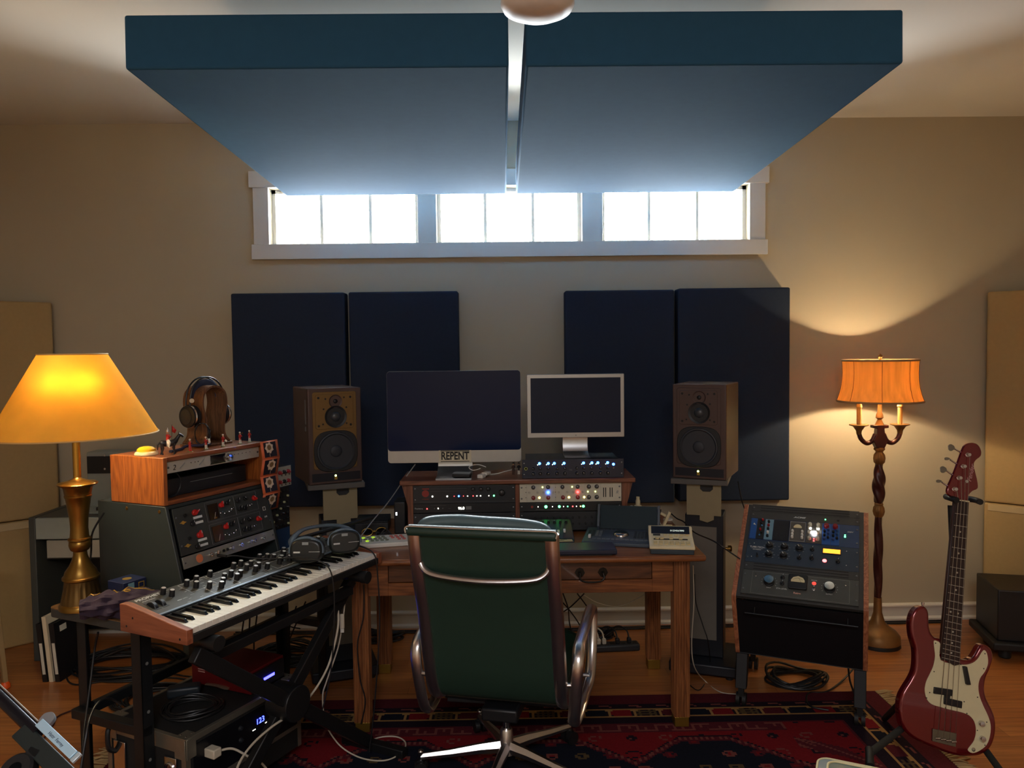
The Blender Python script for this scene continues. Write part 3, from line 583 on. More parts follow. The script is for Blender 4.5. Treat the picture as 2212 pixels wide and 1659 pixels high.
MB().box((-wd/2+.03, -.05, .008), (.012, .02, .014)).build('fader_cap', WHITE, cp, bevel=.002); MB().box((-wd/2+.035, -.01, .0014), (.003, .09, .001)).build('fader_slot', INK, cp)
for s, px in ((-1, 1278), (1, 1421)):
    x = s*(wd/2-.055) if s < 0 else wd/2-.012
    b = MB(); b.prx([(.07, .03), (.105, .03), (.13, .14), (.105, .145), (.06, .05)], x-.006, x+.006); b.build('side_arm', SLATE, o, bevel=.002)
    for k in range(3): MB().cyl((x-.0075, .09+k*.011, .055+k*.032), (x+.0075, .09+k*.011, .055+k*.032), .008).build('arm_hole', INK, o)
b = MB(); b.prx([(.085, .035), (.092, .033), (.125, .135), (.118, .138)], -(wd/2-.06), wd/2-.02); b.build('display_panel', mat('display_tint', (26, 44, 52), .55, spec=.2), o)
# beige calculator
qa, qb = dp(1413, 1196), dp(1491, 1203); qc = dp(1507, 1160); wd = .19; rzz = -9
o = thing('desk_calculator', 'beige desktop calculator with a dark display on the front right corner of the desk', 'calculator', ((qa.x+qb.x)/2+.02, (qa.y+qb.y)/2+.115, DKZ), rz=rzz)
dh = .215; b = MB(); b.prx([(-dh/2, 0), (dh/2, 0), (dh/2, .035), (-dh/2, .02)], -wd/2+.004, wd/2-.004); b.build('base', mat('calc_base', (40, 56, 66), .5), o, bevel=.003)
b = MB(); b.prx([(-dh/2, .0205), (dh/2, .0355), (dh/2, .075), (dh/2-.045, .082), (dh/2-.075, .055), (-dh/2, .033)], -wd/2, wd/2); b.build('case', IVORY, o, bevel=.004, seg=3)
a_ = math.atan2(.027, .030); dpn = MB().b2(-wd/2+.012, wd/2-.012, -.0205, .0185, 0, .002).build('display', mat('calc_display', (40, 44, 54), .15), o); dpn.location = (0, dh/2-.060, .0685); dpn.rotation_euler = (R(42), 0, 0)
text('01234567890', .011, glow('digit_glow', (190, 200, 190), .6), dpn, (.03, -.004, .0022), (0, 0, 0), ext=.0002, name='digits')
a_ = math.atan2(.022, .14)
kp = MB().b2(-wd/2+.012, wd/2-.012, -.068, .068, 0, .001).build('key_panel', IVORY, o); kp.location = (0, -dh/2+.072, .0445); kp.rotation_euler = (a_, 0, 0)
MB().b2(-.075, .070, -.0, .012, .001, .0018).build('slot', INK, kp)
KI = mat('ivory_keys', (206, 188, 140), .5); kk = None
for i in range(7):
    for j, yy in enumerate((.048, -.03, -.048)):
        if j == 0 and i < 2: continue
        q_ = share(kk, kp) if kk else MB().b2(-.008, .008, -.006, .006, 0, .006).build('key', KI, kp, bevel=.0015); kk = kk or q_; q_.location = (-.069+i*.023, yy, .001)
for i in (0, 1, 3, 5): q_ = share(kk, kp); q_.location = (-.06+i*.02, .008, .0018); q_.scale = (1, 1, 1.2)
MB().b2(-.076, -.045, .044, .054, .001, .006).build('switch', SLD, kp)
# spray bottle, headset pile
q = dp(1378, 1103); q = Vector((at(1378, 1100, 3.86).x, 3.86, DKZ))
o = thing('spray_bottle', 'small bottle with an orange label and tall white cap, right of the hutch', 'bottle', tuple(q))
MB().lathe([(.018, 0), (.022, .002), (.022, .055), (.018, .064)], 24).build('bottle_body', mat('bottle_white', (210, 200, 185), .35), o); MB().lathe([(.0225, .006), (.0225, .048)], 24).build('label', mat('orange_label', (206, 92, 52), .5), o)
MB().lathe([(.020, .064), (.019, .080), (.012, .084), (.012, .104), (.009, .112), (.009, .124), (.001, .125)], 24).build('cap', IVORY, o)
tag(MB().tube(spline([Vector((q.x-.03, 3.84, DKZ+.08)), Vector((q.x-.045, 3.84, DKZ+.075)), Vector((q.x-.05, 3.84, DKZ+.04)), Vector((q.x-.03, 3.83, DKZ+.006)), Vector((q.x+.03, 3.8, DKZ+.004)), Vector((q.x+.10, 3.78, DKZ+.004))]), .005).build('white_cable', WHITE), 'thick white looped cable hanging behind the orange labelled bottle', 'cable')
rnd = random.Random(5)
def tangle(c, sx, sy, sz, n, seed, turns=1.0, flat=.3):
    rn = random.Random(seed); pts = []
    for i in range(n):
        a = i*turns*2*math.pi/9+rn.uniform(-.25, .25); rr = rn.uniform(.65, 1)
        pts.append(Vector(c)+Vector((sx*rr*math.cos(a), sy*rr*math.sin(a), sz*rn.random())))
    return spline(pts, 6)
tag(MB().tube(tangle((q.x+.075, 3.88, DKZ+.004), .05, .035, .05, 22, 3), .0028).build('coiled_cable', BLK), 'small tangle of black cable on the desk right of the orange labelled bottle', 'cable')
o = thing('phone_handset', 'cream plastic bracket standing up behind the control surface', 'bracket', (at(1437, 1120, 3.72).x, 3.72, DKZ), rz=-20)
b = MB(); b.bar((-.012, 0, 0), (.02, .01, .075), .022, .014); b.bar((.004, 0, .055), (-.022, 0, .068), .02, .010); b.build('bracket_body', IVORY, o, bevel=.003)
MB().b2(-.03, .03, -.04, .03, 0, .008).build('foot', IVORY, o, bevel=.002)
q = dp(1443, 1124); o = thing('remote_fob', 'small white flat fob lying on the desk behind the calculator', 'fob', (q.x+.0, q.y+.0, DKZ)); MB().lathe([(.022, 0), (.024, .003), (.022, .009), (.008, .0095), (.006, .008), (.001, .008)], 24).build('case', WHITE, o)
tag(MB().tube(spline([dp(1448, 1108, .01), dp(1462, 1120, .004), dp(1478, 1128, .004), dp(1500, 1150, .004), at(1540, 1168, 3.35), at(1570, 1188, 3.3), at(1598, 1207, 3.42)]), .0032).build('cable', BLK), 'black cable running off the right edge of the desk towards the tilted rack', 'cable')
# left side of desk: remote, boxes, drive
q = dp(822, 1176)
o = thing('remote_controller', 'white remote controller with green, blue and red round buttons left of the chair', 'controller', (q.x+.02, q.y, DKZ), rz=12)
b = MB(); b.prx([(-.055, 0), (.055, 0), (.055, .03), (-.055, .018)], -.14, .14); b.build('case', WHITE, o, bevel=.004, seg=3)
cp = MB().b2(-.135, .135, -.05, .05, 0, .001).build('button_panel', mat('remote_panel', (206, 210, 206), .4), o); cp.location = (0, 0, .0245); cp.rotation_euler = (math.atan2(.012, .11), 0, 0)
GR = mat('button_green', (178, 216, 60), .4, emit=(178, 226, 60), es=.25); BL = mat('button_blue', (96, 100, 180), .5); RR = mat('button_rose', (196, 110, 104), .5); GY = mat('button_grey', (120, 128, 112), .5)
def btn(x, y, m):
    key = ('btn', m.name)
    if key not in CACHE: CACHE[key] = MB().lathe([(.008, 0), (.008, .003), (.006, .004), (.001, .004)], 16).build('button', m, cp)
    else: share(CACHE[key], cp).location = (x, y, .001); return
    CACHE[key].location = (x, y, .001)
for i in range(5):
    for j in range(3):
        btn(-.095+i*.022+j*.008, .026-j*.022, GR if (i, j) in ((0, 0), (2, 0), (0, 2)) else GY)
for i in range(3):
    for j in range(3):
        if (i, j) != (0, 2): btn(.03+i*.022+j*.006, .028-j*.022, RR)
btn(-.122, .01, BL); btn(-.118, -.016, BL)
q = dp(815, 1140)
o = thing('black_gadget_box', 'black flat box with a glossy lid at the back left of the desk', 'box', (at(812, 1130, 3.75).x, 3.75, DKZ), rz=4)
MB().b2(-.095, .065, -.07, .11, 0, .05).build('box_base', DKP, o, bevel=.004); MB().b2(-.095, .065, -.07, .11, .051, .056).build('lid', BLK, o, bevel=.002)
tag(MB().tube(tangle((at(830, 1150, 3.55).x, 3.56, DKZ+.004), .05, .045, .04, 16, 9), .004).build('coiled_cable', BLK), 'small black heap of cable on the desk behind the white remote', 'cable')
o = thing('eyeglasses', 'pair of folded shiny glasses at the back left of the desk', 'glasses', (at(808, 1146, 3.62).x, 3.63, DKZ), rz=15)
b = MB()
for s in (-1, 1): b.tube([(s*.033+.025*math.cos(t*math.pi/8), -.0, .02+.018*math.sin(t*math.pi/8)) for t in range(16)], .0018, 6, closed=True)
b.tube([(-.008, 0, .022), (0, -.002, .026), (.008, 0, .022)], .0016, 6); b.build('frame', GOLD, o)
for s in (-1, 1): MB().tube([(s*.058, 0, .022), (s*.05, .02, .018), (-s*.04, .03+.006*s, .012)], .0018, 6).build('temple', GOLD, o)
for s in (-1, 1): MB().lathe([(.023, -.0005), (.023, .0005)], 16, (s*.033, 0, .02), (0, 1, 0)).build('lens', GLS, o)
o = thing('external_drive', 'slim black drive standing upright with a small white lamp, left of the hutch', 'drive', (at(868, 1100, 3.72).x, 3.72, DKZ))
MB().b2(-.03, .025, -.06, .06, 0, .155).build('case', BLK, o, bevel=.006, seg=3); MB().b2(-.022, -.014, -.0615, -.0605, .09, .106).build('lamp_window', glow('soft_white', (220, 228, 235), .8), o)
o = thing('paper_slip', 'cream paper slip on the desk behind the white remote', 'paper', (at(800, 1160, 3.5).x, 3.5, DKZ), rz=20); MB().b2(-.05, .05, -.02, .03, 0, .0015).build('sheet', mat('paper', (214, 202, 176), .8), o)
tag(MB().tube(spline([at(897, 1003, 3.78), at(870, 1040, 3.72), at(840, 1083, 3.62), at(805, 1125, 3.5), at(780, 1158, 3.42), at(768, 1176, 3.42)]), .0026).build('grey_cable', SILV), 'grey cable falling from behind the computer to the left end of the desk', 'cable')
# ================= loudspeakers =================
SPKB = mat('speaker_brown', (84, 66, 62), .42, .25, var=.08); SPKF = mat('speaker_bronze', (128, 100, 60), .4, .55, var=.06); CONE = mat('speaker_cone', (44, 48, 56), .55); SURR = mat('speaker_surround', (26, 29, 34), .5)
def speaker(pxc, rz, face, lab, zb=None):
    Y = 3.84; c = at(pxc[0], pxc[1], Y); o = thing('loudspeaker', lab, 'loudspeaker', (c.x, c.y, c.z), rz=rz, group='studio loudspeakers on stands'); W_, H_, D_ = .268, .478, .335
    MB().b2(-W_/2, W_/2, .012, D_, 0, H_).build('cabinet', SPKB, o, bevel=.006, seg=3)
    MB().b2(-W_/2, W_/2, 0, .016, 0, H_).build('front_baffle', SPKB, o, bevel=.005, seg=3)
    b = MB(); b.prism(rrect(-W_/2+.022, W_/2-.026, .075, H_-.018, .012), -.003, .002); b.build('face_panel', face, o, bevel=.002)
    b = MB(); b.prism(rrect(-.098, .092, .275, H_-.03, .012), -.006, -.002); tp = b.build('driver_plate', face, o, bevel=.0015)
    b = MB()
    for x, z in ((-.083, .292), (.077, .292), (-.083, H_-.047), (.077, H_-.047), (-.062, .30), (.056, .30), (-.058, .375), (.056, .38), (-.048, .425), (.045, .43)): b.cyl((x, -.0062, z), (x, -.0072, z), .006 if abs(x) > .07 else .0045, n=12)
    b.build('screws', INK, tp)
    MB().lathe([(.033, 0), (.033, .003), (.029, .001), (.016, -.008), (.014, -.008)], 32, (.002, -.0062, .412), (0, -1, 0)).build('tweeter', SPKB, o); MB().sph((.002, -.002, .412), .013, 16, (1, .7, 1)).build('tweeter_dome', BLK, o)
    MB().lathe([(.055, 0), (.055, .004), (.05, .003), (.030, -.007), (.026, -.004)], 36, (.002, -.0062, .335), (0, -1, 0)).build('midrange', SURR, o); MB().sph((.002, -.003, .335), .026, 20, (1, .6, 1)).build('midrange_dome', mat('dome_grey', (58, 62, 68), .3), o)
    n = 48; b = MB(); poly = []
    for i in range(n):
        t = 2*math.pi*i/n; c_, s_ = math.cos(t), math.sin(t); r = .118/((abs(c_)**3.2+abs(s_)**3.2)**(1/3.2)); poly.append((r*c_*.93, .163+r*s_*1.0*.87))
    b.prism(poly, -.008, 0); b.build('woofer_frame', SURR, o, bevel=.003)
    MB().lathe([(.096, .0085), (.094, .013), (.088, .014), (.083, .0095), (.08, .007), (.035, -.0035), (.03, .0085)], 48, (0, 0, .163), (0, -1, 0)).build('woofer_cone', CONE, o)
    MB().sph((0, -.0075, .163), .03, 20, (1, .25, 1)).build('dust_cap', CONE, o)
    MB().b2(-W_/2+.014, W_/2-.012, -.0025, .001, .014, .055).build('bottom_slot', mat('slot_dark', (16, 20, 34), .4), o)
    knob(o, -.004, .04, .005, .002, glow('led_lime2', (200, 235, 120), 5), -.0025, 'disc'); MB().b2(-.010, .004, -.0035, -.002, .02, .034).build('badge', GOLD, o)
    MB().b2(-W_/2-.001, -W_/2+.001, .05, .065, .30, .42).build('side_badge', GREYP, o); MB().lathe([(.012, 0), (.012, .0015)], 20, (-W_/2, .058, .275), (-1, 0, 0)).build('side_badge', GREYP, o)
    return o
sL = speaker((727, 1044), 27, SPKF, 'left loudspeaker with a bronze face, left of the large computer')
sR = speaker((1510, 1035), -27, SPKB, 'right loudspeaker with a dark brown face, right of the silver monitor')
PUT = mat('stand_beige', (150, 136, 104), .6); STG = mat('stand_grey', (92, 88, 84), .6); STB = mat('stand_black', (18, 22, 32), .45)
def stand(sp, lab, rz, fx):
    x, y, z = sp.location; o = thing('speaker_stand', lab, 'speaker stand', (x, y, 0), rz=rz, group='black speaker stands')
    MB().b2(-.14, .14, -.01, .34, z-.028, z-.001).build('top_plate', STG, o, bevel=.003)
    ux = .02
    b = MB(); pl = [(-.085, z-.19), (-.02, z-.19), (-.02, z-.215), (.018, z-.225), (.05, z-.21), (.05, z-.19), (.085, z-.19), (.085, z-.03), (.045, z-.03), (.045, z-.055), (.03, z-.068), (-.005, z-.068), (-.018, z-.055), (-.018, z-.03), (-.085, z-.03)]
    b.prism([(p+ux, q) for p, q in pl], .03, .045); b.build('upper_plate', PUT, o, bevel=.001)
    MB().b2(-.07+ux, .07+ux, .047, .19, z-.23, z-.028).build('upper_column', STB, o)
    MB().b2(-.095+ux, .095+ux, .05, .21, .07, z-.19).build('column', STB, o, bevel=.004)
    MB().b2(-.07+ux, .062+ux, .044, .049, .16, z-.25).build('front_inset', mat('inset_grey', (112, 106, 96), .6), o)
    MB().b2(-.165+ux, .165+ux, -.06, .28, .016, .07).build('base', STB, o, bevel=.008)
    for px_ in (-.13+ux, .13+ux):
        for py_ in (-.03, .25): MB().cyl((px_, py_, 0), (px_, py_, .016), .018, n=14).build('foot', RUB, o)
    return o
q = stand(sL, 'black speaker stand with beige upper plate left of the desk', 18, 0); q2 = stand(sR, 'black speaker stand with grey inset panel right of the desk', -20, 0)
q = at(1573, 1187, 3.86)
kb = MB().lathe([(.006, 0), (.006, .02), (.016, .02), (.017, .034), (.012, .04), (.001, .041)], 20, (0, 0, 0), (1, 0, 0)).build('clamp_knob', BRASS, q2); kb.location = (.115, .09, q.z)
# ================= office chair =================
GRN = mat('green_leather', (26, 54, 44), .42, var=.12, scale=10, bump=.15, bscale=500); GRNM = mat('green_mesh', (26, 54, 42), .7, var=.1, scale=14, bump=.35, bscale=700)
PCH = mat('polished_aluminium', (216, 212, 210), .28, 1, var=.03)
cc = at(1093, 1500, 2.95); CHX, CHY = cc.x, 2.95
chair = thing('office_chair', 'green padded office chair with polished metal frame, seen from behind at the desk', 'chair', (CHX, CHY, .0065), rz=-13)
prof = [(-.345, 1.03), (-.328, .95), (-.295, .84), (-.245, .69), (-.208, .55), (-.178, .44), (-.13, .355), (-.04, .318), (.10, .318), (.25, .335), (.40, .355), (.44, .35)]
pp = spline([(0, y, z) for y, z in prof], 5)
HWx = .232
for s in (-1, 1):
    b = MB(); n = len(pp); vs = []; pts = [p+Vector((s*(HWx+.012-.02*max(0, (.62-p.z)) * 0), 0, 0)) for p in pp]
    b.tube(pts, .019, 10, sy=1.35, upv=(1, 0, 0)); b.build('side_rail', PCH, chair)
def pad(i0, i1, off, th, name, m, puff=0, k=8, ribs=0):
    P = pp[i0:i1]; n = len(P); b = MB(); nr = []
    for i, p in enumerate(P):
        t = (P[min(i+1, n-1)]-P[max(i-1, 0)]).normalized(); nr.append(Vector((0, -t.z, t.y)) if True else None)
    vs = []
    for side in (0, 1):
        for i, p in enumerate(P):
            for j in range(k+1):
                u = -1+2*j/k; e = 1-abs(u)**6; r_ = (abs(math.sin(math.pi*i/max(1, ribs))) if ribs else 0)
                o_ = off+(th*(.55+.45*e)*(1+.25*r_)*(1 if side else 0))
                vs.append(p+Vector((u*HWx, 0, 0))+nr[i]*o_)
    w_ = k+1; N = n*w_; fs = []
    for i in range(n-1):
        for j in range(k): a = i*w_+j; fs += [(a, a+1, a+w_+1, a+w_), (N+a, N+a+w_, N+a+w_+1, N+a+1)]
    for i in range(n-1):
        for j in (0, k): a = i*w_+j; fs.append((a, a+w_, N+a+w_, N+a) if j == 0 else (a, N+a, N+a+w_, a+w_))
    for j in range(k): a = j; fs.append((a, N+a, N+a+1, a+1)); a = (n-1)*w_+j; fs.append((a, a+1, N+a+1, N+a))
    b.add(vs, fs); return b.build(name, m, chair)
sgn = 1
pad(1, 33, -.004, .012, 'back_mesh', GRNM)
pad(0, 12, .016, .042, 'head_pad', GRN, ribs=11); pad(12, 30, .012, .036, 'back_pad', GRN, ribs=9); pad(33, 55, .012, .05, 'seat_pad', GRN, ribs=7)
# top roll bar and piped pad crest
b = MB(); b.tube([(-.262, -.352, 1.027), (.262, -.352, 1.027)], .021, 14, sy=.8); b.build('top_bar', GRN, chair, bevel=.004)
b = MB(); b.tube(spline([(-.264, -.372, 1.021), (-.26, -.368, 1.042), (-.19, -.366, 1.043), (0, -.366, 1.042), (.19, -.366, 1.043), (.26, -.368, 1.042), (.264, -.372, 1.021)]), .0035, 8); b.build('top_trim', PCH, chair)
b = MB(); b.tube(spline([(-.225, -.32, 1.02), (-.20, -.31, 1.045), (-.10, -.30, 1.053), (0, -.30, 1.050), (.12, -.30, 1.047), (.20, -.31, 1.038), (.228, -.32, 1.015)]), .021, 12, sy=1.2); b.build('pad_crest', mat('leather_light', (88, 108, 112), .28, var=.08), chair)
# curved brace under head pad
b = MB(); b.tube(spline([(-.235, -.312, .925), (-.215, -.325, .885), (-.16, -.335, .866), (0, -.345, .858), (.16, -.335, .866), (.215, -.325, .885), (.235, -.312, .925)], 6), .0125, 10, sy=.8); b.build('back_brace', PCH, chair)
b = MB(); b.tube([(-.235, -.03, .30), (.235, -.03, .30)], .014, 10); b.build('seat_brace', BLK, chair)
for s in (-1, 1):
    x0 = s*.262; x1 = s*.305
    loop = [(x1, -.175, .51), (x1, -.14, .56), (x1, -.07, .572), (x1, .16, .58), (x1, .26, .58), (x1, .30, .55), (x1, .275, .42), (x1, .20, .32), (x1-.01*s, .10, .285), (x1-.02*s, -.06, .262), (x1-.02*s, -.135, .29), (x1-.01*s, -.165, .39)]
    b = MB(); b.tube(spline(loop, 5, closed=True), .013, 10, closed=True, sy=1.7, upv=(1, 0, 0)); ar = b.build('armrest', PCH, chair)
    MB().tube([(s*.235, -.18, .44), (x1, -.168, .44)], .009, 10).build('arm_bolt', PCH, ar)
    MB().tube([(s*.235, .19, .325), (x1, .19, .325)], .009, 10).build('arm_bolt', PCH, ar)
b = MB(); b.b2(-.07, .07, -.12, .13, .25, .30).b2(-.045, .045, -.06, .06, .225, .255); b.build('tilt_mechanism', BLK, chair, bevel=.008)
MB().tube([(-.08, -.02, .28), (-.225, -.04, .285)], .009, 8).build('tilt_lever', BLK, chair)
MB().cyl((0, 0, .15), (0, 0, .23), .0145).build('gas_column', CHROME, chair); MB().lathe([(.036, .075), (.032, .10), (.027, .12), (.025, .165), (.021, .172)], 24).build('column_sleeve', PCH, chair)
for k in range(5):
    a = R(51+72*k); d = Vector((math.cos(a), math.sin(a), 0)); b = MB()
    pr_ = [(.02, .125, .022, .045), (.10, .115, .018, .036), (.22, .095, .014, .026), (.335, .082, .011, .02)]
    vs = []; sd = Vector((-d.y, d.x, 0))
    for r, zc, hw, hh in pr_:
        for u, v in ((-1, 0), (-.4, 1), (.4, 1), (1, 0), (.8, -1), (-.8, -1)): vs.append(d*r+sd*(u*hw)+Vector((0, 0, zc+(v-1)*hh/2)))
    fs = [(i*6+j, i*6+(j+1) % 6, (i+1)*6+(j+1) % 6, (i+1)*6+j) for i in range(3) for j in range(6)]+[tuple(range(6))[::-1], tuple(range(18, 24))]
    b.add(vs, fs); lg = b.build('base_spoke', PCH, chair)
    e = d*.335; b = MB(); b.cyl((e.x, e.y, .05), (e.x, e.y, .088), .0085); b.sph((e.x, e.y, .088), .012, 12); b.build('caster_stem', CHROME, lg)
    b = MB(); q = sd*.016
    b.cyl(tuple(e+q*.4+Vector((0, 0, .027))), tuple(e+q*1.6+Vector((0, 0, .027))), .027, n=24); b.cyl(tuple(e-q*.4+Vector((0, 0, .027))), tuple(e-q*1.6+Vector((0, 0, .027))), .027, n=24); b.b2(e.x-.012, e.x+.012, e.y-.012, e.y+.012, .04, .058); b.build('caster', BLK, lg)
# ================= workbench and everything on it =================
TBZ = .735; T0 = Vector((-1.68, 2.80, 0)); TRZ = 65
tab = thing('workbench', 'dark edged workbench with perforated steel legs carrying the brass lamp', 'table', (T0.x, T0.y, 0), rz=TRZ)
TOPW = wood('bench_top', (96, 68, 40), (148, 108, 66), 'x', 10, .45)
# local x: along the bench (away), local -y: towards the player
b = MB(); poly = []
for cx0, cy0, a0 in ((1.19, -.03, 0), (.03, -.03, 90), (.03, -.57, 180), (1.19, -.57, 270)):
    for i in range(6): a = R(a0+90*i/5); poly.append((cx0+.03*math.cos(a), cy0+.03*math.sin(a)))
b.prz(poly, TBZ-.003, TBZ); b.build('bench_surface', TOPW, tab)
b = MB(); b.prz(poly, TBZ-.034, TBZ-.003); b.build('bench_edge', mat('bench_edge', (58, 60, 58), .6, var=.15), tab, bevel=.002)
def angle_leg(x, y, sx, sy):
    b = MB(); b.b2(x, x+.045*sx, y, y+.004*sy, .0, TBZ-.034); b.b2(x, x+.004*sx, y, y+.045*sy, .0, TBZ-.034); lg = b.build('leg', STEEL, tab)
    for k in range(8):
        z = .08+k*.085; MB().lathe([(.006, 0), (.006, .001)], 10, (x+.024*sx, y-.0005*sy, z), (0, -sy, 0)).build('leg_hole', mat('hole_grey', (120, 122, 120), .5), lg) if k % 2 == 0 else None
legs = [(.04, -.10, 1, -1), (.004, -.47, 1, 1), (1.16, -.07, -1, -1), (1.16, -.34, -1, 1)]
for l in legs: angle_leg(*l)
b = MB(); b.b2(.006, .044, -.47, -.10, .335, .37); b.build('end_rail', STEEL, tab, bevel=.003); b = MB(); b.b2(1.12, 1.16, -.34, -.07, .325, .36); b.build('end_rail', STEEL, tab, bevel=.003)
MB().b2(.08, 1.12, -.13, -.105, .33, .37).build('back_rail', STEEL, tab, bevel=.003)
MB().b2(.08, 1.12, -.13, -.11, TBZ-.09, TBZ-.036).build('top_rail', STEEL, tab)
def TW_(x, y, z): return tab.matrix_basis @ Vector((x, y, z))
_e = Matrix.Rotation(R(TRZ), 4, 'Z')
def bench(x, y, z=TBZ): v = _e @ Vector((x, y, 0)); return (T0.x+v.x, T0.y+v.y, z)
# --- slanted rack case ---
SX, SY = .20, -.385    # local near-left front top corner on bench
CG = mat('case_green_grey', (40, 47, 47), .5, var=.08)
ctop = 1.095; lean = .085
case = thing('slanted_rack_case', 'dark green grey slanted rack case standing on the workbench', 'rack case', bench(SX, SY), rz=TRZ)
h = ctop-TBZ; cw_ = .525; cdp = .36
side = [(-lean, .02), (-lean, .03), (0, h), (cdp, h), (cdp, .0), (-lean+.02, 0)]
for nm, x in (('side_panel', 0), ('side_panel', cw_-.015)):
    sp = MB().prx(side, x, x+.015).build(nm, CG, case, bevel=.003)
    if x == 0:
        for y_, z_ in ((.03, h-.02), (.20, h-.02), (.03, .05), (.3, .05)): MB().lathe([(.007, 0), (.006, .002), (.003, .0025), (.001, .001)], 14, (0, y_, z_), (-1, 0, 0)).build('bolt', BRASS, sp)
MB().b2(.015, cw_-.015, 0.0, cdp, h-.012, h).build('top_panel', CG, case); MB().b2(.015, cw_-.015, -lean+.01, cdp, 0, .012).build('bottom_panel', CG, case); MB().b2(.015, cw_-.015, cdp-.012, cdp, .012, h-.012).build('back_panel', CG, case)
tilt = -math.degrees(math.atan2(lean, h-.02)); sl = math.hypot(lean, h-.02)
def onslant(t, off=-.004):   # t along slant from bottom
    f = t/sl; return (SX+cw_/2, SY-lean+lean*f+off, TBZ+.02+(h-.02)*f)
def slant_unit(name, label, t, hu, face, **k):
    p = onslant(t); return rack_unit(name, label, bench(p[0], p[1], p[2]), hu, face, rz=TRZ, rx=tilt, depth=.18, **k)
OLV = mat('olive_panel', (44, 48, 46), .45)
tu = sl-.012-4*U
o = slant_unit('channel_strip', 'dark olive two row channel unit with red pointer knobs in the slanted case', tu, 4, OLV)
MR = mat('red_pointer', (190, 36, 32), .35)
def lines(b, x0, x1, z0, z1, w_=.0007):
    b.b2(x0, x1, -.0036, -.003, z0, z0+w_).b2(x0, x1, -.0036, -.003, z1-w_, z1).b2(x0, x0+w_, -.0036, -.003, z0, z1).b2(x1-w_, x1, -.0036, -.003, z0, z1); return b
for r in (0, 1):
    zb = .006+(1-r)*.087; b = MB(); lines(b, -.09, .06, zb+.002, zb+.078); lines(b, .06, .185, zb+.002, zb+.078); b.build('panel_lines', GREYP, o)
    MB().b2(-.08, -.03, -.006, -.003, zb+.008, zb+.068).build('meter', mat('meter_black', (14, 16, 18), .15), o)
    MB().box((-.052, -.0065, zb+.022), (.0008, .0006, .026), (0, R(25), 0)).build('needle', PRINT, o)
    knob(o, -.145, zb+.052, .0115, .018, MR, -.003, 'chicken', PRINT, 60 if r == 0 else 0)
    for x, z, a in ((-.012, .055, 15), (.168, .05, -40)): knob(o, x, zb+z, .010, .016, MR, -.003, 'chicken', PRINT, a)
    for x, z in ((.022, .058), (.078, .055), (.12, .058), (.08, .022), (.11, .02), (-.165, .012)): knob(o, x, zb+z, .009, .014, BLK, -.003, 'chicken', PRINT, (x*4000) % 120-60)
    for x, z in ((-.02, .025), (.0, .02), (.025, .022), (.04, .03), (.14, .025)): knob(o, x, zb+z, .0035, .012, CHROME, -.003, 'bat')
    knob(o, -.19, zb+.05, .007, .004, BLK, -.003, 'jack')
    for z in (.028, .008): MB().b2(-.155, -.115, -.007, -.003, zb+z, zb+z+.009).build('label_strip', PRINT, o)
    b = MB(); b.prism([(-.222, zb+.026), (-.205, zb+.031), (-.188, zb+.026), (-.205, zb+.021)], -.0037, -.003); b.lathe([(.007, 0), (.007, .0008)], 14, (-.205, -.003, zb+.026), (0, -1, 0)); b.build('emblem', GOLD, o)
text('EMI', .010, PRINT, o, (.215, -.0034, .055)); lines(MB(), .207, .223, .082, .098, .002).build('badge', PRINT, o)
o = slant_unit('patch_unit', 'silver faced one unit box with round chrome sockets at the bottom of the slanted case', tu-U-.004, 1, mat('worn_silver', (150, 148, 138), .35, .6, var=.35, scale=9))
MB().lathe([(.016, 0), (.016, .0006)], 20, (-.165, -.003, .022), (0, -1, 0)).build('orange_emblem', mat('orange_print', (206, 110, 62), .5), o)
for x in (-.11, -.075, -.0, .05, .10, .125, .175): knob(o, x, .022, .0075, .006, CHROME, -.003, 'jack')
for x in (-.045, -.025): knob(o, x, .022, .006, .003, BLK, -.003, 'jack')
pl = thing('jack_plug', 'black jack plug and cable pushed into the silver one unit box', 'cable', bench(SX+cw_/2-.11, SY-lean-.02, onslant(tu-U)[2]+.02), rz=TRZ)
MB().cyl((0, .01, 0), (0, -.035, 0), .006, .005).build('plug', BLK, pl)
MB().tube(spline([(0, -.035, 0), (.02, -.06, .0), (.06, -.10, -.015), (.10, -.18, -.02), (.12, -.28, -.01), (.14, -.36, -.02), (.16, -.40, -.08), (.16, -.405, -.25), (.15, -.39, -.45), (.13, -.36, -.60)], 8), .0028).build('cable', BLK, pl)
# --- oak cabinet on top ---
CBX = wood('cab_oak_x', (96, 46, 22), (150, 84, 44), 'x', 16); CBY = wood('cab_oak_y', (116, 58, 26), (178, 100, 42), 'z', 22, .4)
wz = ctop+.002; WH = .178; WWd = .53; WD_ = .28
cab = thing('oak_rack_cabinet', 'small bright oak rack cabinet with open front, stacked on the slanted case', 'rack cabinet', bench(SX-.0, SY+.003, wz), rz=TRZ)
for x in (0, WWd-.018): MB().b2(x, x+.018, 0, WD_, 0, WH).build('side_board', CBY, cab, bevel=.002)
for z in (0, WH-.016): MB().b2(.018, WWd-.018, 0, WD_, z, z+.016).build('board', CBX, cab, bevel=.001)
MB().b2(.018, WWd-.018, WD_-.006, WD_, .016, WH-.016).build('back_panel', BLK, cab)
p = bench(SX+WWd/2, SY+.018, wz+WH-.018-U)
o = rack_unit('clock_unit', 'silver rack unit with round knob and dark window in the oak cabinet', p, 1, mat('clock_silver', (190, 186, 172), .35, .3), rz=TRZ, depth=.2)
b = MB(); b.b2(-.03, .05, -.0045, -.003, .004, .040); b.build('display', GLS, o)
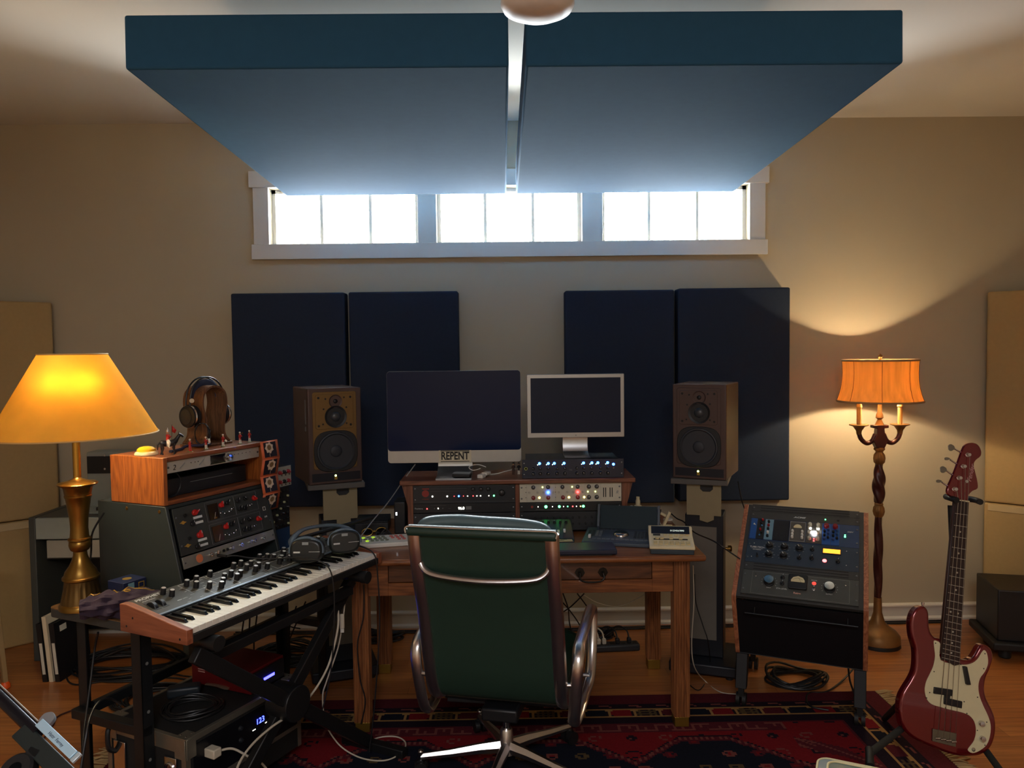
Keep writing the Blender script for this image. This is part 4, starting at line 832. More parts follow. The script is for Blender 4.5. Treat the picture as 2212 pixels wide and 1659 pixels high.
for x in (-.03, .05): MB().lathe([(.020, 0), (.020, .001)], 28, (x+(-.0 if x < 0 else .0)+(-.012 if x < 0 else .012), -.0035, .022), (0, -1, 0)).build('round_bezel', mat('clock_silver2', (198, 194, 180), .35, .3), o)
knob(o, .065, .022, .014, .014, CHROME, -.004, 'capknob', CHROME)
for k in range(5): knob(o, .10+k*.022, .028, .0018, .001, INK, -.003, 'disc')
for x in (-.125, -.105, -.09): knob(o, x, .026, .0022, .001, INK, -.003, 'disc')
b = MB(); b.bar((-.18, -.004, .012), (-.155, -.004, .030), .004, .0015, (0, 1, 0)).bar((-.085, -.004, .012), (-.062, -.004, .030), .004, .0015, (0, 1, 0)); b.build('handle', SILV, o)
text('2', .028, INK, o, (-.205, -.0034, .018), shear=.2)
o = thing('disc_player', 'black slim player lying inside the oak cabinet under the silver unit', 'player', bench(SX+WWd/2+.01, SY+.06, wz+.0165), rz=TRZ); MB().b2(-.22, .20, 0, .20, 0, .068).build('case', BLK, o, bevel=.003); MB().b2(-.1, .12, -.001, 0, .042, .0435).build('trim_line', GREYP, o); MB().b2(-.2, .19, -.002, 0, .002, .006).build('bottom_trim', STEEL, o)
tag(MB().tube([Vector(bench(SX+.075+.045*math.cos(t*.42), SY+.05, wz+.066+.048*math.sin(t*.42))) for t in range(15)], .003, closed=True).build('coiled_cable', BLK), 'black cable loop inside the left end of the oak cabinet', 'cable')
CTZ = wz+WH
# folded photo strip hanging at right front corner
o = thing('photo_strip', 'orange edged folding strip of photo prints hanging from the oak cabinet front', 'photo strip', bench(SX+.485, SY-.012, CTZ+.004), rz=TRZ)
PO = mat('orange_card', (212, 104, 62), .6); sh = .075; w_ = .105; zz = 0; yy = [0, -.012, 0.004, -.010, .006]
for k in range(4):
    a_ = (0, yy[k], -k*sh); c_ = (0, yy[k+1], -(k+1)*sh); b = MB(); b.add([(0, a_[1], a_[2]), (w_, a_[1], a_[2]), (w_, c_[1], c_[2]), (0, c_[1], c_[2])], [(0, 1, 2, 3)]); pr_ = b.build('photo_card', PO, o, solid=.001)
    def q(u, v, e=-.0012): return (u*w_, a_[1]+(c_[1]-a_[1])*v+e, a_[2]+(c_[2]-a_[2])*v)
    b = MB(); b.cur = 0; b.add([q(.14, .08), q(.86, .08), q(.86, .92), q(.14, .92)], [(0, 1, 2, 3)])
    b.cur = 1; n = 14; cxu = .55 if k % 2 else .45; b.add([q(cxu+(.2+(.06 if i % 2 else 0))*math.cos(2*math.pi*i/n), .4+(.26+(.08 if i % 2 else 0))*math.sin(2*math.pi*i/n), -.0016) for i in range(n)], [tuple(range(n))])
    b.cur = 2; b.add([q(cxu+.12*math.cos(2*math.pi*i/n), .38+.15*math.sin(2*math.pi*i/n), -.002) for i in range(n)], [tuple(range(n))])
    b.cur = 1; b.add([q(cxu-.02, .7, -.0016), q(cxu+.0, .7, -.0016), q(cxu+.0, .9, -.0016), q(cxu-.02, .9, -.0016)], [(0, 1, 2, 3)])
    b.build('picture', [mat('photo_dark', (30, 28, 40), .4), mat('photo_cream', (214, 190, 166), .5), mat('photo_brown', (128, 100, 66), .5)], pr_, flat=True)
# white preamp + 500 rack to the right of the cabinet
o = thing('small_rack', 'narrow dark module rack with blue lower panel behind the photo strip', 'rack', bench(SX+cw_+.04, SY+.02, TBZ), rz=TRZ)
MB().b2(0, .13, 0, .25, 0, .325).build('case', mat('rack_blue', (30, 58, 92), .45), o, bevel=.002)
mp_ = MB().b2(.004, .126, -.003, 0, .14, .322).build('module_panel', BLK, o)
for i in range(5):
    for j in range(7): knob(mp_, .018+i*.024, .155+j*.025, .005, .008, (BLK, BLK, mat('pale_knob', (170, 170, 130), .5), CHROME, BLK)[(i*3+j*2) % 5], -.003, 'disc', name='module_knob')
o = thing('small_preamp', 'silver two row box with dark red knobs standing on the narrow module rack', 'preamp', bench(SX+cw_+.03, SY+.015, TBZ+.3255), rz=TRZ)
MB().b2(0, .15, .004, .24, 0, .088).build('case', STEEL, o, bevel=.002); MB().b2(0, .15, 0, .004, 0, .088).build('faceplate', mat('pre_silver', (170, 168, 156), .4, .3), o)
for i in range(3):
    for j in range(2): knob(o, .075+i*.027, .022+j*.042, .008, .014, (KR, BLK, KR)[i], 0, cap=PRINT, ang=30); knob(o, .085+i*.025, .008+j*.042, .003, .005, CHROME, 0, 'disc')
# headphone holder + headphones on cabinet
def cabp(x, y, z=0): return bench(SX+x, SY+y, CTZ+z)
WAL = wood('walnut', (70, 44, 28), (128, 88, 56), 'z', 18, .4)
hs = thing('headphone_stand', 'bent walnut headphone stand shaped like an omega on the oak cabinet', 'headphone stand', cabp(.365, .165), rz=64)
om = spline([(-.075, 0, .010), (-.052, 0, .035), (-.045, 0, .07), (-.052, 0, .12), (-.063, 0, .17), (-.056, 0, .215), (-.03, 0, .238), (0, 0, .245), (.03, 0, .238), (.056, 0, .215), (.063, 0, .17), (.052, 0, .12), (.045, 0, .07), (.052, 0, .035), (.075, 0, .010)], 4)
b = MB(); n = len(om); vs = []
for i, p in enumerate(om):
    t = (om[min(i+1, n-1)]-om[max(i-1, 0)]).normalized(); nr = Vector((-t.z, 0, t.x)); 
    for y_, o_ in ((-.055, -.004), (-.055, .004), (.055, .004), (.055, -.004)): vs.append(Vector((p.x, y_, p.z))+nr*o_)
b.add(vs, [(i*4+j, i*4+(j+1) % 4, (i+1)*4+(j+1) % 4, (i+1)*4+j) for i in range(n-1) for j in range(4)]+[(0, 1, 2, 3), ((n-1)*4+3, (n-1)*4+2, (n-1)*4+1, (n-1)*4)]); b.build('omega_frame', WAL, hs)
MB().b2(-.085, .085, -.06, .06, 0, .010).build('base', WAL, hs, bevel=.003)
hp = thing('headphones', 'black and silver headphones hanging on the walnut stand', 'headphones', cabp(.365, .165, .0), rz=64)
for dy in (-.012, .012): MB().tube(spline([(-.085, dy, .13), (-.09, dy, .18), (-.078, dy, .235), (-.045, dy, .27), (0, dy, .283), (.045, dy, .27), (.078, dy, .235), (.09, dy, .18), (.085, dy, .13)], 5), .0035, 8).build('headband_wire', BLK, hp)
MB().tube(spline([(-.068, 0, .20), (-.05, 0, .245), (0, 0, .262), (.05, 0, .245), (.068, 0, .20)], 5), .014, 10, sy=.25, upv=(0, 1, 0)).build('head_strap', mat('strap_navy', (44, 54, 80), .6), hp)
for s in (-1, 1):
    b = MB(); b.lathe([(.030, .022), (.044, .016), (.047, .004), (.044, -.006), (.030, -.010)], 32, (s*.082, 0, .125), (s, 0, 0)); ec = b.build('ear_cup', BLK, hp)
    MB().lathe([(.046, .010), (.049, .006), (.046, .002)], 32, (s*.082, 0, .125), (s, 0, 0)).build('cup_ring', CHROME, ec); MB().lathe([(.031, .0225), (.031, .0235), (.001, .0235)], 32, (s*.082, 0, .125), (s, 0, 0)).build('cup_grille', DKP, ec)
    MB().lathe([(.044, -.006), (.046, -.016), (.03, -.02), (.02, -.016)], 28, (s*.082, 0, .125), (s, 0, 0)).build('ear_cushion', RUB, ec)
    MB().lathe([(.009, 0), (.009, .006), (.005, .007)], 18, (s*.088, -.018, .19), (s*.5, -1, 0)).build('hinge_button', mat('hinge_cream', (214, 200, 170), .4), hp)
tag(MB().tube([Vector(cabp(.33, .09, 0))+Vector((-.03,-.02,0))+Vector((.03*math.cos(t*.35)*(1+.1*math.sin(t)), -.02+.006*math.sin(t*1.7), .055+.045*math.sin(t*.35))) for t in range(90)], .0018, 6).build('coiled_cable', BLK), 'thin black headphone cable looped below the hanging headphones', 'cable')
# toy soldiers on cabinet front edge
items = [(.17, .05, 'pipes', TR, 'turban', TR, 'toy soldier with dark bagpipes, nearest the toy horse'), (.25, .05, 'drum', TR, 'turban', TW, 'red coated toy soldier beating a large white bass drum'), (.345, .055, 'small_drum', TR, 'turban', TW, 'red coated toy soldier with a small tipped side drum'), (.435, .05, 'bugle', TR, 'turban', TW, 'red coated toy soldier raising a bugle, second from the photo strip'), (.495, .055, 'rifle', TR, 'turban', TW, 'red coated toy soldier nearest the photo strip, arm raised high')]
for x, y, it, co, ht, lg, lb in items: soldier(lb, cabp(x, y, .0005), 60, coat=co, hat=ht, legs=lg, item=it)
# horse with rider
ho = thing('toy_horseman', 'toy lancer with red flag riding a black horse at the cabinet corner', 'toy horseman', cabp(.075, .06, .0005), rz=30); ho.scale = (1.4, 1.4, 1.4)
b = MB()
b.tube(spline([(-.020, 0, .031), (-.012, 0, .032), (0, 0, .030), (.012, 0, .032), (.019, 0, .037), (.026, 0, .047), (.030, 0, .053)], 3), [.004, .0075, .0085, .009, .0088, .0086, .0085, .0085, .0085, .0088, .0085, .0078, .007, .0058, .005, .0046, .0042, .004, .0038][:19], 12)
b.tube([(.027, 0, .054), (.035, 0, .050), (.039, 0, .046)], [.0042, .0035, .0026], 10); b.cyl((.028, .002, .056), (.0275, .003, .061), .0013, .0003, 6); b.cyl((.028, -.002, .056), (.0275, -.003, .061), .0013, .0003, 6)
for x, y, dx in ((.014, .005, .004), (.016, -.005, -.002), (-.014, .005, -.004), (-.016, -.005, .002)):
    sg = 1 if x > 0 else -1; b.tube([(x, y, .030), (x-.002*sg+dx, y, .018), (x+dx*.5, y, .009), (x+dx, y, .001)], [.0045, .0026, .0018, .0022], 8)
b.tube(spline([(-.020, 0, .034), (-.026, 0, .028), (-.026, 0, .014)], 3), [.002, .003, .0025, .0025, .0025, .002, .0008], 6); b.build('horse', TB, ho)
b = MB(); b.lathe([(.0095, -.004), (.0097, .004)], 14, (0, 0, .031), (1, 0, 0)); b.build('saddle_cloth', TW, ho)
b = MB(); b.tube([(0, 0, .038), (0, 0, .047), (0, 0, .055)], [.0045, .0042, .005], 10); b.tube([(.001, .005, .054), (.004, .008, .048), (.007, .004, .045)], .0016, 6); b.tube([(.001, -.005, .054), (.004, -.009, .05), (.008, -.009, .05)], .0016, 6); b.build('rider_coat', TR, ho)
for s in (-1, 1): MB().tube([(0, s*.003, .040), (.004, s*.010, .034), (.001, s*.010, .022), (.004, s*.010, .020)], [.003, .0025, .0018, .0018], 8).build('rider_leg', TW, ho)
MB().sph((0, 0, .060), .0034, 12).build('rider_head', SKIN, ho); MB().lathe([(.004, .062), (.0035, .065), (.0015, .069), (.0003, .074)], 12).build('rider_helmet', mat('helmet_silver', (205, 200, 190), .3, .6), ho)
b = MB(); b.tube([(.008, -.009, .022), (.010, -.010, .082)], .0006, 6); fl = b.build('lance', TB, ho)
MB().add([(.010, -.010, .080), (.021, -.013, .066), (.017, -.012, .058), (.010, -.010, .062)], [(0, 1, 2, 3)]).build('flag', TR, fl, solid=.0006)
o = thing('call_button', 'yellow dome push button on a cream base at the corner of the oak cabinet', 'push button', cabp(.045, .14, .0005), rz=0)
MB().lathe([(.040, 0), (.042, .003), (.040, .010), (.034, .014)], 32).build('base', IVORY, o); MB().lathe([(.033, .0145), (.032, .022), (.024, .029), (.010, .032), (.001, .0325)], 32).build('dome', mat('yellow_plastic', (238, 184, 30), .35), o)
tag(MB().tube(spline([cabp(.12, .10, .005), cabp(.19, .12, .005), cabp(.23, .13, .012), cabp(.28, .10, .010), cabp(.34, .12, .010), cabp(.36, .2, .006)], 6), .006, 8).build('blue_cable', mat('cable_navy', (40, 40, 66), .4)), 'thick dark blue cable lying around the base of the walnut stand', 'cable')
# ================= brass table lamp =================
lp = bench(.125, -.02)
lp = (-1.552, 2.80, TBZ)
lamp = thing('table_lamp', 'tall fluted brass table lamp with a glowing yellow cone shade', 'table lamp', lp)
def z_at(py): return at(175, py, 2.80).z-TBZ
sc_ = 2.80/F
pr_ = [(44, 1316), (44, 1296), (40, 1293), (38, 1292)]
b = MB(); b.lathe([(r*sc_, max(0, z_at(y))) for r, y in [(45, 1315), (45, 1303), (43, 1300), (41, 1298)]], 40); b.build('base_ring', BRASS, lamp)
b = MB(); b.lathe([(r*sc_, z_at(y)) for r, y in [(41, 1298), (41, 1291), (39, 1282), (36, 1268), (34, 1255), (33, 1250)]], 72, flute=lambda t, j: -.045*abs(math.sin(t*11)) if 0 < j < 5 else 0); b.build('fluted_base', mat('bronze_dark', (110, 86, 50), .4, .9, var=.25, scale=10), lamp)
b = MB(); b.lathe([(r*sc_, z_at(y)) for r, y in [(33, 1251), (37, 1248), (37, 1244), (33, 1240), (31, 1232), (23, 1221), (17, 1208), (14, 1198), (13.5, 1190), (18, 1187), (20, 1183), (22, 1176), (21, 1168), (19, 1166), (23, 1165), (23, 1162), (19, 1160), (17.5, 1140), (18.5, 1120), (22, 1095), (25, 1075), (27, 1072), (27, 1069), (26, 1068), (29, 1052), (33, 1048), (38, 1047), (40, 1044), (38, 1042), (20, 1038), (10, 1034), (7, 1030)]], 40); b.build('lamp_body', BRASS, lamp)
b = MB(); b.lathe([(8*sc_, z_at(1032)), (8*sc_, z_at(900)), (4*sc_, z_at(899)), (4*sc_, z_at(790))], 24, flute=lambda t, j: -.05*abs(math.sin(t*5))); b.build('stem', mat('lamp_brass', (190, 146, 66), .3, 1, var=.1), lamp)
def shade_mat(name, col, tr, stripe=None):
    m = bpy.data.materials.new(name); m.use_nodes = True; nt = m.node_tree; nt.nodes.clear(); out = nn(nt, 'ShaderNodeOutputMaterial'); mx = nn(nt, 'ShaderNodeMixShader'); mx.inputs[0].default_value = tr
    d = nn(nt, 'ShaderNodeBsdfDiffuse'); t = nn(nt, 'ShaderNodeBsdfTranslucent'); tc = nn(nt, 'ShaderNodeTexCoord'); mp = nn(nt, 'ShaderNodeMapping'); no = nn(nt, 'ShaderNodeTexNoise')
    nt.links.new(tc.outputs['Object'], mp.inputs[0]); nt.links.new(mp.outputs[0], no.inputs['Vector']); no.inputs['Scale'].default_value = 14 if not stripe else 40
    if stripe: mp.inputs['Rotation'].default_value = stripe; mp.inputs['Scale'].default_value = (1, 1, .06)
    cr = nn(nt, 'ShaderNodeMix', data_type='RGBA'); c = lin(col); v = .12 if not stripe else .45
    cr.inputs[6].default_value = (*[x*(1-v) for x in c], 1); cr.inputs[7].default_value = (*[min(1, x*(1+v*.4)) for x in c], 1); nt.links.new(no.outputs[0], cr.inputs[0])
    nt.links.new(cr.outputs[2], d.inputs[0]); nt.links.new(cr.outputs[2], t.inputs[0]); nt.links.new(d.outputs[0], mx.inputs[1]); nt.links.new(t.outputs[0], mx.inputs[2]); nt.links.new(mx.outputs[0], out.inputs[0]); return m
zs0, zs1 = z_at(938), z_at(765)
b = MB(); b.shell([(162.5*sc_, zs0), (66.5*sc_, zs1)], 64, .0015); sh_ = b.build('lamp_shade', shade_mat('parchment_shade', (238, 202, 118), .75), lamp)
for r, z in ((162.5, zs0), (66.5, zs1)): MB().tube([(r*sc_*math.cos(t*math.pi/32), r*sc_*math.sin(t*math.pi/32), z) for t in range(64)], .003, 8, closed=True).build('shade_rim', mat('shade_trim', (214, 176, 110), .7), sh_)
b = MB(); [b.tube([(0, 0, zs1-.01), (66*sc_*math.cos(R(a)), 66*sc_*math.sin(R(a)), zs1-.004)], .0015, 6) for a in (0, 120, 240)]; b.build('shade_spider', BRASS, sh_)
BULB = glow('bulb_glow', (255, 214, 130), 12)
for bx_, by_ in ((.012, -.112), (.078, -.084)):
    zb_ = z_at(838); MB().sph((bx_, by_, zb_), .024, 18, (1, 1, 1.2)).build('bulb', BULB, lamp); MB().tube([(0, 0, zb_-.07), (bx_*.9, by_*.9, zb_-.06), (bx_, by_, zb_-.03)], .009, 10).build('bulb_holder', BRASS, lamp)
    light('table_lamp_light', 'POINT', (lp[0]+bx_, lp[1]+by_, lp[2]+zb_), 28, (1, .84, .56), .026)
tag(MB().tube(spline([Vector((lp[0]+.05, lp[1]+.06, TBZ+.35)) + Vector((0, .02, -.02)), at(200, 1150, 2.86), at(197, 1190, 2.86), at(195, 1240, 2.86), Vector(bench(.22, .0, TBZ+.004)), Vector(bench(.30, -.01, TBZ+.004))]+[]), .0035).build('lamp_cord', BLK), 'black cord hanging beside the brass lamp body', 'cable')
# purple drawstring bag and blue box
PUR = mat('purple_felt', (46, 32, 50), .9, var=.15, scale=20, bump=.4, bscale=400)
bg_ = thing('drawstring_bag', 'crumpled dark purple drawstring bag with gold piping on the workbench', 'bag', (-1.352, 2.70, TBZ), rz=27)
def bagf(u, v):
    a = 2*math.pi*v; x = -.135+.27*u; prof_ = (.35+.65*math.sin(math.pi*min(1, .08+u*.95))**.6); r = .052*prof_; n_ = math.sin(9*a+6*u)*.1+math.sin(5*u*6+3*a)*.12+math.sin(3*a-11*u)*.08
    return Vector((x, r*1.15*math.cos(a)*(1+n_), max(.001, .045+r*.82*math.sin(a)*(1+n_))))
b = MB(); b.grid(bagf, 40, 32); b.build('bag_cloth', PUR, bg_)
pcs = [(max(.02, .3*i/20+.25), .20+.05*math.sin(i*.9)) for i in range(12)]
MB().tube([bagf(.1+.8*i/24, .2+.05*math.sin(i*.7))+Vector((0, 0, .002)) for i in range(25)], .0016, 6).build('piping', GOLD, bg_); MB().tube([bagf(.15+.8*i/24, .72+.12*math.sin(i*.35)+.22)+Vector((0, -.002, .002)) for i in range(25)], .0014, 6).build('piping', mat('cord_grey', (110, 100, 104), .6), bg_)
p_ = bagf(.55, .28); MB().tube([(p_.x+.010*math.cos(t), p_.y+.012*math.sin(t), p_.z+.004) for t in [k*math.pi/8 for k in range(16)]], .0016, 6, closed=True).build('emblem', GOLD, bg_)
o = thing('gift_box', 'small dark blue box with a gold oval emblem behind the purple bag', 'box', bench(.140, -.255), rz=TRZ-4)
DB = mat('box_blue', (28, 38, 70), .4); MB().b2(-.045, .045, -.035, .05, 0, .062).build('box_base', DB, o, bevel=.002); MB().b2(-.047, .047, -.037, .052, .063, .095).build('lid', DB, o, bevel=.002)
MB().lathe([(.016, 0), (.016, .0008)], 24, (0, .008, .095)).build('emblem', GOLD, o); MB().b2(-.028, -.004, -.0385, -.037, .05, .089).build('side_label', mat('pale_teal', (120, 160, 170), .5), o); lines(MB(), .012, .036, .063, .085, .003).build('clasp', GOLD, o).location = (0, -.036, 0)
# ================= synthesizer =================
SYL = .99; SRZ = 63; sA = Vector((-.965, 2.30, .775))
_s = Matrix.Rotation(R(SRZ), 4, 'Z')
def syn(x, y, z): v = _s @ Vector((x, y, 0)); return (sA.x+v.x, sA.y+v.y, z)
sy = thing('synthesizer', 'wooden sided keyboard synthesizer with many small black knobs in front of the workbench', 'synthesizer', tuple(sA), rz=SRZ)
CHK = wood('cheek_wood', (112, 58, 36), (168, 98, 66), 'y', 10, .5); CHK2 = CHK
prf = [(0, 0), (.30, 0), (.30, .088), (.27, .090), (.03, .050), (0, .046)]
for x in (0, SYL-.024):
    ck = MB().prx(prf, x, x+.024).build('side_cheek', CHK, sy, bevel=.002)
    if x == 0: [MB().lathe([(.004, 0), (.003, .001)], 10, (0, y_, z_), (-1, 0, 0)).build('cheek_screw', INK, ck) for y_, z_ in ((.24, .05), (.27, .02), (.03, .015))]
SYB = mat('synth_panel', (62, 60, 54), .42, .3); SYK = mat('synth_base', (26, 26, 27), .5)
MB().b2(.024, SYL-.024, .0, .30, .002, .026).b2(.024, SYL-.024, .15, .30, .026, .055).build('base', SYK, sy, bevel=.001)
tlt = math.atan2(.024, .125); sp = MB().b2(0, SYL-.048, 0, .142, 0, .004).build('control_panel', SYB, sy, bevel=.0008); sp.location = (.024, .158, .057); sp.rotation_euler = (tlt, 0, 0)
MB().b2(0, SYL-.048, -.0005, .008, .0005, .0046).build('panel_edge', mat('edge_blue_grey', (120, 130, 142), .35, .5), sp)
kw = (SYL-.05-.004)/36; kwm = MB().b2(.0006, kw-.0006, 0, .15, 0, .018).build('white_key', mat('key_white', (240, 236, 224), .3), sy, bevel=.0008); kbm = None
for i in range(36):
    k_ = kwm if i == 0 else share(kwm, sy); k_.location = (.027+i*kw, .006, .027)
for i in range(35):
    if i % 7 in (0, 1, 3, 4, 5):
        if kbm is None:
            kbm = MB().add([(-.006, 0, 0), (.006, 0, 0), (.006, .095, 0), (-.006, .095, 0), (-.0045, .010, .011), (.0045, .010, .011), (.0045, .095, .012), (-.0045, .095, .012)], [(0, 3, 2, 1), (4, 5, 6, 7), (0, 1, 5, 4), (1, 2, 6, 5), (2, 3, 7, 6), (3, 0, 4, 7)]).build('black_key', mat('key_black', (16, 16, 17), .25), sy, bevel=.001); k_ = kbm
        else: k_ = share(kbm, sy)
        k_.location = (.027+(i+1)*kw, .058, .0452)
# knobs on panel
kn = None; cols = []
pat = [(.115, .115), (.125, .085), (.21, .115), (.225, .085), (.255, .12), (.255, .055), (.285, .03), (.31, .05), (.32, .125), (.34, .075), (.37, .045), (.375, .08), (.40, .06), (.43, .125), (.465, .125), (.455, .085), (.49, .10), (.47, .055), (.50, .07), (.52, .045), (.56, .125), (.585, .11), (.60, .09), (.59, .05), (.615, .065), (.64, .045), (.655, .09), (.68, .115), (.70, .06), (.71, .09), (.735, .045), (.76, .125), (.765, .10), (.765, .075), (.765, .05), (.80, .125), (.80, .10), (.80, .075), (.80, .05), (.80, .025), (.84, .12), (.84, .09), (.84, .06), (.88, .11), (.90, .07)]
pmk = MB().lathe([(.0098, 0), (.0094, .004), (.0088, .020), (.0084, .022)], 16); pmk.cur = 1; pmk.lathe([(.0072, .022), (.0068, .023), (.001, .023)], 16); 
for i, (x, y) in enumerate(pat):
    if kn is None: kn = pmk.build('knob', [BLK, mat('knob_cap', (190, 190, 186), .3, .5)], sp); k_ = kn
    else: k_ = share(kn, sp)
    k_.location = (x, y, .004)
b = MB()
def ln(x0, y0, x1, y1): b.bar((x0, y0, .0042), (x1, y1, .0042), .0010, .0004)
for x0, x1, y0, y1 in ((.19, .30, .065, .135), (.24, .36, .015, .065), (.31, .50, .095, .135), (.38, .53, .03, .09), (.54, .70, .10, .137), (.55, .69, .02, .08), (.73, .83, .015, .137)):
    ln(x0, y0, x1, y0); ln(x1, y0, x1, y1); ln(x0, y1, x1, y1); ln(x0, y0, x0, y1)
rn = random.Random(11)
for i in range(90): x = rn.uniform(.10, .93); y = rn.uniform(.012, .132); ln(x, y, x+rn.uniform(.006, .016), y)
b.build('panel_print', PRINT, sp)
text('PROPHET', .020, PRINT, sp, (.065, .125, .0042), (0, 0, 0), ext=.0002, sx=1.1); text('six voice polyphonic', .006, PRINT, sp, (.055, .108, .0042), (0, 0, 0), ext=.0002)
for x in (.035, .065):
    MB().b2(x-.011, x+.011, .035, .095, .004, .0046).build('wheel_slot', INK, sp); MB().lathe([(.024, -.007), (.026, -.005), (.026, .005), (.024, .007)], 28, (x, .065, -.008), (1, 0, 0)).build('pitch_wheel', BLK, sp)
text('HOLD  LATCH', .006, PRINT, sp, (.135, .045, .0042), (0, 0, 0), ext=.0002)
# X keyboard stand
xs_ = thing('keyboard_stand', 'black folding X shaped stand carrying the synthesizer', 'keyboard stand', syn(.5, .15, 0), rz=SRZ)
STK = mat('stand_tube', (30, 31, 33), .4, .3)
def xs(x, y, z): return (x-.5, y-.15, z)
MB().bar(xs(.06, .04, .72), xs(.93, .04, .03), .05, .03, (0, 1, 0)).build('leg', STK, xs_, bevel=.004); MB().bar(xs(.90, .09, .72), xs(.12, .09, .03), .05, .03, (0, 1, 0)).build('leg', STK, xs_, bevel=.004)
MB().cyl(xs(.49, .015, .385), xs(.49, .115, .385), .065, n=28).build('locking_disc', STK, xs_, bevel=.003)
for x in (.10, .86):
    MB().cyl(xs(x, -.02, .751), xs(x, .13, .751), .0225, n=20).build('support_arm', STK, xs_); MB().cyl(xs(x, -.026, .751), xs(x, .0, .751), .0245, n=20).build('arm_cap', RUB, xs_)
for x in (.12, .93): MB().bar(xs(x, -.14, .02), xs(x, .17, .02), .04, .04).build('foot_bar', STK, xs_, bevel=.004)
MB().bar(xs(.14, .065, .68), xs(.86, .065, .69), .035, .035).build('cross_bar', STK, xs_, bevel=.003)
# headphones on the keys
hz_ = sA.z+.062
h2 = thing('headphones', 'closed black headphones lying on the right end of the synthesizer', 'headphones', syn(.76, .12, hz_), rz=SRZ-64)
for x, y, rz_ in ((-.04, -.075, 0), (.075, .06, 20)):
    b = MB(); n = 36
    poly = [(.062*math.copysign(abs(math.cos(2*math.pi*i/n))**.7, math.cos(2*math.pi*i/n)), .052+.046*math.copysign(abs(math.sin(2*math.pi*i/n))**.7, math.sin(2*math.pi*i/n))) for i in range(n)]
    b.prism(poly, -.03, .018); e = b.build('ear_cup', mat('cup_dark', (26, 30, 31), .35), h2, bevel=.012, seg=4); e.location = (x, y, 0); e.rotation_euler = (R(-8), 0, R(rz_))
    b = MB(); b.prism([(p*.97, .052+(q-.052)*.97) for p, q in poly], .019, .045); c_ = b.build('ear_cushion', RUB, e, bevel=.010, seg=3)
    b = MB(); b.tube([(.064*math.cos(t), -.012, .052+.050*math.sin(t)) for t in [R(-10+k*10) for k in range(21)]], .006, 8); b.build('cup_yoke', mat('yoke_blue', (96, 112, 128), .3, .4), e)
    MB().b2(-.012, .012, -.0315, -.030, .076, .086).build('cup_badge', mat('badge_grey', (150, 156, 156), .4), e); MB().b2(-.045, -.02, -.0315, -.030, .045, .051).build('cup_print', PRINT, e); MB().b2(.014, .056, -.0315, -.030, .049, .0505).build('cup_line', PRINT, e)
b = MB(); b.tube(spline([(-.10, -.03, .05), (-.125, .02, .07), (-.10, .085, .095), (-.03, .115, .105), (.05, .11, .105), (.10, .09, .09)], 6), .014, 10, sy=.5, upv=(0, 0, 1)); b.build('headband', mat('band_blue', (60, 72, 86), .4), h2)
tag(MB().tube(spline([syn(.84, .17, hz_+.05), syn(.90, .13, hz_+.045), syn(.925, .07, hz_+.02), syn(.93, -.005, hz_-.01), syn(.932, -.02, hz_-.1), syn(.925, -.03, hz_-.3), syn(.90, -.02, .25), syn(.88, 0, .02)], 8), .0028).build('headphone_cable', BLK), 'black headphone cable dropping over the right end of the piano keys', 'cable')
# long dark boom bar between synth and desk
bb = thing('microphone_boom', 'thin black boom bar reaching from the workbench toward the back of the desk', 'boom arm', tuple(at(640, 1165, 3.25)))
q0, q1 = at(640, 1168, 3.25), at(805, 1120, 3.55); MB().tube([(0, 0, 0), tuple(q1-q0)], .0085, 12).build('bar', BLK, bb); MB().tube([(0, 0, 0), (-.02, -.04, TBZ-q0.z)], .010, 12).build('post', BLK, bb)
# ================= tilted rack on the right =================
rk = thing('tilted_rack', 'tilted studio rack with wooden sides and casters right of the desk', 'rack', (1.012, 3.40, 0), rz=-25)
RW = .56; RH0, RH1 = .545, .872; RD = .44
RWO = wood('rack_wood', (136, 74, 48), (200, 132, 92), 'z', 14, .45); RGY = mat('rack_frame', (58, 58, 56), .5); RDK = mat('rack_body', (14, 15, 20), .6)
sd = [(0, RH0-.02), (.0, RH0), (RD, RH1), (RD+.12, RH1-.09), (RD+.12, .235), (.13, .235)]
for x in (0, RW-.02): MB().prx(sd, x, x+.02).build('side_panel', RWO, rk, bevel=.002)
dy, dz = RD, RH1-RH0; SL = math.hypot(dy, dz); ta = math.atan2(dz, dy)
fr_ = MB().b2(.02, .039, 0, SL, -.02, -.001).b2(RW-.039, RW-.02, 0, SL, -.02, -.001).b2(.039, RW-.039, 0, .014, -.02, -.001).b2(.039, RW-.039, SL-.014, SL, -.02, -.001).build('front_frame', RGY, rk, bevel=.001); fr_.location = (0, 0, RH0); fr_.rotation_euler = (ta, 0, 0)
MB().prx([(.004, RH0-.022), (.13, .24), (.145, .24), (.02, RH0-.022)], .02, RW-.02).build('lower_panel', RDK, rk); MB().prx([(.13, .236), (RD+.11, .236), (RD+.11, .25), (.14, .25)], .02, RW-.02).build('bottom_panel', RDK, rk)
MB().b2(.02, RW-.02, RD+.1, RD+.115, .25, RH1-.09).build('back_panel', RDK, rk)
b = MB(); b.cyl((.06, -.012, RH0-.07), (RW-.04, -.012, RH0-.07), .004, n=10); bar_ = b.build('front_bar', STEEL, rk); [MB().cyl((x, -.012, RH0-.07), (x, .004, RH0-.045), .003, n=8).build('bar_bracket', STEEL, bar_) for x in (.10, RW-.08)]
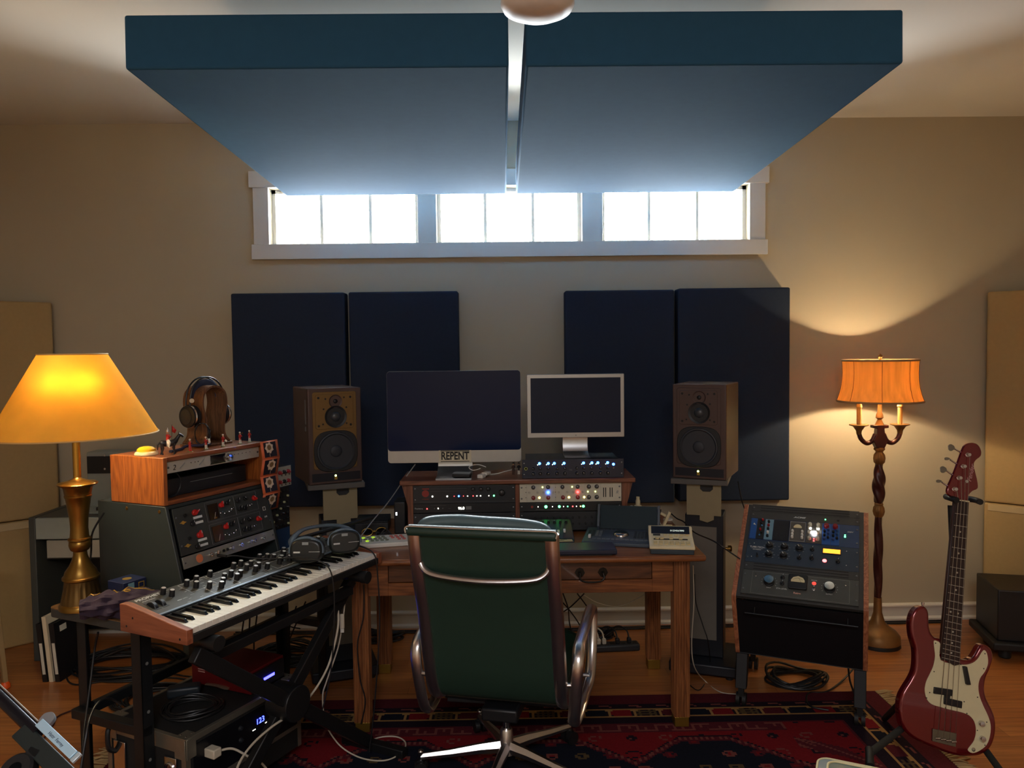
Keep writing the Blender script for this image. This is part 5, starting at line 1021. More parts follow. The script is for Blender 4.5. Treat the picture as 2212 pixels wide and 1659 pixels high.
for x in (.03, RW-.03):
    for y, kk_ in ((.16, -1), (RD+.05, 1)):
        b = MB(); b.prx([(y-.035, .236), (y+.035, .236), (y+.012+kk_*.05, .085), (y-.028+kk_*.05, .085)], x-.025, x+.025); lg = b.build('leg', RDK, rk, bevel=.003)
        yc = y+kk_*.055; b = MB(); b.cyl((x-.022, yc, .03), (x-.006, yc, .03), .03, n=24).cyl((x+.006, yc, .03), (x+.022, yc, .03), .03, n=24).b2(x-.012, x+.012, yc-.02, yc+.014, .045, .086); b.build('caster', RUB, lg)
_r = Matrix.Rotation(R(-25), 4, 'Z')
def rkp(x, t, off=0):
    y = t*math.cos(ta)-off*math.sin(ta)*-1; z = RH0+t*math.sin(ta)
    n = Vector((0, -math.sin(ta), math.cos(ta))); p = Vector((x, t*math.cos(ta), RH0+t*math.sin(ta)))+n*off; v = _r @ p; return (1.012+v.x, 3.40+v.y, v.z)
rxt = math.degrees(ta)-90
def runit(name, label, t, hu, face, **k): return rack_unit(name, label, rkp(RW/2, t, .002), hu, face, rz=-25, rx=rxt, depth=.12, **k)
t = .014
STA = mat('sta_panel', (78, 80, 76), .45, .2, var=.1)
o = runit('level_amplifier', 'grey compressor with two large silver capped knobs, lowest unit of the tilted rack', t, 3, STA)
lines(MB(), -.20, .205, .006, .126).build('panel_line', mat('line_pale', (150, 150, 144), .4, .3), o)
for x in (-.125, .125): knob(o, x, .075, .022, .022, BLK, -.003, 'capknob', mat('cap_silver', (205, 205, 200), .2, 1))
for x, z in ((-.07, .105), (-.07, .072)): knob(o, x, z, .0095, .014, BLK, -.003, 'chicken', PRINT, 15)
b = MB(); b.prism(rrect(-.045, .035, .048, .125, .008), -.014, -.003); mt = b.build('meter', BLK, o, bevel=.002)
b = MB(); b.prism([(-.033, .082), (.024, .082), (.024, .092), (.016, .106), (-.004, .114), (-.024, .106), (-.033, .092)], -.0155, -.014); b.build('meter_face', mat('meter_cream', (216, 204, 160), .5), mt)
b = MB(); b.tube([(-.026+k*.006, -.0158, .093+.009*math.sin(math.pi*k/7)) for k in range(8)], .0005, 4).box((.004, -.016, .092), (.0008, .0004, .026), (0, R(-25), 0)); b.build('needle', INK, mt)
led(o, .062, .092, .009, mat('jewel_red', (200, 50, 44), .2, emit=(220, 60, 50), es=.8)); text('POWER', .007, PRINT, o, (.062, -.0034, .108)); knob(o, .062, .06, .007, .016, CHROME, -.003, 'bat')
for x in (-.185, .19): knob(o, x, .1, .004, .012, CHROME, -.003, 'bat'); 
text('INPUT', .007, PRINT, o, (-.125, -.0034, .043)); text('OUTPUT', .007, PRINT, o, (.125, -.0034, .043)); text('STA-LEVEL', .010, PRINT, o, (-.07, -.0034, .045)); text('Retro', .013, mat('print_rose', (224, 170, 150), .5), o, (-.005, -.0034, .030), bold=.0003)
b = MB()
for cx_ in (-.125, .125):
    for k in range(11): a = R(-30+k*24); b.box((cx_+.033*math.cos(a), -.0033, .075+.033*math.sin(a)), (.0022, .0006, .0022))
b.build('dial_marks', PRINT, o)
def vent(t, hu, lab):
    o = runit('vent_panel', lab, t, hu, RGY); b = MB(); n = 3*hu
    for k in range(n): z = .007+k*(hu*U-.014)/max(1, n-1); b.b2(-.2, .2, -.0036, -.003, z-.0018, z+.0018)
    b.build('vent_slots', INK, o)
vent(t+3*U, 1, 'slotted vent panel under the blue tube compressor in the tilted rack')
TT = mat('tube_blue', (46, 60, 76), .45, .15)
o = runit('tube_compressor', 'dark blue compressor with an orange lit window, middle of the tilted rack', t+4*U, 3, TT)
text('TUBE-TECH', .0125, PRINT, o, (-.195, -.0034, .088), bold=.0002); MB().b2(-.222, -.168, -.0036, -.003, .079, .0795).build('panel_lines', PRINT, o); text('COMPRESSOR', .006, PRINT, o, (-.195, -.0034, .073))
for x, z, r in ((-.14, .10, .015), (-.075, .10, .015), (-.01, .10, .015), (-.14, .05, .015), (-.075, .05, .015)): knob(o, x, z, r, .018, BLK, -.003, cap=PRINT, ang=-30); 
for x, z in ((.045, .10), (.045, .05), (-.008, .045), (.155, .045)): knob(o, x, z, .0095, .015, BLK, -.003, 'chicken', PRINT, 20)
MB().b2(.088, .168, -.006, -.003, .084, .116).build('display_bezel', BLK, o); MB().b2(.092, .164, -.0065, -.006, .088, .112).build('display', glow('orange_window', (255, 140, 40), 1.3), o)
led(o, .10, .045, .009, glow('led_redpink', (255, 70, 70), 5)); knob(o, -.19, .035, .006, .018, BLK, -.003, 'bat')
b = MB()
for x, z in ((-.14, .10), (-.075, .10), (-.01, .10), (-.14, .05), (-.075, .05)):
    for k in range(7): a = R(-40+k*43); b.box((x+.024*math.cos(a), -.0033, z+.022*math.sin(a)), (.005, .0005, .0009))
b.build('dial_marks', PRINT, o)
for x, z in ((-.21, .11), (-.215, .03), (.19, .11), (.19, .03)): led(o, x, z, .0022, PRINT)
o = runit('module_rack', 'rack of narrow blue, black and grey modules near the top of the tilted rack', t+7*U, 3, mat('blue_steel', (52, 70, 104), .4, .3))
B5 = mat('module_blue', (30, 84, 158), .4); B6 = mat('module_teal', (110, 150, 170), .4); G5 = mat('module_grey', (74, 70, 64), .45)
def module(x0, x1, m, lab='module'): return MB().b2(x0+.0006, x1-.0006, -.006, -.003, .004, .128).build('module', m, o, bevel=.0005)
m1 = module(-.236, -.208, B5); b = MB(); b.add([(-.226, -.0064, .09), (-.212, -.0064, .085), (-.222, -.0064, .10)], [(0, 1, 2)]); b.build('emblem', PRINT, m1, solid=.0005)
m2 = module(-.207, -.172, BLK); [knob(m2, -.19+((k % 2)*.006), .02+k*.02, .005, .010, (CHROME, BLK, RED)[k % 3], -.006, 'disc', name='module_knob') for k in range(6)]
m3 = module(-.171, -.133, B6); [knob(m3, -.155, .022+k*.022, .006, .012, (BLK, WHITE, BLK, KR, BLK)[k], -.006, 'disc', name='module_knob') for k in range(5)]
m4 = module(-.132, -.060, mat('empty_bay', (8, 10, 22), .6)); b = MB(); [b.b2(-.128+k*.007, -.127+k*.007, -.0066, -.006, .01, .03+.01*(k % 3)) for k in range(9)]; b.build('contact_strip', STEEL, m4)
m5 = module(-.059, .012, G5); lines(MB(), -.057, .010, .008, .124).build('panel_lines', PRINT, m5).location = (0, -.0032, 0)
b = MB(); b.prism([(-.042, .088), (-.006, .088), (-.006, .096), (-.014, .107), (-.024, .110), (-.034, .107), (-.042, .096)], -.0072, -.006); b.build('meter_face', mat('meter_cream', (216, 204, 160), .5), m5)
[knob(m5, x, z, .006, .012, WHITE, -.006, 'disc', name='module_knob') for x in (-.045, -.002) for z in (.064, .045, .028)]
m6 = module(.013, .083, G5); [knob(m6, x, z, .0085, .014, mat('pale_cap', (204, 200, 180), .4), -.006, 'disc', name='module_knob') for x in (.03, .066) for z in (.112, .09, .066, .028)]
led(m6, .050, .062, .011, glow('white_lamp', (240, 244, 255), 14), -.012); led(m6, .034, .082, .005, glow('white_lamp', (240, 244, 255), 14), -.018); led(m6, .068, .082, .005, glow('white_lamp', (240, 244, 255), 14), -.018); [led(m6, .05, z, .003, L_R, -.006) for z in (.018, .030)]
for x0 in (.084, .122):
    m7 = module(x0, x0+.037, B5); knob(m7, x0+.018, .108, .012, .018, KR, -.006, 'disc', name='module_knob'); [knob(m7, x0+dx_, z, .0058, .013, (BLK, mat('knob_blue', (50, 70, 120), .4))[j % 2], -.006, 'disc', name='module_knob') for j, (dx_, z) in enumerate(((.01, .078), (.026, .088), (.01, .055), (.026, .066), (.026, .042), (.01, .032)))]
text('500V', .012, PRINT, o, (.203, -.0034, .09), shear=.2); led(o, .182, .06, .004, L_G); led(o, .182, .07, .003, L_G)
o = runit('power_header', 'dark grey top panel with small logo and green lamp in the tilted rack', t+10*U, 1, RGY)
text('ACME', .012, PRINT, o, (-.02, -.0034, .022), shear=.3, sx=1.6, bold=.0003); led(o, .095, .022, .003, L_G); led(o, .15, .022, .006, BLK)
vent(t+11*U, 1, 'slotted vent panel at the very top of the tilted rack')
# ================= floor lamp =================
FY = 4.18; fs_ = FY/F; fx_ = at(1900, 900, FY).x; DKR = mat('lamp_maroon', (74, 34, 30), .35, .1, var=.25, scale=25); GLD = mat('lamp_gold', (150, 108, 60), .45, .5, var=.25, scale=30)
fl = thing('floor_lamp', 'tall candelabra floor lamp with a glowing orange fabric shade by the wall', 'floor lamp', (fx_, FY, 0))
def fz(py): return at(1900, py, FY).z
def FL(name, pr_, m, **k): return MB().lathe([(r*fs_, fz(y)) for r, y in pr_], 36, **k).build(name, m, fl)
FL('foot', [(46, 1398), (48, 1392), (46, 1384)], BLK); FL('base', [(47, 1383), (46, 1370), (38, 1360), (25, 1352), (15, 1342), (9, 1322), (8, 1290)], GLD)
def twist(t, j): return .14*math.sin(3*t+j*.55)
FL('lower_pole', [(7, 1291)]+[(7+2*math.sin(math.pi*k/24), 1290-k*7.2) for k in range(25)]+[(7, 1116)], DKR, flute=twist)
FL('pole_knop', [(7, 1117), (10, 1112), (12, 1104), (11, 1096), (8, 1091), (9, 1089), (8, 1086)], GLD, flute=lambda t, j: .05*math.sin(9*t))
FL('upper_pole', [(7, 1087)]+[(7.5+5*math.sin(math.pi*min(1, k/24+.05))**.8, 1085-k*3.4) for k in range(25)]+[(7, 1002)], DKR, flute=twist)
FL('turned_knop', [(7, 1003), (11, 998), (12, 990), (11, 982), (7, 976), (8, 974), (11, 971), (11, 968), (8, 966)], GLD, flute=lambda t, j: .05*math.sin(9*t))
b = MB(); b.T = Matrix.Translation((0, 0, 0))
hub = [(8, 968), (17, 950), (9, 938), (8, 925), (17, 924), (17, 918), (-17, 918), (-17, 924), (-8, 925), (-9, 938), (-17, 950), (-8, 968)]
b.prism([(x*fs_, fz(y)) for x, y in hub], -.02, .02); b.build('hub', DKR, fl, bevel=.003)
FL('centre_stem', [(10, 918), (6, 910), (4, 906), (8, 902), (7, 895), (4.5, 890), (4.5, 862), (3, 860), (2, 850)], GLD)
for s in (-1, 1):
    cx_ = s*45
    ar = MB().tube(spline([(s*9*fs_, 0, fz(938)), (s*16*fs_, 0, fz(952)), (s*28*fs_, 0, fz(957)), (s*40*fs_, 0, fz(948)), (cx_*fs_, 0, fz(935))], 6), .0125, 10).build('candle_arm', DKR, fl)
    MB().lathe([(5*fs_, fz(938)), (6*fs_, fz(930)), (12*fs_, fz(921)), (20*fs_, fz(918)), (20*fs_, fz(916.5)), (5*fs_, fz(917))], 28, (cx_*fs_, 0, 0)).build('drip_cup', GLD, ar)
    MB().lathe([(5*fs_, fz(917)), (5*fs_, fz(880)), (6.2*fs_, fz(879)), (5.6*fs_, fz(874)), (4*fs_, fz(870)), (.5*fs_, fz(869))], 20, (cx_*fs_, 0, 0)).build('candle_tube', mat('candle_gold', (196, 150, 84), .45), ar)
pr_ = [(86, 866), (81, 852), (77, 836), (75, 820), (74.5, 805), (75, 790), (76, 778)]
b = MB(); b.shell([(r*fs_, fz(y)) for r, y in pr_], 48, .0015); sh_ = b.build('lamp_shade', shade_mat('silk_shade', (238, 188, 116), .5, (R(0), R(32), 0)), fl)
for r, y in ((86, 866), (76, 778)): MB().tube([(r*fs_*math.cos(t*math.pi/32), r*fs_*math.sin(t*math.pi/32), fz(y)) for t in range(64)], .0055, 8, closed=True).build('shade_trim', mat('braid_trim', (168, 134, 92), .8), sh_)
for k in range(8): a = R(22+45*k); MB().tube([((r+.6)*fs_*math.cos(a), (r+.6)*fs_*math.sin(a), fz(y)) for r, y in pr_], .0012, 6).build('shade_seam', mat('seam_brown', (110, 66, 34), .8), sh_)
b = MB(); [b.tube([(0, 0, fz(780)), (76*fs_*math.cos(R(a)), 76*fs_*math.sin(R(a)), fz(778.5))], .0015, 6) for a in (30, 150, 270)]; b.build('shade_spider', BRASS, sh_)
FL('finial', [(3, 781), (3, 774), (5, 771), (4, 767), (1.5, 765), (.5, 764)], GLD)
MB().sph((0, 0, fz(840)), .022, 16).build('bulb', BULB, fl); light('floor_lamp_light', 'POINT', (fx_, FY, fz(838)), 36, (1, .76, .46), .024)
# ================= bass guitar =================
GL = R(10.5); GO = at(2045, 1630, 2.74); gz = Vector((0, math.sin(GL), math.cos(GL))); gn = Vector((0, math.cos(GL), -math.sin(GL)))
def gp(px, py):
    d = ray(px, py); t_ = (GO-CAM).dot(gn)/d.dot(gn); P = CAM+d*t_-GO; return (P.x, P.dot(gz))
def gc4(l): return [gp(1840+x/3.96, 1240+y/3.96) for x, y in l]
def gc3(l): return [gp(1850+x/3.608, 900+y/3.608) for x, y in l]
def sm(pts, k=4): return [(p.x, p.y) for p in spline([(x, y, 0) for x, y in pts], k, closed=True)]
bass = thing('bass_guitar', 'candy red electric bass guitar with a cream pickguard on a stand at the right', 'bass guitar', tuple(GO), rx=-math.degrees(GL))
CAR = mat('candy_red', (112, 10, 20), .16, .5, var=.08, coat=1); CRM = mat('pickguard_cream', (222, 212, 172), .35)
body = sm(gc4([(762, 560), (715, 545), (680, 500), (665, 430), (663, 340), (640, 290), (600, 275), (555, 295), (520, 350), (505, 430), (515, 540), (543, 640), (548, 740), (538, 830), (508, 900), (458, 980), (420, 1060), (408, 1150), (415, 1230), (435, 1310), (485, 1375), (570, 1432), (680, 1480), (800, 1528), (920, 1558), (1040, 1562), (1120, 1545), (1190, 1490), (1225, 1410), (1238, 1320), (1230, 1230), (1200, 1150), (1160, 1070), (1142, 990), (1152, 900), (1185, 820), (1210, 740), (1210, 680), (1185, 630), (1130, 603), (1098, 620), (1070, 670), (1040, 715), (990, 740), (940, 730), (915, 700), (860, 680), (800, 620)]))
bo = MB().prism(body, 0, .042).build('body', CAR, bass, bevel=.010, seg=4, ang=30)
pg = sm(gc4([(700, 572), (730, 574), (757, 605), (758, 735), (915, 772), (1010, 768), (1070, 730), (1108, 670), (1132, 650), (1155, 682), (1163, 760), (1138, 830), (1095, 890), (1080, 960), (1090, 1040), (1120, 1120), (1162, 1210), (1185, 1290), (1180, 1380), (1150, 1460), (1090, 1510), (1030, 1530), (990, 1505), (1012, 1468), (1045, 1420), (1060, 1340), (1045, 1262), (1000, 1208), (930, 1180), (840, 1160), (750, 1135), (680, 1112), (640, 1070), (622, 1000), (632, 925), (665, 855), (695, 785), (710, 700), (703, 630)]), 3)
pgo = MB().prism(pg, -.0025, 0).build('pickguard', CRM, bass, bevel=.0006)
for x, y in ((713, 590), (1135, 680), (1125, 808), (700, 833), (637, 1058), (663, 1012), (957, 1090), (1072, 1052), (798, 1143), (980, 1190), (1150, 1265), (1070, 1335), (1135, 1462), (928, 772)):
    a = gc4([(x, y)])[0]; MB().cyl((a[0], -.0026, a[1]), (a[0], -.0036, a[1]), .0022, n=8).build('guard_screw', INK, pgo)
PB = BLK
for pl in ([(695, 962), (850, 985), (850, 1040), (690, 1018)], [(780, 1050), (935, 1085), (930, 1145), (778, 1108)]): MB().prism(gc4(pl)[::-1], -.010, -.0025).build('pickup', PB, bass, bevel=.002)
MB().prism(gc4([(790, 1000), (835, 1010), (825, 1080), (780, 1070)])[::-1], -.0095, -.0025).build('pickup', PB, bass)
tg = MB().prism(gc4([(938, 785), (968, 785), (1000, 940), (965, 940)])[::-1], -.016, -.0025).build('finger_rest', BLK, bass, bevel=.002)
br_ = MB().prism(gc4([(688, 1320), (890, 1360), (882, 1476), (682, 1425)])[::-1], -.006, 0).build('bridge', mat('worn_nickel', (130, 126, 112), .4, .9, var=.2), bass, bevel=.001)
for k in range(4):
    a = gc4([(722+k*46, 1398+k*10)])[0]; MB().cyl((a[0]-.009, -.009, a[1]), (a[0]+.009, -.009, a[1]), .0045, n=12).build('saddle', CHROME, br_)
for x, y in ((1100, 1275), (1108, 1405)): a = gc4([(x, y)])[0]; MB().lathe([(.0105, .0), (.0105, .010), (.009, .013), (.001, .0132)], 20, (a[0], -.0025, a[1]), (0, -1, 0)).build('volume_knob', CHROME, bass)
a = gc4([(1035, 1498)])[0]; MB().lathe([(.007, 0), (.007, .003), (.004, .003), (.0035, .0)], 16, (a[0], -.0025, a[1]), (0, -1, 0)).build('output_jack', CHROME, bass)
a = gc4([(630, 268)])[0]; MB().cyl((a[0], .02, a[1]-.006), (a[0]+.002, .02, a[1]+.008), .004, .006, n=12).build('strap_button', CHROME, bass)
nl0, nr0 = gc3([(760, 655), (862, 668)]); nl1, nr1 = gc4([(752, 728), (908, 768)])
NKW = mat('neck_dark', (58, 34, 24), .4); FBD = mat('rosewood', (44, 28, 24), .5, var=.2, scale=30, stretch=(1, 1, .1))
MB().prism([(nl0[0]-.0015, nl0[1]), (nr0[0]+.0015, nr0[1]), (nr1[0]+.001, nr1[1]+.02), (nl1[0]-.001, nl1[1]+.02)], -.006, .010).build('neck', NKW, bass, bevel=.004)
MB().prism([nl0, nr0, nr1, (nr1[0]-.02, nr1[1]-.004), (nl1[0]+.02, nl1[1]-.004), nl1], -.012, -.006).build('fretboard', FBD, bass, bevel=.0006)
def nk(u, v): # u across 0..1, v 0 nut..1 end
    L_ = Vector(nl0).lerp(Vector(nl1), v); R_ = Vector(nr0).lerp(Vector(nr1), v); return L_.lerp(R_, u)
b0 = nk(0, 0); SCL = .86/.62; tot = 1-2**(-20/12)
for k in range(1, 21):
    v = (1-2**(-k/12))/tot*.985; a, c = nk(0.01, v), nk(.99, v); MB().bar((a.x, -.0125, a.y), (c.x, -.0125, c.y), .0016, .0020, (0, 1, 0)).build('fret', CHROME, bass)
for k in (3, 5, 7, 9, 12, 15, 17, 19):
    v = (2-2**(-k/12)-2**(-(k-1)/12))/2/tot*.985
    for u in ((.28, .72) if k == 12 else (.5,)): a = nk(u, v); MB().cyl((a.x, -.0119, a.y), (a.x, -.0124, a.y), .0035, n=14).build('inlay_dot', mat('dot_clay', (176, 168, 150), .5), bass)
a, c = nk(-.02, -.006), nk(1.02, -.006); MB().bar((a.x, -.012, a.y), (c.x, -.012, c.y), .004, .006, (0, 1, 0)).build('nut', CRM, bass)
hs_ = sm(gc3([(763, 655), (735, 625), (706, 600), (705, 560), (730, 500), (760, 430), (795, 335), (826, 250), (850, 215), (900, 203), (945, 220), (970, 268), (965, 308), (930, 338), (912, 372), (923, 430), (940, 500), (943, 558), (905, 578), (872, 612), (860, 662)]), 3)
MB().prism(hs_, -.004, .010).build('headstock', CAR, bass, bevel=.003)
for i, ((x, y), (kx, ky)) in enumerate((((860, 298), (752, 240)), ((825, 388), (720, 327)), ((792, 478), (690, 412)), ((757, 565), (655, 503)))):
    a = gc3([(x, y)])[0]; k_ = gc3([(kx, ky)])[0]; b = MB(); b.lathe([(.0085, 0), (.0085, .002), (.005, .003), (.005, .014), (.006, .016), (.0035, .016)], 18, (a[0], -.004, a[1]), (0, -1, 0)); tn = b.build('tuning_post', CHROME, bass)
    MB().cyl((a[0], .012, a[1]), (k_[0]+.012, .012, k_[1]-.004), .003, n=10).build('tuner_shaft', CHROME, tn)
    e = Vector((k_[0], .012, k_[1])); n = 20; pl = []
    for j in range(n): t_ = 2*math.pi*j/n; r_ = .0115*(1+.22*abs(math.cos(1.5*t_))); pl.append((e.x+r_*math.cos(t_)*(.85 if i % 2 else 1), e.z+r_*math.sin(t_)*(.45 if i % 2 else 1)))
    MB().prism(pl, .0105, .0135).build('tuner_key', mat('nickel', (140, 136, 128), .35, .9), tn, bevel=.001)
for k in range(4):
    tp_ = gc3([((757, 565), (792, 478), (825, 388), (860, 298))[k]])[0]; n0 = nk(.14+.24*k, -.006); br2 = gc4([(715+k*50, 1385+k*11)])[0]
    MB().tube([(tp_[0]+.004, -.014, tp_[1]), (n0.x, -.017, n0.y), (br2[0], -.016, br2[1]), (br2[0], -.007, br2[1]-.012)], .0011-.00012*k, 6).build('string', mat('string_steel', (176, 170, 158), .3, .9), bass)
a = gc3([(852, 505)])[0]; MB().lathe([(.006, 0), (.006, .003), (.001, .003)], 14, (a[0], -.004, a[1]), (0, -1, 0)).build('string_tree', CHROME, bass)
a = gc3([(888, 440)])[0]; text('Fender', .024, mat('logo_silver', (190, 150, 150), .4), bass, (a[0], -.0043, a[1]), (R(90), R(-72), 0), shear=.3)
# guitar stand
gs = thing('guitar_stand', 'black tubular guitar stand holding the red bass', 'guitar stand', (GO.x, 3.02, 0))
def gw(x, y, z): return (x-GO.x, y-3.02, z)
ny = at(2075, 1085, 2.99); pcx = ny.x+.004
MB().tube([gw(pcx-.02, 2.98+.05, ny.z-.02), gw(at(2062, 1440, 2.95).x, 2.92, .30)], .011, 12).build('upright', BLK, gs)
a = at(2055, 1075, 2.93); c = at(2096, 1079, 2.93); cen = (a+c)/2
MB().tube(spline([gw(a.x-.008, a.y-.05, a.z), gw(a.x-.008, a.y+.0, a.z), gw(cen.x-.01, a.y+.07, a.z-.01), gw(c.x+.008, c.y, c.z), gw(c.x+.008, c.y-.05, c.z)], 5), .0115, 10).build('neck_yoke', RUB, gs)
P1, P2 = at(1950, 1572, 2.80), at(1878, 1628, 2.60)
b = MB(); b.tube([gw(GO.x, 2.93, .36), gw(*P1), gw(*P2), ], .0125, 12); b.build('front_leg', mat('stand_foam', (34, 36, 33), .9, bump=.3), gs); MB().tube([gw(P2.x+.008, P2.y+.02, P2.z+.006), gw(P2.x-.02, P2.y-.05, P2.z-.016)], .0135, 12).build('leg_tip', RUB, gs)
MB().tube([gw(P2.x, P2.y, P2.z), gw(P2.x-.10, P2.y-.20, .012)], .0125, 12).build('front_leg', BLK, gs)
P3, P4 = at(2130, 1622, 2.76), at(2172, 1680, 2.60)
MB().tube([gw(GO.x+.02, 2.93, .34), gw(*P3), gw(*P4), gw(P4.x+.1, P4.y-.2, .012)], .0125, 12).build('front_leg', mat('stand_foam', (34, 36, 33), .9), gs); MB().tube([gw(GO.x+.01, 2.93, .35), gw(GO.x+.05, 3.30, .012)], .0125, 12).build('rear_leg', BLK, gs)
# ================= rug =================
RX0, RX1, RY0, RY1 = -1.62, 1.76, 1.40, 3.59; RZ = .006
rc = [mat('rug_maroon', (84, 30, 38), .95, var=.3, scale=120, bump=.4, bscale=600, spec=.1), mat('rug_dark', (34, 24, 34), .95, var=.3, scale=120, bump=.4, bscale=600, spec=.1), mat('rug_cream', (158, 122, 74), .95, var=.25, scale=120, spec=.1), mat('rug_red', (118, 26, 32), .95, var=.25, scale=120, bump=.4, bscale=600, spec=.1), mat('rug_navy', (24, 27, 38), .95, var=.3, scale=120, spec=.1), mat('rug_olive', (88, 72, 48), .95, var=.3, scale=120, spec=.1), mat('rug_rose', (118, 66, 60), .95, var=.25, scale=120, spec=.1)]
def rugcol(x, y):
    ex = min(x-RX0, RX1-x); ey = min(RY1-y, y-RY0); e = min(ex, ey); s = y if ex < ey else x
    if e < .085: return 0
    if e < .14:
        p = (s % .13)-.065; q = (e-.112)
        return 6 if abs(p) < .03 and abs(q-p*.2) < .006 else (0 if e < .095 else 1)
    if e < .147 or .213 <= e < .22: return 2
    if e < .213:
        k = math.floor(s/.115); p = (s/.115-k-.5)*.115; q = e-.18; h_ = .050-.32*abs(q)
        if abs(p) > .0525: return 2
        if abs(q) > .022 and abs(p) > .040: return 2
        if abs(p) < .046-.35*max(0, abs(q)-.012): return (3, 5, 0, 4)[k % 4] if not (k % 4 == 1 and (int(p*100) % 2 == 0 and int(q*100) % 2 == 0)) else 1
        return 1
    if e < .275: return 1
    v = e-.275
    if v < .012: return 0
    # medallion band
    w = min(RY1-y, y-RY0); per = .64; c = ((x-.83+per/2) % per)-per/2; bound = .40+max(0, abs(c)-.10)*.85
    if ex < .62: bound += (.62-ex)*1.4
    d = w-bound
    if d > .035:
        kx, ky = math.floor(x/.12), math.floor(y/.10); r = random.Random(kx*77+ky*13).random(); px = (x/.12-kx-.5)*.12; py = (y/.10-ky-.5)*.10
        rr = math.hypot(px, py*1.2)
        return (6 if r < .3 else 0 if r < .55 else 5 if r < .7 else 4) if .012 < rr < .028 else (3 if rr <= .010 and r < .6 else 4)
    if d > .022: return 0
    if d > 0: return 6 if int(x*90) % 2 else 0
    if d > -.008: return 1
    # fret
    if ex > .55 and v < .085 or (ex <= .55 and -.22 < d < -.13):
        q = v/.085 if ex > .55 else (d+.22)/.09; u = (x if ex > .55 else (x+y)) % .16/.16
        on = (abs(q-.15) < .08 and u < .55) or (abs(q-.82) < .08 and u > .45) or ((abs(u-.03) < .035 or abs(u-.52) < .035) and .1 < q < .88) or (abs(u-.3) < .035 and .1 < q < .5) or (abs(u-.78) < .035 and .45 < q < .88)
        return 6 if on else 0
    kx, ky = math.floor(x/.15), math.floor(y/.13); px = (x/.15-kx-.5)*.15+.01*(ky % 2); py = (y/.13-ky-.5)*.13; rr = math.hypot(px, py*1.3)
    if rr < .026 and (kx+ky) % 2: return 1 if rr > .008 else 6
    if .02 < rr < .034 and (kx+ky) % 2 == 0 and int(math.atan2(py, px)*4) % 2: return 6 if kx % 3 else 1
    return 3
b = MB(); cs = .0115; nx = int((RX1-RX0)/cs); ny = int((RY1-RY0)/cs); W_ = nx+1
cxs, cys = (RX1-RX0)/nx, (RY1-RY0)/ny
b.v = [(RX0+i*cxs, RY0+j*cys, RZ) for j in range(ny+1) for i in range(nx+1)]
for j in range(ny):
    for i in range(nx): b.f.append([j*W_+i, j*W_+i+1, (j+1)*W_+i+1, (j+1)*W_+i]); b.mi.append(rugcol(RX0+(i+.5)*cxs, RY0+(j+.5)*cys))
b.cur = 0
k0 = len(b.v); b.v += [(RX0, RY0, 0), (RX1, RY0, 0), (RX1, RY1, 0), (RX0, RY1, 0), (RX0, RY0, RZ), (RX1, RY0, RZ), (RX1, RY1, RZ), (RX0, RY1, RZ)]
for q in ((0, 1, 5, 4), (1, 2, 6, 5), (2, 3, 7, 6), (3, 0, 4, 7)): b.f.append([k0+i for i in q]); b.mi.append(0)
rugr = thing('rug', 'red and navy patterned knotted rug with cream fringe under the desk and chair', 'rug', (0, 0, 0)); b.build('pile', rc, rugr, flat=True)
FR = mat('fringe_cream', (178, 152, 108), .9, var=.25); b = MB(); rn = random.Random(2)
for xe, sg in ((RX0, -1), (RX1, 1)):
    y = RY0
    while y < RY1:
        a = rn.uniform(-.35, .35); l = rn.uniform(.06, .105); m_ = Vector((xe+sg*l*.5, y+a*l*.4, rn.uniform(.006, .014))); b.tube([(xe-sg*.004, y, .007), tuple(m_), (xe+sg*l*math.cos(a), y+l*math.sin(a), .003)], [.0035, .0045, .002], 5); y += rn.uniform(.008, .015)
tag(b.build('fringe', FR, rugr), kind='stuff')
# ================= tape machine =================
TMG = mat('machine_grey', (70, 72, 68), .5); TMS = mat('machine_silver', (158, 166, 160), .5, .2); X0m, X1m = -2.56, -1.72
tm = thing('tape_machine', 'large grey console machine with silver front panels behind the brass lamp', 'console', ((X0m+X1m)/2, 4.13, 0))
b = WB(tm)
for x in (X0m, X1m-.035): b.prx([(4.13, 0), (4.17, 0), (4.17, .3), (4.5, .3), (4.5, 0), (4.535, 0), (4.535, .79), (4.16, .79), (4.13, .775)], x, x+.035)
for nm, x in (('side_frame', X0m), ('side_frame', X1m-.035)): WB(tm).b2(x, x+.035, 4.13, 4.53, .0, .785).build(nm, TMG, tm, bevel=.004)
WB(tm).b2(X0m+.035, X1m-.035, 4.15, 4.53, .755, .782).build('deck_plate', TMG, tm, bevel=.003)
WB(tm).b2(X0m+.035, X1m-.035, 4.132, 4.15, .665, .780).build('front_panel', TMS, tm, bevel=.003); WB(tm).b2(X0m+.08, X1m-.06, 4.15, 4.17, .558, .655).build('lower_panel', mat('machine_beige', (172, 168, 154), .5, .2), tm, bevel=.003); WB(tm).b2(X0m+.035, X1m-.035, 4.47, 4.49, .05, .755).build('back_panel', BLK, tm); WB(tm).b2(X0m+.2, X1m-.3, 4.22, 4.40, .782, .790).build('reel_plate', TMS, tm, bevel=.002)
WB(tm).b2(X0m+.05, X1m-.05, 4.2, 4.46, .54, .556).build('shelf', TMG, tm)
mbx = at(186, 980, 4.40).x; mz1, mz0 = at(250, 976, 4.4).z, .782
b = WB(tm); b.b2(mbx, X1m, 4.40, 4.52, mz0, mz1); mb_ = b.build('meter_bridge', TMS, tm, bevel=.006)
zA, zB = at(250, 985, 4.4).z, at(250, 1022, 4.4).z
WB(tm).b2(mbx+.006, X1m-.01, 4.394, 4.40, zB, zA).build('meter_panel', BLK, mb_)
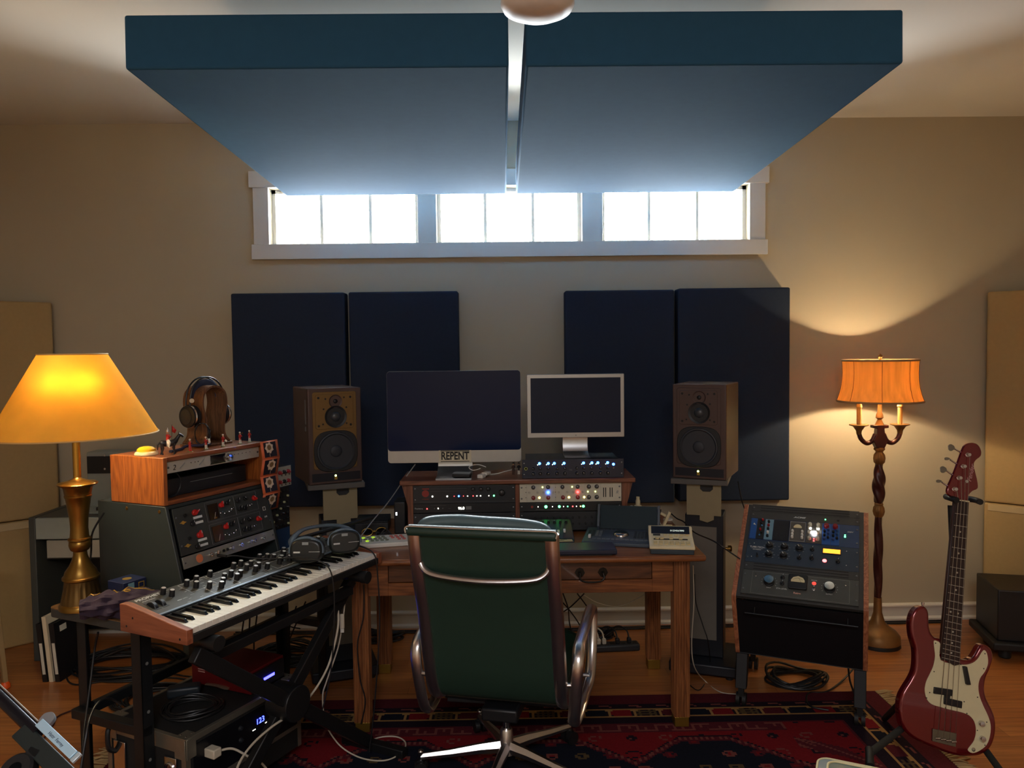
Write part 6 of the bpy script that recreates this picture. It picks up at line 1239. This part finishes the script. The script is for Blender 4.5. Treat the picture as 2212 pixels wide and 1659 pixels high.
for px, py in ((226, 984), (226, 1013), (300, 984)): q = at(px, py, 4.39); b = WB(tm); b.cyl((q.x, 4.394, q.z), (q.x, 4.391, q.z), .006, n=10); b.build('panel_screw', CHROME, mb_)
o = thing('microphone_case', 'small black object on top of the grey tape machine beside the lamp', 'box', (at(228, 1080, 4.3).x, 4.30, .783)); MB().b2(-.04, .05, -.03, .03, 0, .025).build('box_base', BLK, o, bevel=.003); MB().b2(-.02, .03, -.02, .02, .025, .045).build('lid', RUB, o, bevel=.003)
# binders on the floor
for i, (px, m, lab_, hh, g) in enumerate(((85, BLK, 'black binder with white spine label leaning leftmost under the workbench', .30, 0), (98, mat('binder_white', (222, 208, 180), .5), 'white binder standing between two black binders under the workbench', .335, 1), (112, BLK, 'black binder with white spine label, nearest the workbench leg', .30, 0))):
    q = onz(px+4, 1480, 0); o = thing('binder', lab_, 'binder', (q.x, 3.86, 0), rz=-6, ry=-5, group='binders on the floor')
    w_ = .024 if m is not BLK else .028
    b = MB(); b.b2(-w_/2, -w_/2+.003, 0, .25, 0, hh).b2(w_/2-.003, w_/2, 0, .25, 0, hh).b2(-w_/2, w_/2, 0, .003, 0, hh); b.build('cover', m, o, bevel=.0008); MB().b2(-w_/2+.004, w_/2-.004, .01, .235, .008, hh-.01).build('pages', mat('page_block', (200, 196, 184), .8), o)
    if m is BLK: MB().b2(-w_/2+.006, w_/2-.006, -.0008, 0, .04, .20).build('spine_label', mat('label_paper', (212, 206, 190), .7), o)
    if i == 2: MB().b2(w_/2, w_/2+.0008, .04, .09, .245, .275).build('cover_label', mat('label_paper', (212, 206, 190), .7), o)
# ================= road case =================
cA = Vector((-1.10, 2.585, .0065)); case2 = thing('road_case', 'black road case with aluminium edges and blue digits under the synthesizer', 'road case', tuple(cA), rz=63)
CL, CD, CT = .56, .40, .33; EDG = mat('case_aluminium', (156, 152, 138), .4, .8, var=.15); CBK = mat('case_black', (24, 24, 24), .75, var=.2)
MB().b2(0, CL, 0, CD, .05, CT).build('case_body', CBK, case2, bevel=.002)
b = MB(); e = .016
for y, z in ((0, CT), (CD, CT)): b.b2(0, CL, y-(.003 if y == 0 else e-.003), y+(e-.003 if y == 0 else .003), z-.002, z+.003)
for x in (0, CL): b.b2(x-(.003 if x == 0 else e-.003), x+(e-.003 if x == 0 else .003), 0, CD, CT-.002, CT+.003)
b.b2(-.003, 0, 0, CD, CT-.05, CT); b.b2(0, CL, -.003, 0, CT-.018, CT).b2(0, CL, -.003, 0, .13, .146).b2(-.003, 0, -.003, .02, .05, CT).b2(-.003, .016, -.003, 0, .05, CT).b2(CL-.016, CL+.003, -.003, 0, .05, CT).b2(-.003, 0, CD-.02, CD+.003, .05, CT)
b.build('aluminium_edging', EDG, case2, bevel=.0008)
for x, y in ((0, 0), (CL, 0), (0, CD), (CL, CD)):
    sx_, sy_ = (1 if x == 0 else -1), (1 if y == 0 else -1); b = MB(); b.b2(x-.005*sx_, x+.05*sx_, y-.005*sy_, y+.05*sy_, CT, CT+.005).b2(x-.005*sx_, x-.003*sx_, y, y+.05*sy_, CT-.07, CT).b2(x, x+.04*sx_, y-.005*sy_, y-.003*sy_, CT-.07, CT); cr_ = b.build('corner_cap', EDG, case2, bevel=.001)
    for u, v in ((.015, .04), (.04, .015), (.012, .012)): MB().sph((x+u*sx_, y+v*sy_, CT+.005), .004, 8, (1, 1, .5)).build('rivet', CHROME, cr_)
b = MB(); b.b2(-.010, -.003, .04, .10, .16, .26); lt = b.build('butterfly_latch', CHROME, case2, bevel=.002); MB().tube([(-.012+.0, .07+.022*math.cos(t), .21+.03*math.sin(t)) for t in [k*math.pi/7 for k in range(14)]], .004, 6, closed=True).build('latch_ring', CHROME, lt)
b = MB(); b.b2(-.010, -.003, .30, .36, .15, .26); lt = b.build('butterfly_latch', CHROME, case2, bevel=.002)
MB().tube(spline([(-.006, .365, .315), (-.03, .36, .30), (-.032, .355, .24), (-.008, .35, .22)], 5), .009, 8).build('strap_handle', BLK, case2)
b = MB(); b.b2(.03, CL-.03, -.004, 0, .15, CT-.03); fp = b.build('front_unit', mat('unit_black', (14, 15, 20), .35), case2)
BD = glow('blue_digits', (40, 50, 255), 9); text('123', .030, BD, fp, (.34, -.0046, .25), name='display_digits'); MB().b2(.30, .315, -.005, -.004, .227, .2285).b2(.365, .38, -.005, -.004, .228, .2295).build('indicator_marks', L_W, fp)
for x, z in ((.24, .265), (.24, .22), (.46, .275), (.46, .21), (.50, .18)): knob(fp, x, z, .008, .010, DKP, -.004)
for x in (.06, CL-.06):
    for y in (.06, CD-.06): b = MB(); b.cyl((x-.012, y, .025), (x+.012, y, .025), .025, n=18); b.b2(x-.02, x+.02, y-.02, y+.02, .035, .05); b.build('caster', RUB, case2)
_c = Matrix.Rotation(R(63), 4, 'Z')
def cs_(x, y, z=CT+.0095): v = _c @ Vector((x, y, 0)); return Vector((cA.x+v.x, cA.y+v.y, z))
def coil(c, rx, ry, n, seed, r, lab, turns=8, name='coiled_cable', m=None, hz=.03):
    rn = random.Random(seed); pts = []; N = turns*10
    for i in range(N): a = i*2*math.pi/10; q = 1+.16*math.sin(i*.37+seed)+rn.uniform(-.04, .04); pts.append(Vector((c[0]+rx*q*math.cos(a), c[1]+ry*q*math.sin(a), c[2]+r+hz*(i/N)*(.6+.4*math.sin(i*1.3)))))
    return tag(MB().tube(spline(pts, 3), r, 6).build(name, m or BLK), lab, 'cable')
q = cs_(.17, .16); coil(q, .095, .085, 0, 4, .0035, 'black coiled cable lying on the lid of the road case', 9, hz=.022)
o = thing('power_adapter', 'dark rounded power adapter lying on the road case before the red box', 'adapter', tuple(cs_(.24, .285)), rz=15); MB().b2(-.06, .06, -.028, .028, 0, .04).build('case', mat('adapter_blue', (34, 42, 50), .45), o, bevel=.010, seg=3); MB().b2(-.062, -.058, -.012, .012, .012, .028).build('socket_end', BLK, o)
o = thing('metal_stick', 'silver flat stick with rounded end lying beside the dark adapter', 'stick', tuple(cs_(.335, .21, CT+.011)), rz=-20); b = MB(); b.tube([(-.055, 0, .012), (0, 0, .014), (.04, 0, .010), (.055, 0, .009)], [.009, .010, .014, .009], 12, sy=.4, upv=(0, 0, 1)); b.build('stick_body', mat('brushed_rose', (190, 168, 146), .3, .8), o)
# red box
o = thing('red_device', 'red metal audio box with white side vents on top of the road case', 'audio device', tuple(cs_(.33, .325)), rz=-24); RB = mat('red_metal', (112, 20, 26), .42, .2, var=.08)
o.location = (-1.26, 3.04, CT+.0105); 
rw = .30; MB().b2(0, rw, 0, .19, 0, .088).build('case', RB, o, bevel=.003)
for x in (.035, rw-.065):
    for k in range(3): MB().b2(x, x+.035, -.0008, .0, .052+k*.009, .056+k*.009).build('vent_mark', mat('pink_print', (206, 160, 160), .6), o)
MB().b2(rw, rw+.012, .01, .18, .008, .080).build('face', BLK, o, bevel=.002); led(o, rw+.013, .02, .003, L_W, .05); MB().b2(rw+.012, rw+.014, .06, .12, .035, .045).build('blue_lamp', glow('blue_lamp', (50, 50, 255), 6), o)
# cables heaps on floor under bench
coil((-1.98, 4.02, 0), .26, .16, 0, 1, .0055, 'large loose heap of black cable on the floor beside the grey tape machine', 12, hz=.07)
coil((-1.62, 3.62, 0), .22, .14, 0, 2, .005, 'loose heap of black cable on the floor left of the red box', 9, hz=.05)
coil((-1.18, 4.10, 0), .17, .11, 0, 3, .0055, 'tight heap of black cable on the floor against the wall behind the workbench', 14, hz=.08)
coil((-.82, 4.36, 0), .20, .06, 0, 5, .007, 'black cable heap along the baseboard behind the left desk leg', 9, hz=.07)
coil((1.43, 3.72, 0), .13, .10, 0, 6, .006, 'black cable heap on the floor under the tilted rack', 8, hz=.06)
coil((.52, 4.34, 0), .09, .05, 0, 8, .0045, 'small black cable heap behind the power strip', 6, hz=.06)
def cable(lab, pts, r=.004, m=None, name='cable', k=8): return tag(MB().tube(spline(pts, k), r, 7).build(name, m or BLK), lab, 'cable')
V = Vector
cable('black cable hanging from the near left corner of the workbench down to the floor', [at(212, 1366, 2.75), at(205, 1400, 2.78), at(195, 1480, 2.74), at(187, 1540, 2.7), at(180, 1600, 2.62), at(176, 1700, 2.5)])
cable('black cable looping over the end rail of the workbench', [at(262, 1523, 2.62), at(240, 1510, 2.6), at(215, 1515, 2.55), at(196, 1545, 2.5), at(186, 1590, 2.45), at(170, 1690, 2.4)])
cable('dark red brown cable curling on the floor left of the workbench leg', [onz(0, 1690, .005), onz(60, 1640, .005), onz(112, 1570, .005), onz(125, 1548, .005), onz(170, 1530, .005), onz(240, 1510, .005), onz(330, 1490, .005)], .004, mat('cable_maroon', (60, 24, 20), .5))
cable('black cable crossing the floor behind the workbench legs', [onz(150, 1400, .005), onz(143, 1450, .005), onz(158, 1478, .005), onz(230, 1470, .005), onz(330, 1450, .005), onz(420, 1462, .005), onz(470, 1440, .005)], .0045)
cable('black cable falling straight beside the second workbench leg', [at(321, 1390, 2.72), at(322, 1450, 2.72), at(320, 1540, 2.72), at(300, 1590, 2.78)], .003)
for i, (x0, x1) in enumerate(((508, 528), (520, 505), (535, 548))): cable(('black cable hanging behind the left end of the keyboard, first strand', 'black cable hanging behind the left end of the keyboard, second strand', 'black cable hanging behind the left end of the keyboard, third strand')[i], [at(x0+20, 1330, 3.3), at(x0+14, 1380, 3.4), at(x1, 1420, 3.5), at((x0+x1)/2, 1450, 3.6), onz(x1-15, 1470, .01)], .0035)
for i, pts in enumerate((((597, 1320), (620, 1350), (648, 1358)), ((660, 1300), (630, 1370), (610, 1420)), ((640, 1310), (625, 1360), (628, 1420)))): cable(('thin black cable sagging under the middle of the keyboard', 'thin black cable slanting down behind the keyboard stand', 'thin black cable dropping to the heap behind the keyboard stand')[i], [at(x, y, 3.6+.1*k) for k, (x, y) in enumerate(pts)], .0035)
cable('black cable hanging behind the left loudspeaker stand', [at(717, 1290, 3.7), at(712, 1340, 3.7), at(700, 1380, 3.7), at(690, 1395, 3.72)], .0035)
WCB = mat('white_cable', (206, 196, 176), .45)
wa = cable('thick white cable sweeping from under the keyboard end to the lower left', [at(745, 1267, 3.10), at(732, 1275, 3.08), at(729, 1300, 3.06), at(731, 1345, 3.03), at(722, 1395, 3.0), at(706, 1445, 2.95), at(678, 1493, 2.88), at(640, 1535, 2.8), at(590, 1568, 2.7), at(545, 1608, 2.6), at(514, 1655, 2.5), at(500, 1720, 2.4)], .0042, WCB, 'white_cable')
wb = cable('thin white cable ending in a loop on the rug by the left desk leg', [at(748, 1266, 3.12), at(745, 1300, 3.10), at(740, 1345, 3.10), at(730, 1400, 3.10), at(706, 1470, 3.08), at(697, 1505, 3.08), at(703, 1560, 3.08), at(725, 1600, 3.10), onz(752, 1624, .02), onz(790, 1640, .010), onz(835, 1642, .010), onz(868, 1625, .010), onz(876, 1605, .010), onz(858, 1592, .010), onz(825, 1592, .010), onz(792, 1602, .010)], .003, WCB, 'white_cable')
q = at(739, 1342, 3.07); o = thing('cable_adapter', 'small white plug joint on the thin white cable below the keyboard', 'plug', tuple(q)); MB().b2(-.009, .009, -.006, .006, -.03, .03).build('plug_body', WCB, o, bevel=.003); MB().b2(-.007, .007, -.004, .004, -.045, -.03).build('plug_tip', mat('tip_white', (226, 222, 210), .4), o)
q = onz(790, 1602, .012); MB().b2(-.012, .008, -.005, .005, -.003, .005).build('connector_tip', mat('tip_white', (226, 222, 210), .4), wb).location = q
pk = cs_(.09, -.03, .26); o = thing('usb_charger', 'white cube plug with cable on the face of the road case', 'charger', tuple(pk), rz=63); MB().b2(-.018, .018, -.022, .026, -.016, .016).build('plug_body', WCB, o, bevel=.004); MB().tube(spline([(.02, -.01, -.002), (.06, -.03, -.01), (.10, -.06, -.05), (.15, -.08, -.10), (.2, -.1, -.2)], 6), .0042, 8).build('cord', WCB, o)
cable('black cord running down the left front desk leg', [V((lxs[0]+.055, 3.262, .66)), V((lxs[0]+.05, 3.262, .52)), V((lxs[0]+.022, 3.262, .40)), V((lxs[0]+.03, 3.262, .25)), V((lxs[0]+.05, 3.262, .15)), V((lxs[0]+.03, 3.262, .05))], .0028)
# under desk cables
for i, (a_, c_) in enumerate((((1197, 1282), (1252, 1350)), ((1262, 1282), (1195, 1340)), ((1216, 1282), (1230, 1345)), ((1247, 1282), (1285, 1345)), ((1205, 1310), (1200, 1375)))): cable(('left', 'second', 'middle', 'fourth', 'lowest')[i]+' of the thin black cables hanging under the desk drawer', [at(a_[0], a_[1], 4.0), at((a_[0]+c_[0])/2+4, (a_[1]+c_[1])/2, 4.05), at(c_[0], c_[1], 4.2), onz(c_[0]+8, 1378, .01)], .0034)
cable('thin white cable sagging under the desk between the drawer and the right back leg', [at(1256, 1282, 4.05), at(1290, 1302, 4.08), at(1335, 1310, 4.1), at(1380, 1292, 4.1), at(1392, 1282, 4.1)], .0024, WCB, 'white_cable')
cable('thin white cable hanging beside the right front desk leg to the floor', [at(1497, 1222, 3.5), at(1499, 1300, 3.52), at(1494, 1390, 3.55), at(1500, 1440, 3.57), onz(1522, 1470, .008), onz(1556, 1495, .006), onz(1600, 1500, .006)], .0026, WCB, 'white_cable')
cable('thin black cable across the grey inset of the right loudspeaker stand', [at(1500, 1240, 3.70), at(1503, 1300, 3.70), at(1518, 1350, 3.69), at(1530, 1390, 3.69), onz(1533, 1450, .01), onz(1512, 1490, .006), onz(1490, 1480, .006)], .0026)
cable('black cable falling from the back of the right loudspeaker', [at(1594, 1040, 4.1), at(1602, 1080, 4.12), at(1611, 1110, 4.15), at(1612, 1150, 4.15)], .003)
cable('black cable crossing the floor under the tilted rack', [onz(1850, 1437, .05), onz(1820, 1470, .01), onz(1785, 1494, .006), onz(1750, 1496, .006), onz(1742, 1510, .006), onz(1752, 1526, .012), onz(1790, 1534, .012)], .0045)
cable('black cable hanging straight down inside the right end of the tilted rack', [at(1832, 1436, 3.55), at(1836, 1470, 3.5), at(1846, 1500, 3.45), onz(1845, 1508, .012)], .0045)
for i, y_ in enumerate((4.50, 4.47)): cable(('thin', 'second thin')[i]+' black cable lying along the front baseboard', [V((-1.6, y_, .006)), V((-.6, y_-.02, .006)), V((.3, y_-.03, .006)), V((1.0, y_-.01, .006)), V((2.1, y_, .006)), V((2.7, y_+.01, .006))], .005)
# power strip
q = onz(1322, 1404, 0); o = thing('power_strip', 'black power strip with several plugs on the floor behind the right desk leg', 'power strip', (q.x, q.y, 0), rz=4)
b = MB(); b.b2(-.14, .15, -.035, .035, 0, .038); b.build('strip_body', mat('strip_black', (40, 42, 46), .45), o, bevel=.010, seg=3)
for x, m in ((-.075, WCB), (-.045, WCB), (.03, BLK), (.095, BLK)): b = MB(); b.b2(x-.011, x+.011, -.015, .012, .038, .066); pg_ = b.build('plug', m, o, bevel=.004); MB().tube(spline([(x, 0, .064), (x-.01, .02, .10), (x-.05, .06, .11), (x-.10, .10, .06), (x-.12, .13, .01)], 5), .0042, 8).build('plug_cord', m, pg_)
for x in (-.11, 0, .06, .125): MB().b2(x-.012, x+.012, -.014, .014, .038, .0388).build('outlet', INK, o)
# ================= foreground stand lower left =================
q0, q1 = at(-40, 1452, 1.50), at(82, 1562, 1.42); q2 = at(176, 1652, 1.35); q3 = at(230, 1702, 1.31)
o = thing('boom_stand', 'dark stand arm with a pale blue name tag at the lower left corner', 'microphone stand', tuple(q1))
ax = (q2-q1).normalized(); up_ = (CAM-q1).cross(ax).normalized(); up_ = up_ if up_.z > 0 else -up_; vw = ax.cross(up_).normalized()
if vw.dot(CAM-q1) < 0: vw = -vw
def fo(a, u, v): return tuple(ax*a+up_*u+vw*v)
L1 = (q2-q1).length
b = MB(); b.tube([fo(-(q1-q0).length-.02, -.012, 0), fo(.02, -.012, 0)], .0115, 16); b.build('arm_tube', mat('arm_dark', (34, 34, 42), .25, .6), o); MB().tube([fo(-(q1-q0).length-.02, .0015, .002), fo(.0, .0015, .002)], .0022, 8).build('arm_highlight', CHROME, o)  # thin chrome strip stands in for the highlight along the round tube
b = MB(); b.bar(fo(-.012, -.026, -.004), fo(L1+.06, -.026, -.004), .032, .03, fo(0, 0, 1)); b.build('clutch_sleeve', mat('sleeve_green_black', (24, 34, 34), .5), o, bevel=.003)
PBL = mat('tag_blue', (176, 208, 226), .35, .2); b = MB(); b.bar(fo(.012, .002, .012), fo(L1-.018, .002, .012), .005, .016, fo(0, 1, 0)); tgo = b.build('name_tag', PBL, o, bevel=.001)
MB().bar(fo(L1-.015, .002, .012), fo(L1-.006, .002, .012), .006, .018, fo(0, 1, 0)).build('tag_end', mat('tag_end', (190, 206, 214), .3, .4), tgo, bevel=.001)
MB().lathe([(.014, -.004), (.0145, 0), (.014, .004)], 24, fo(.014, .013, .004), fo(0, 0, 1), flute=lambda t, j: .03*math.sin(30*t)).build('thumb_wheel', mat('wheel_silver', (170, 178, 186), .3, .7), tgo)
tx = text('Hattr  Ferrey', .0085, mat('pen_ink', (52, 62, 84), .6), tgo, (0, 0, 0), (0, 0, 0), ext=.0001); mrot = Matrix((ax, up_, ax.cross(up_) if ax.cross(up_).dot(vw) > 0 else vw)).transposed().to_4x4(); mrot.translation = Vector(fo(L1*.50, .001, .0152)); tx.matrix_basis = mrot
b = MB(); b.lathe([(.026, -.014), (.030, -.010), (.030, .010), (.026, .014), (.012, .014), (.012, -.014)], 32, fo(.055, -.070, 0), fo(0, 0, 1)); b.build('clamp_ring', BLK, o); MB().bar(fo(.055, -.045, 0), fo(.05, -.025, 0), .03, .022, fo(0, 0, 1)).build('clamp_neck', BLK, o, bevel=.004)
e_ = Vector(fo(.055, -.09, 0)); MB().tube([tuple(e_), (e_.x, e_.y, -q1.z+.03)], .0125, 12).build('upright', BLK, o); MB().lathe([(.13, 0), (.13, .012), (.05, .022), (.02, .03)], 32, (e_.x, e_.y, -q1.z)).build('base', RUB, o)
# wooden leg with orange tip at left edge
q = onz(12, 1487, 0); o = thing('easel', 'pale wooden leg with an orange rubber tip at the left edge', 'easel', (q.x, q.y, 0)); MB().bar((0, 0, .03), (-.075, .05, .62), .022, .022).build('leg', mat('pale_wood', (150, 124, 84), .6), o, bevel=.003); MB().lathe([(.016, 0), (.022, .004), (.022, .022), (.014, .034)], 20).build('rubber_tip', mat('orange_rubber', (226, 88, 24), .4), o)
MB().bar((-.075, .05, .62), (-.35, .05, .62), .022, .022).bar((-.35, .05, .62), (-.42, 0, .0), .022, .022).build('frame', mat('pale_wood', (150, 124, 84), .6), o, bevel=.003)
# green stool lower right
sz = .47; c1 = onz(1768, 1628, sz); c2 = onz(1900, 1650, sz); dirx = (c2-c1); rzs = math.degrees(math.atan2(dirx.y, dirx.x))
o = thing('stool', 'green vinyl cushion with cream piping at the bottom right edge', 'stool', (c1.x, c1.y, 0), rz=rzs-4)
poly = []
for cx0, cy0, a0 in ((.40-.08, -.08, 0), (.03, -.03, 90), (.08, -.34, 180), (.32, -.34, 270)):
    r_ = .03 if a0 == 90 else .08
    for i in range(7): a = R(a0+90*i/6); poly.append((cx0+r_*math.cos(a), cy0+r_*math.sin(a)))
b = MB(); b.prz(poly, sz-.07, sz-.008); b.build('seat_box', mat('vinyl_grey', (96, 108, 108), .4), o, bevel=.006, seg=3)
b = MB(); cxm = (.20, -.20); b.prz([(cxm[0]+(x-cxm[0])*.86, cxm[1]+(y-cxm[1])*.86) for x, y in poly], sz-.008, sz); b.build('seat_cushion', mat('vinyl_green', (52, 84, 74), .35), o, bevel=.004, seg=3)
for f_, z_ in ((1.0, sz-.010), (.86, sz)): MB().tube([(cxm[0]+(x-cxm[0])*f_, cxm[1]+(y-cxm[1])*f_, z_) for x, y in poly], .0035, 8, closed=True).build('piping', mat('piping_cream', (214, 200, 150), .5), o)
for x in (.07, .33):
    for y in (-.07, -.33): MB().cyl((x, y, RZ), (x, y, sz-.07), .014, .018, n=14).build('leg', BLK, o)
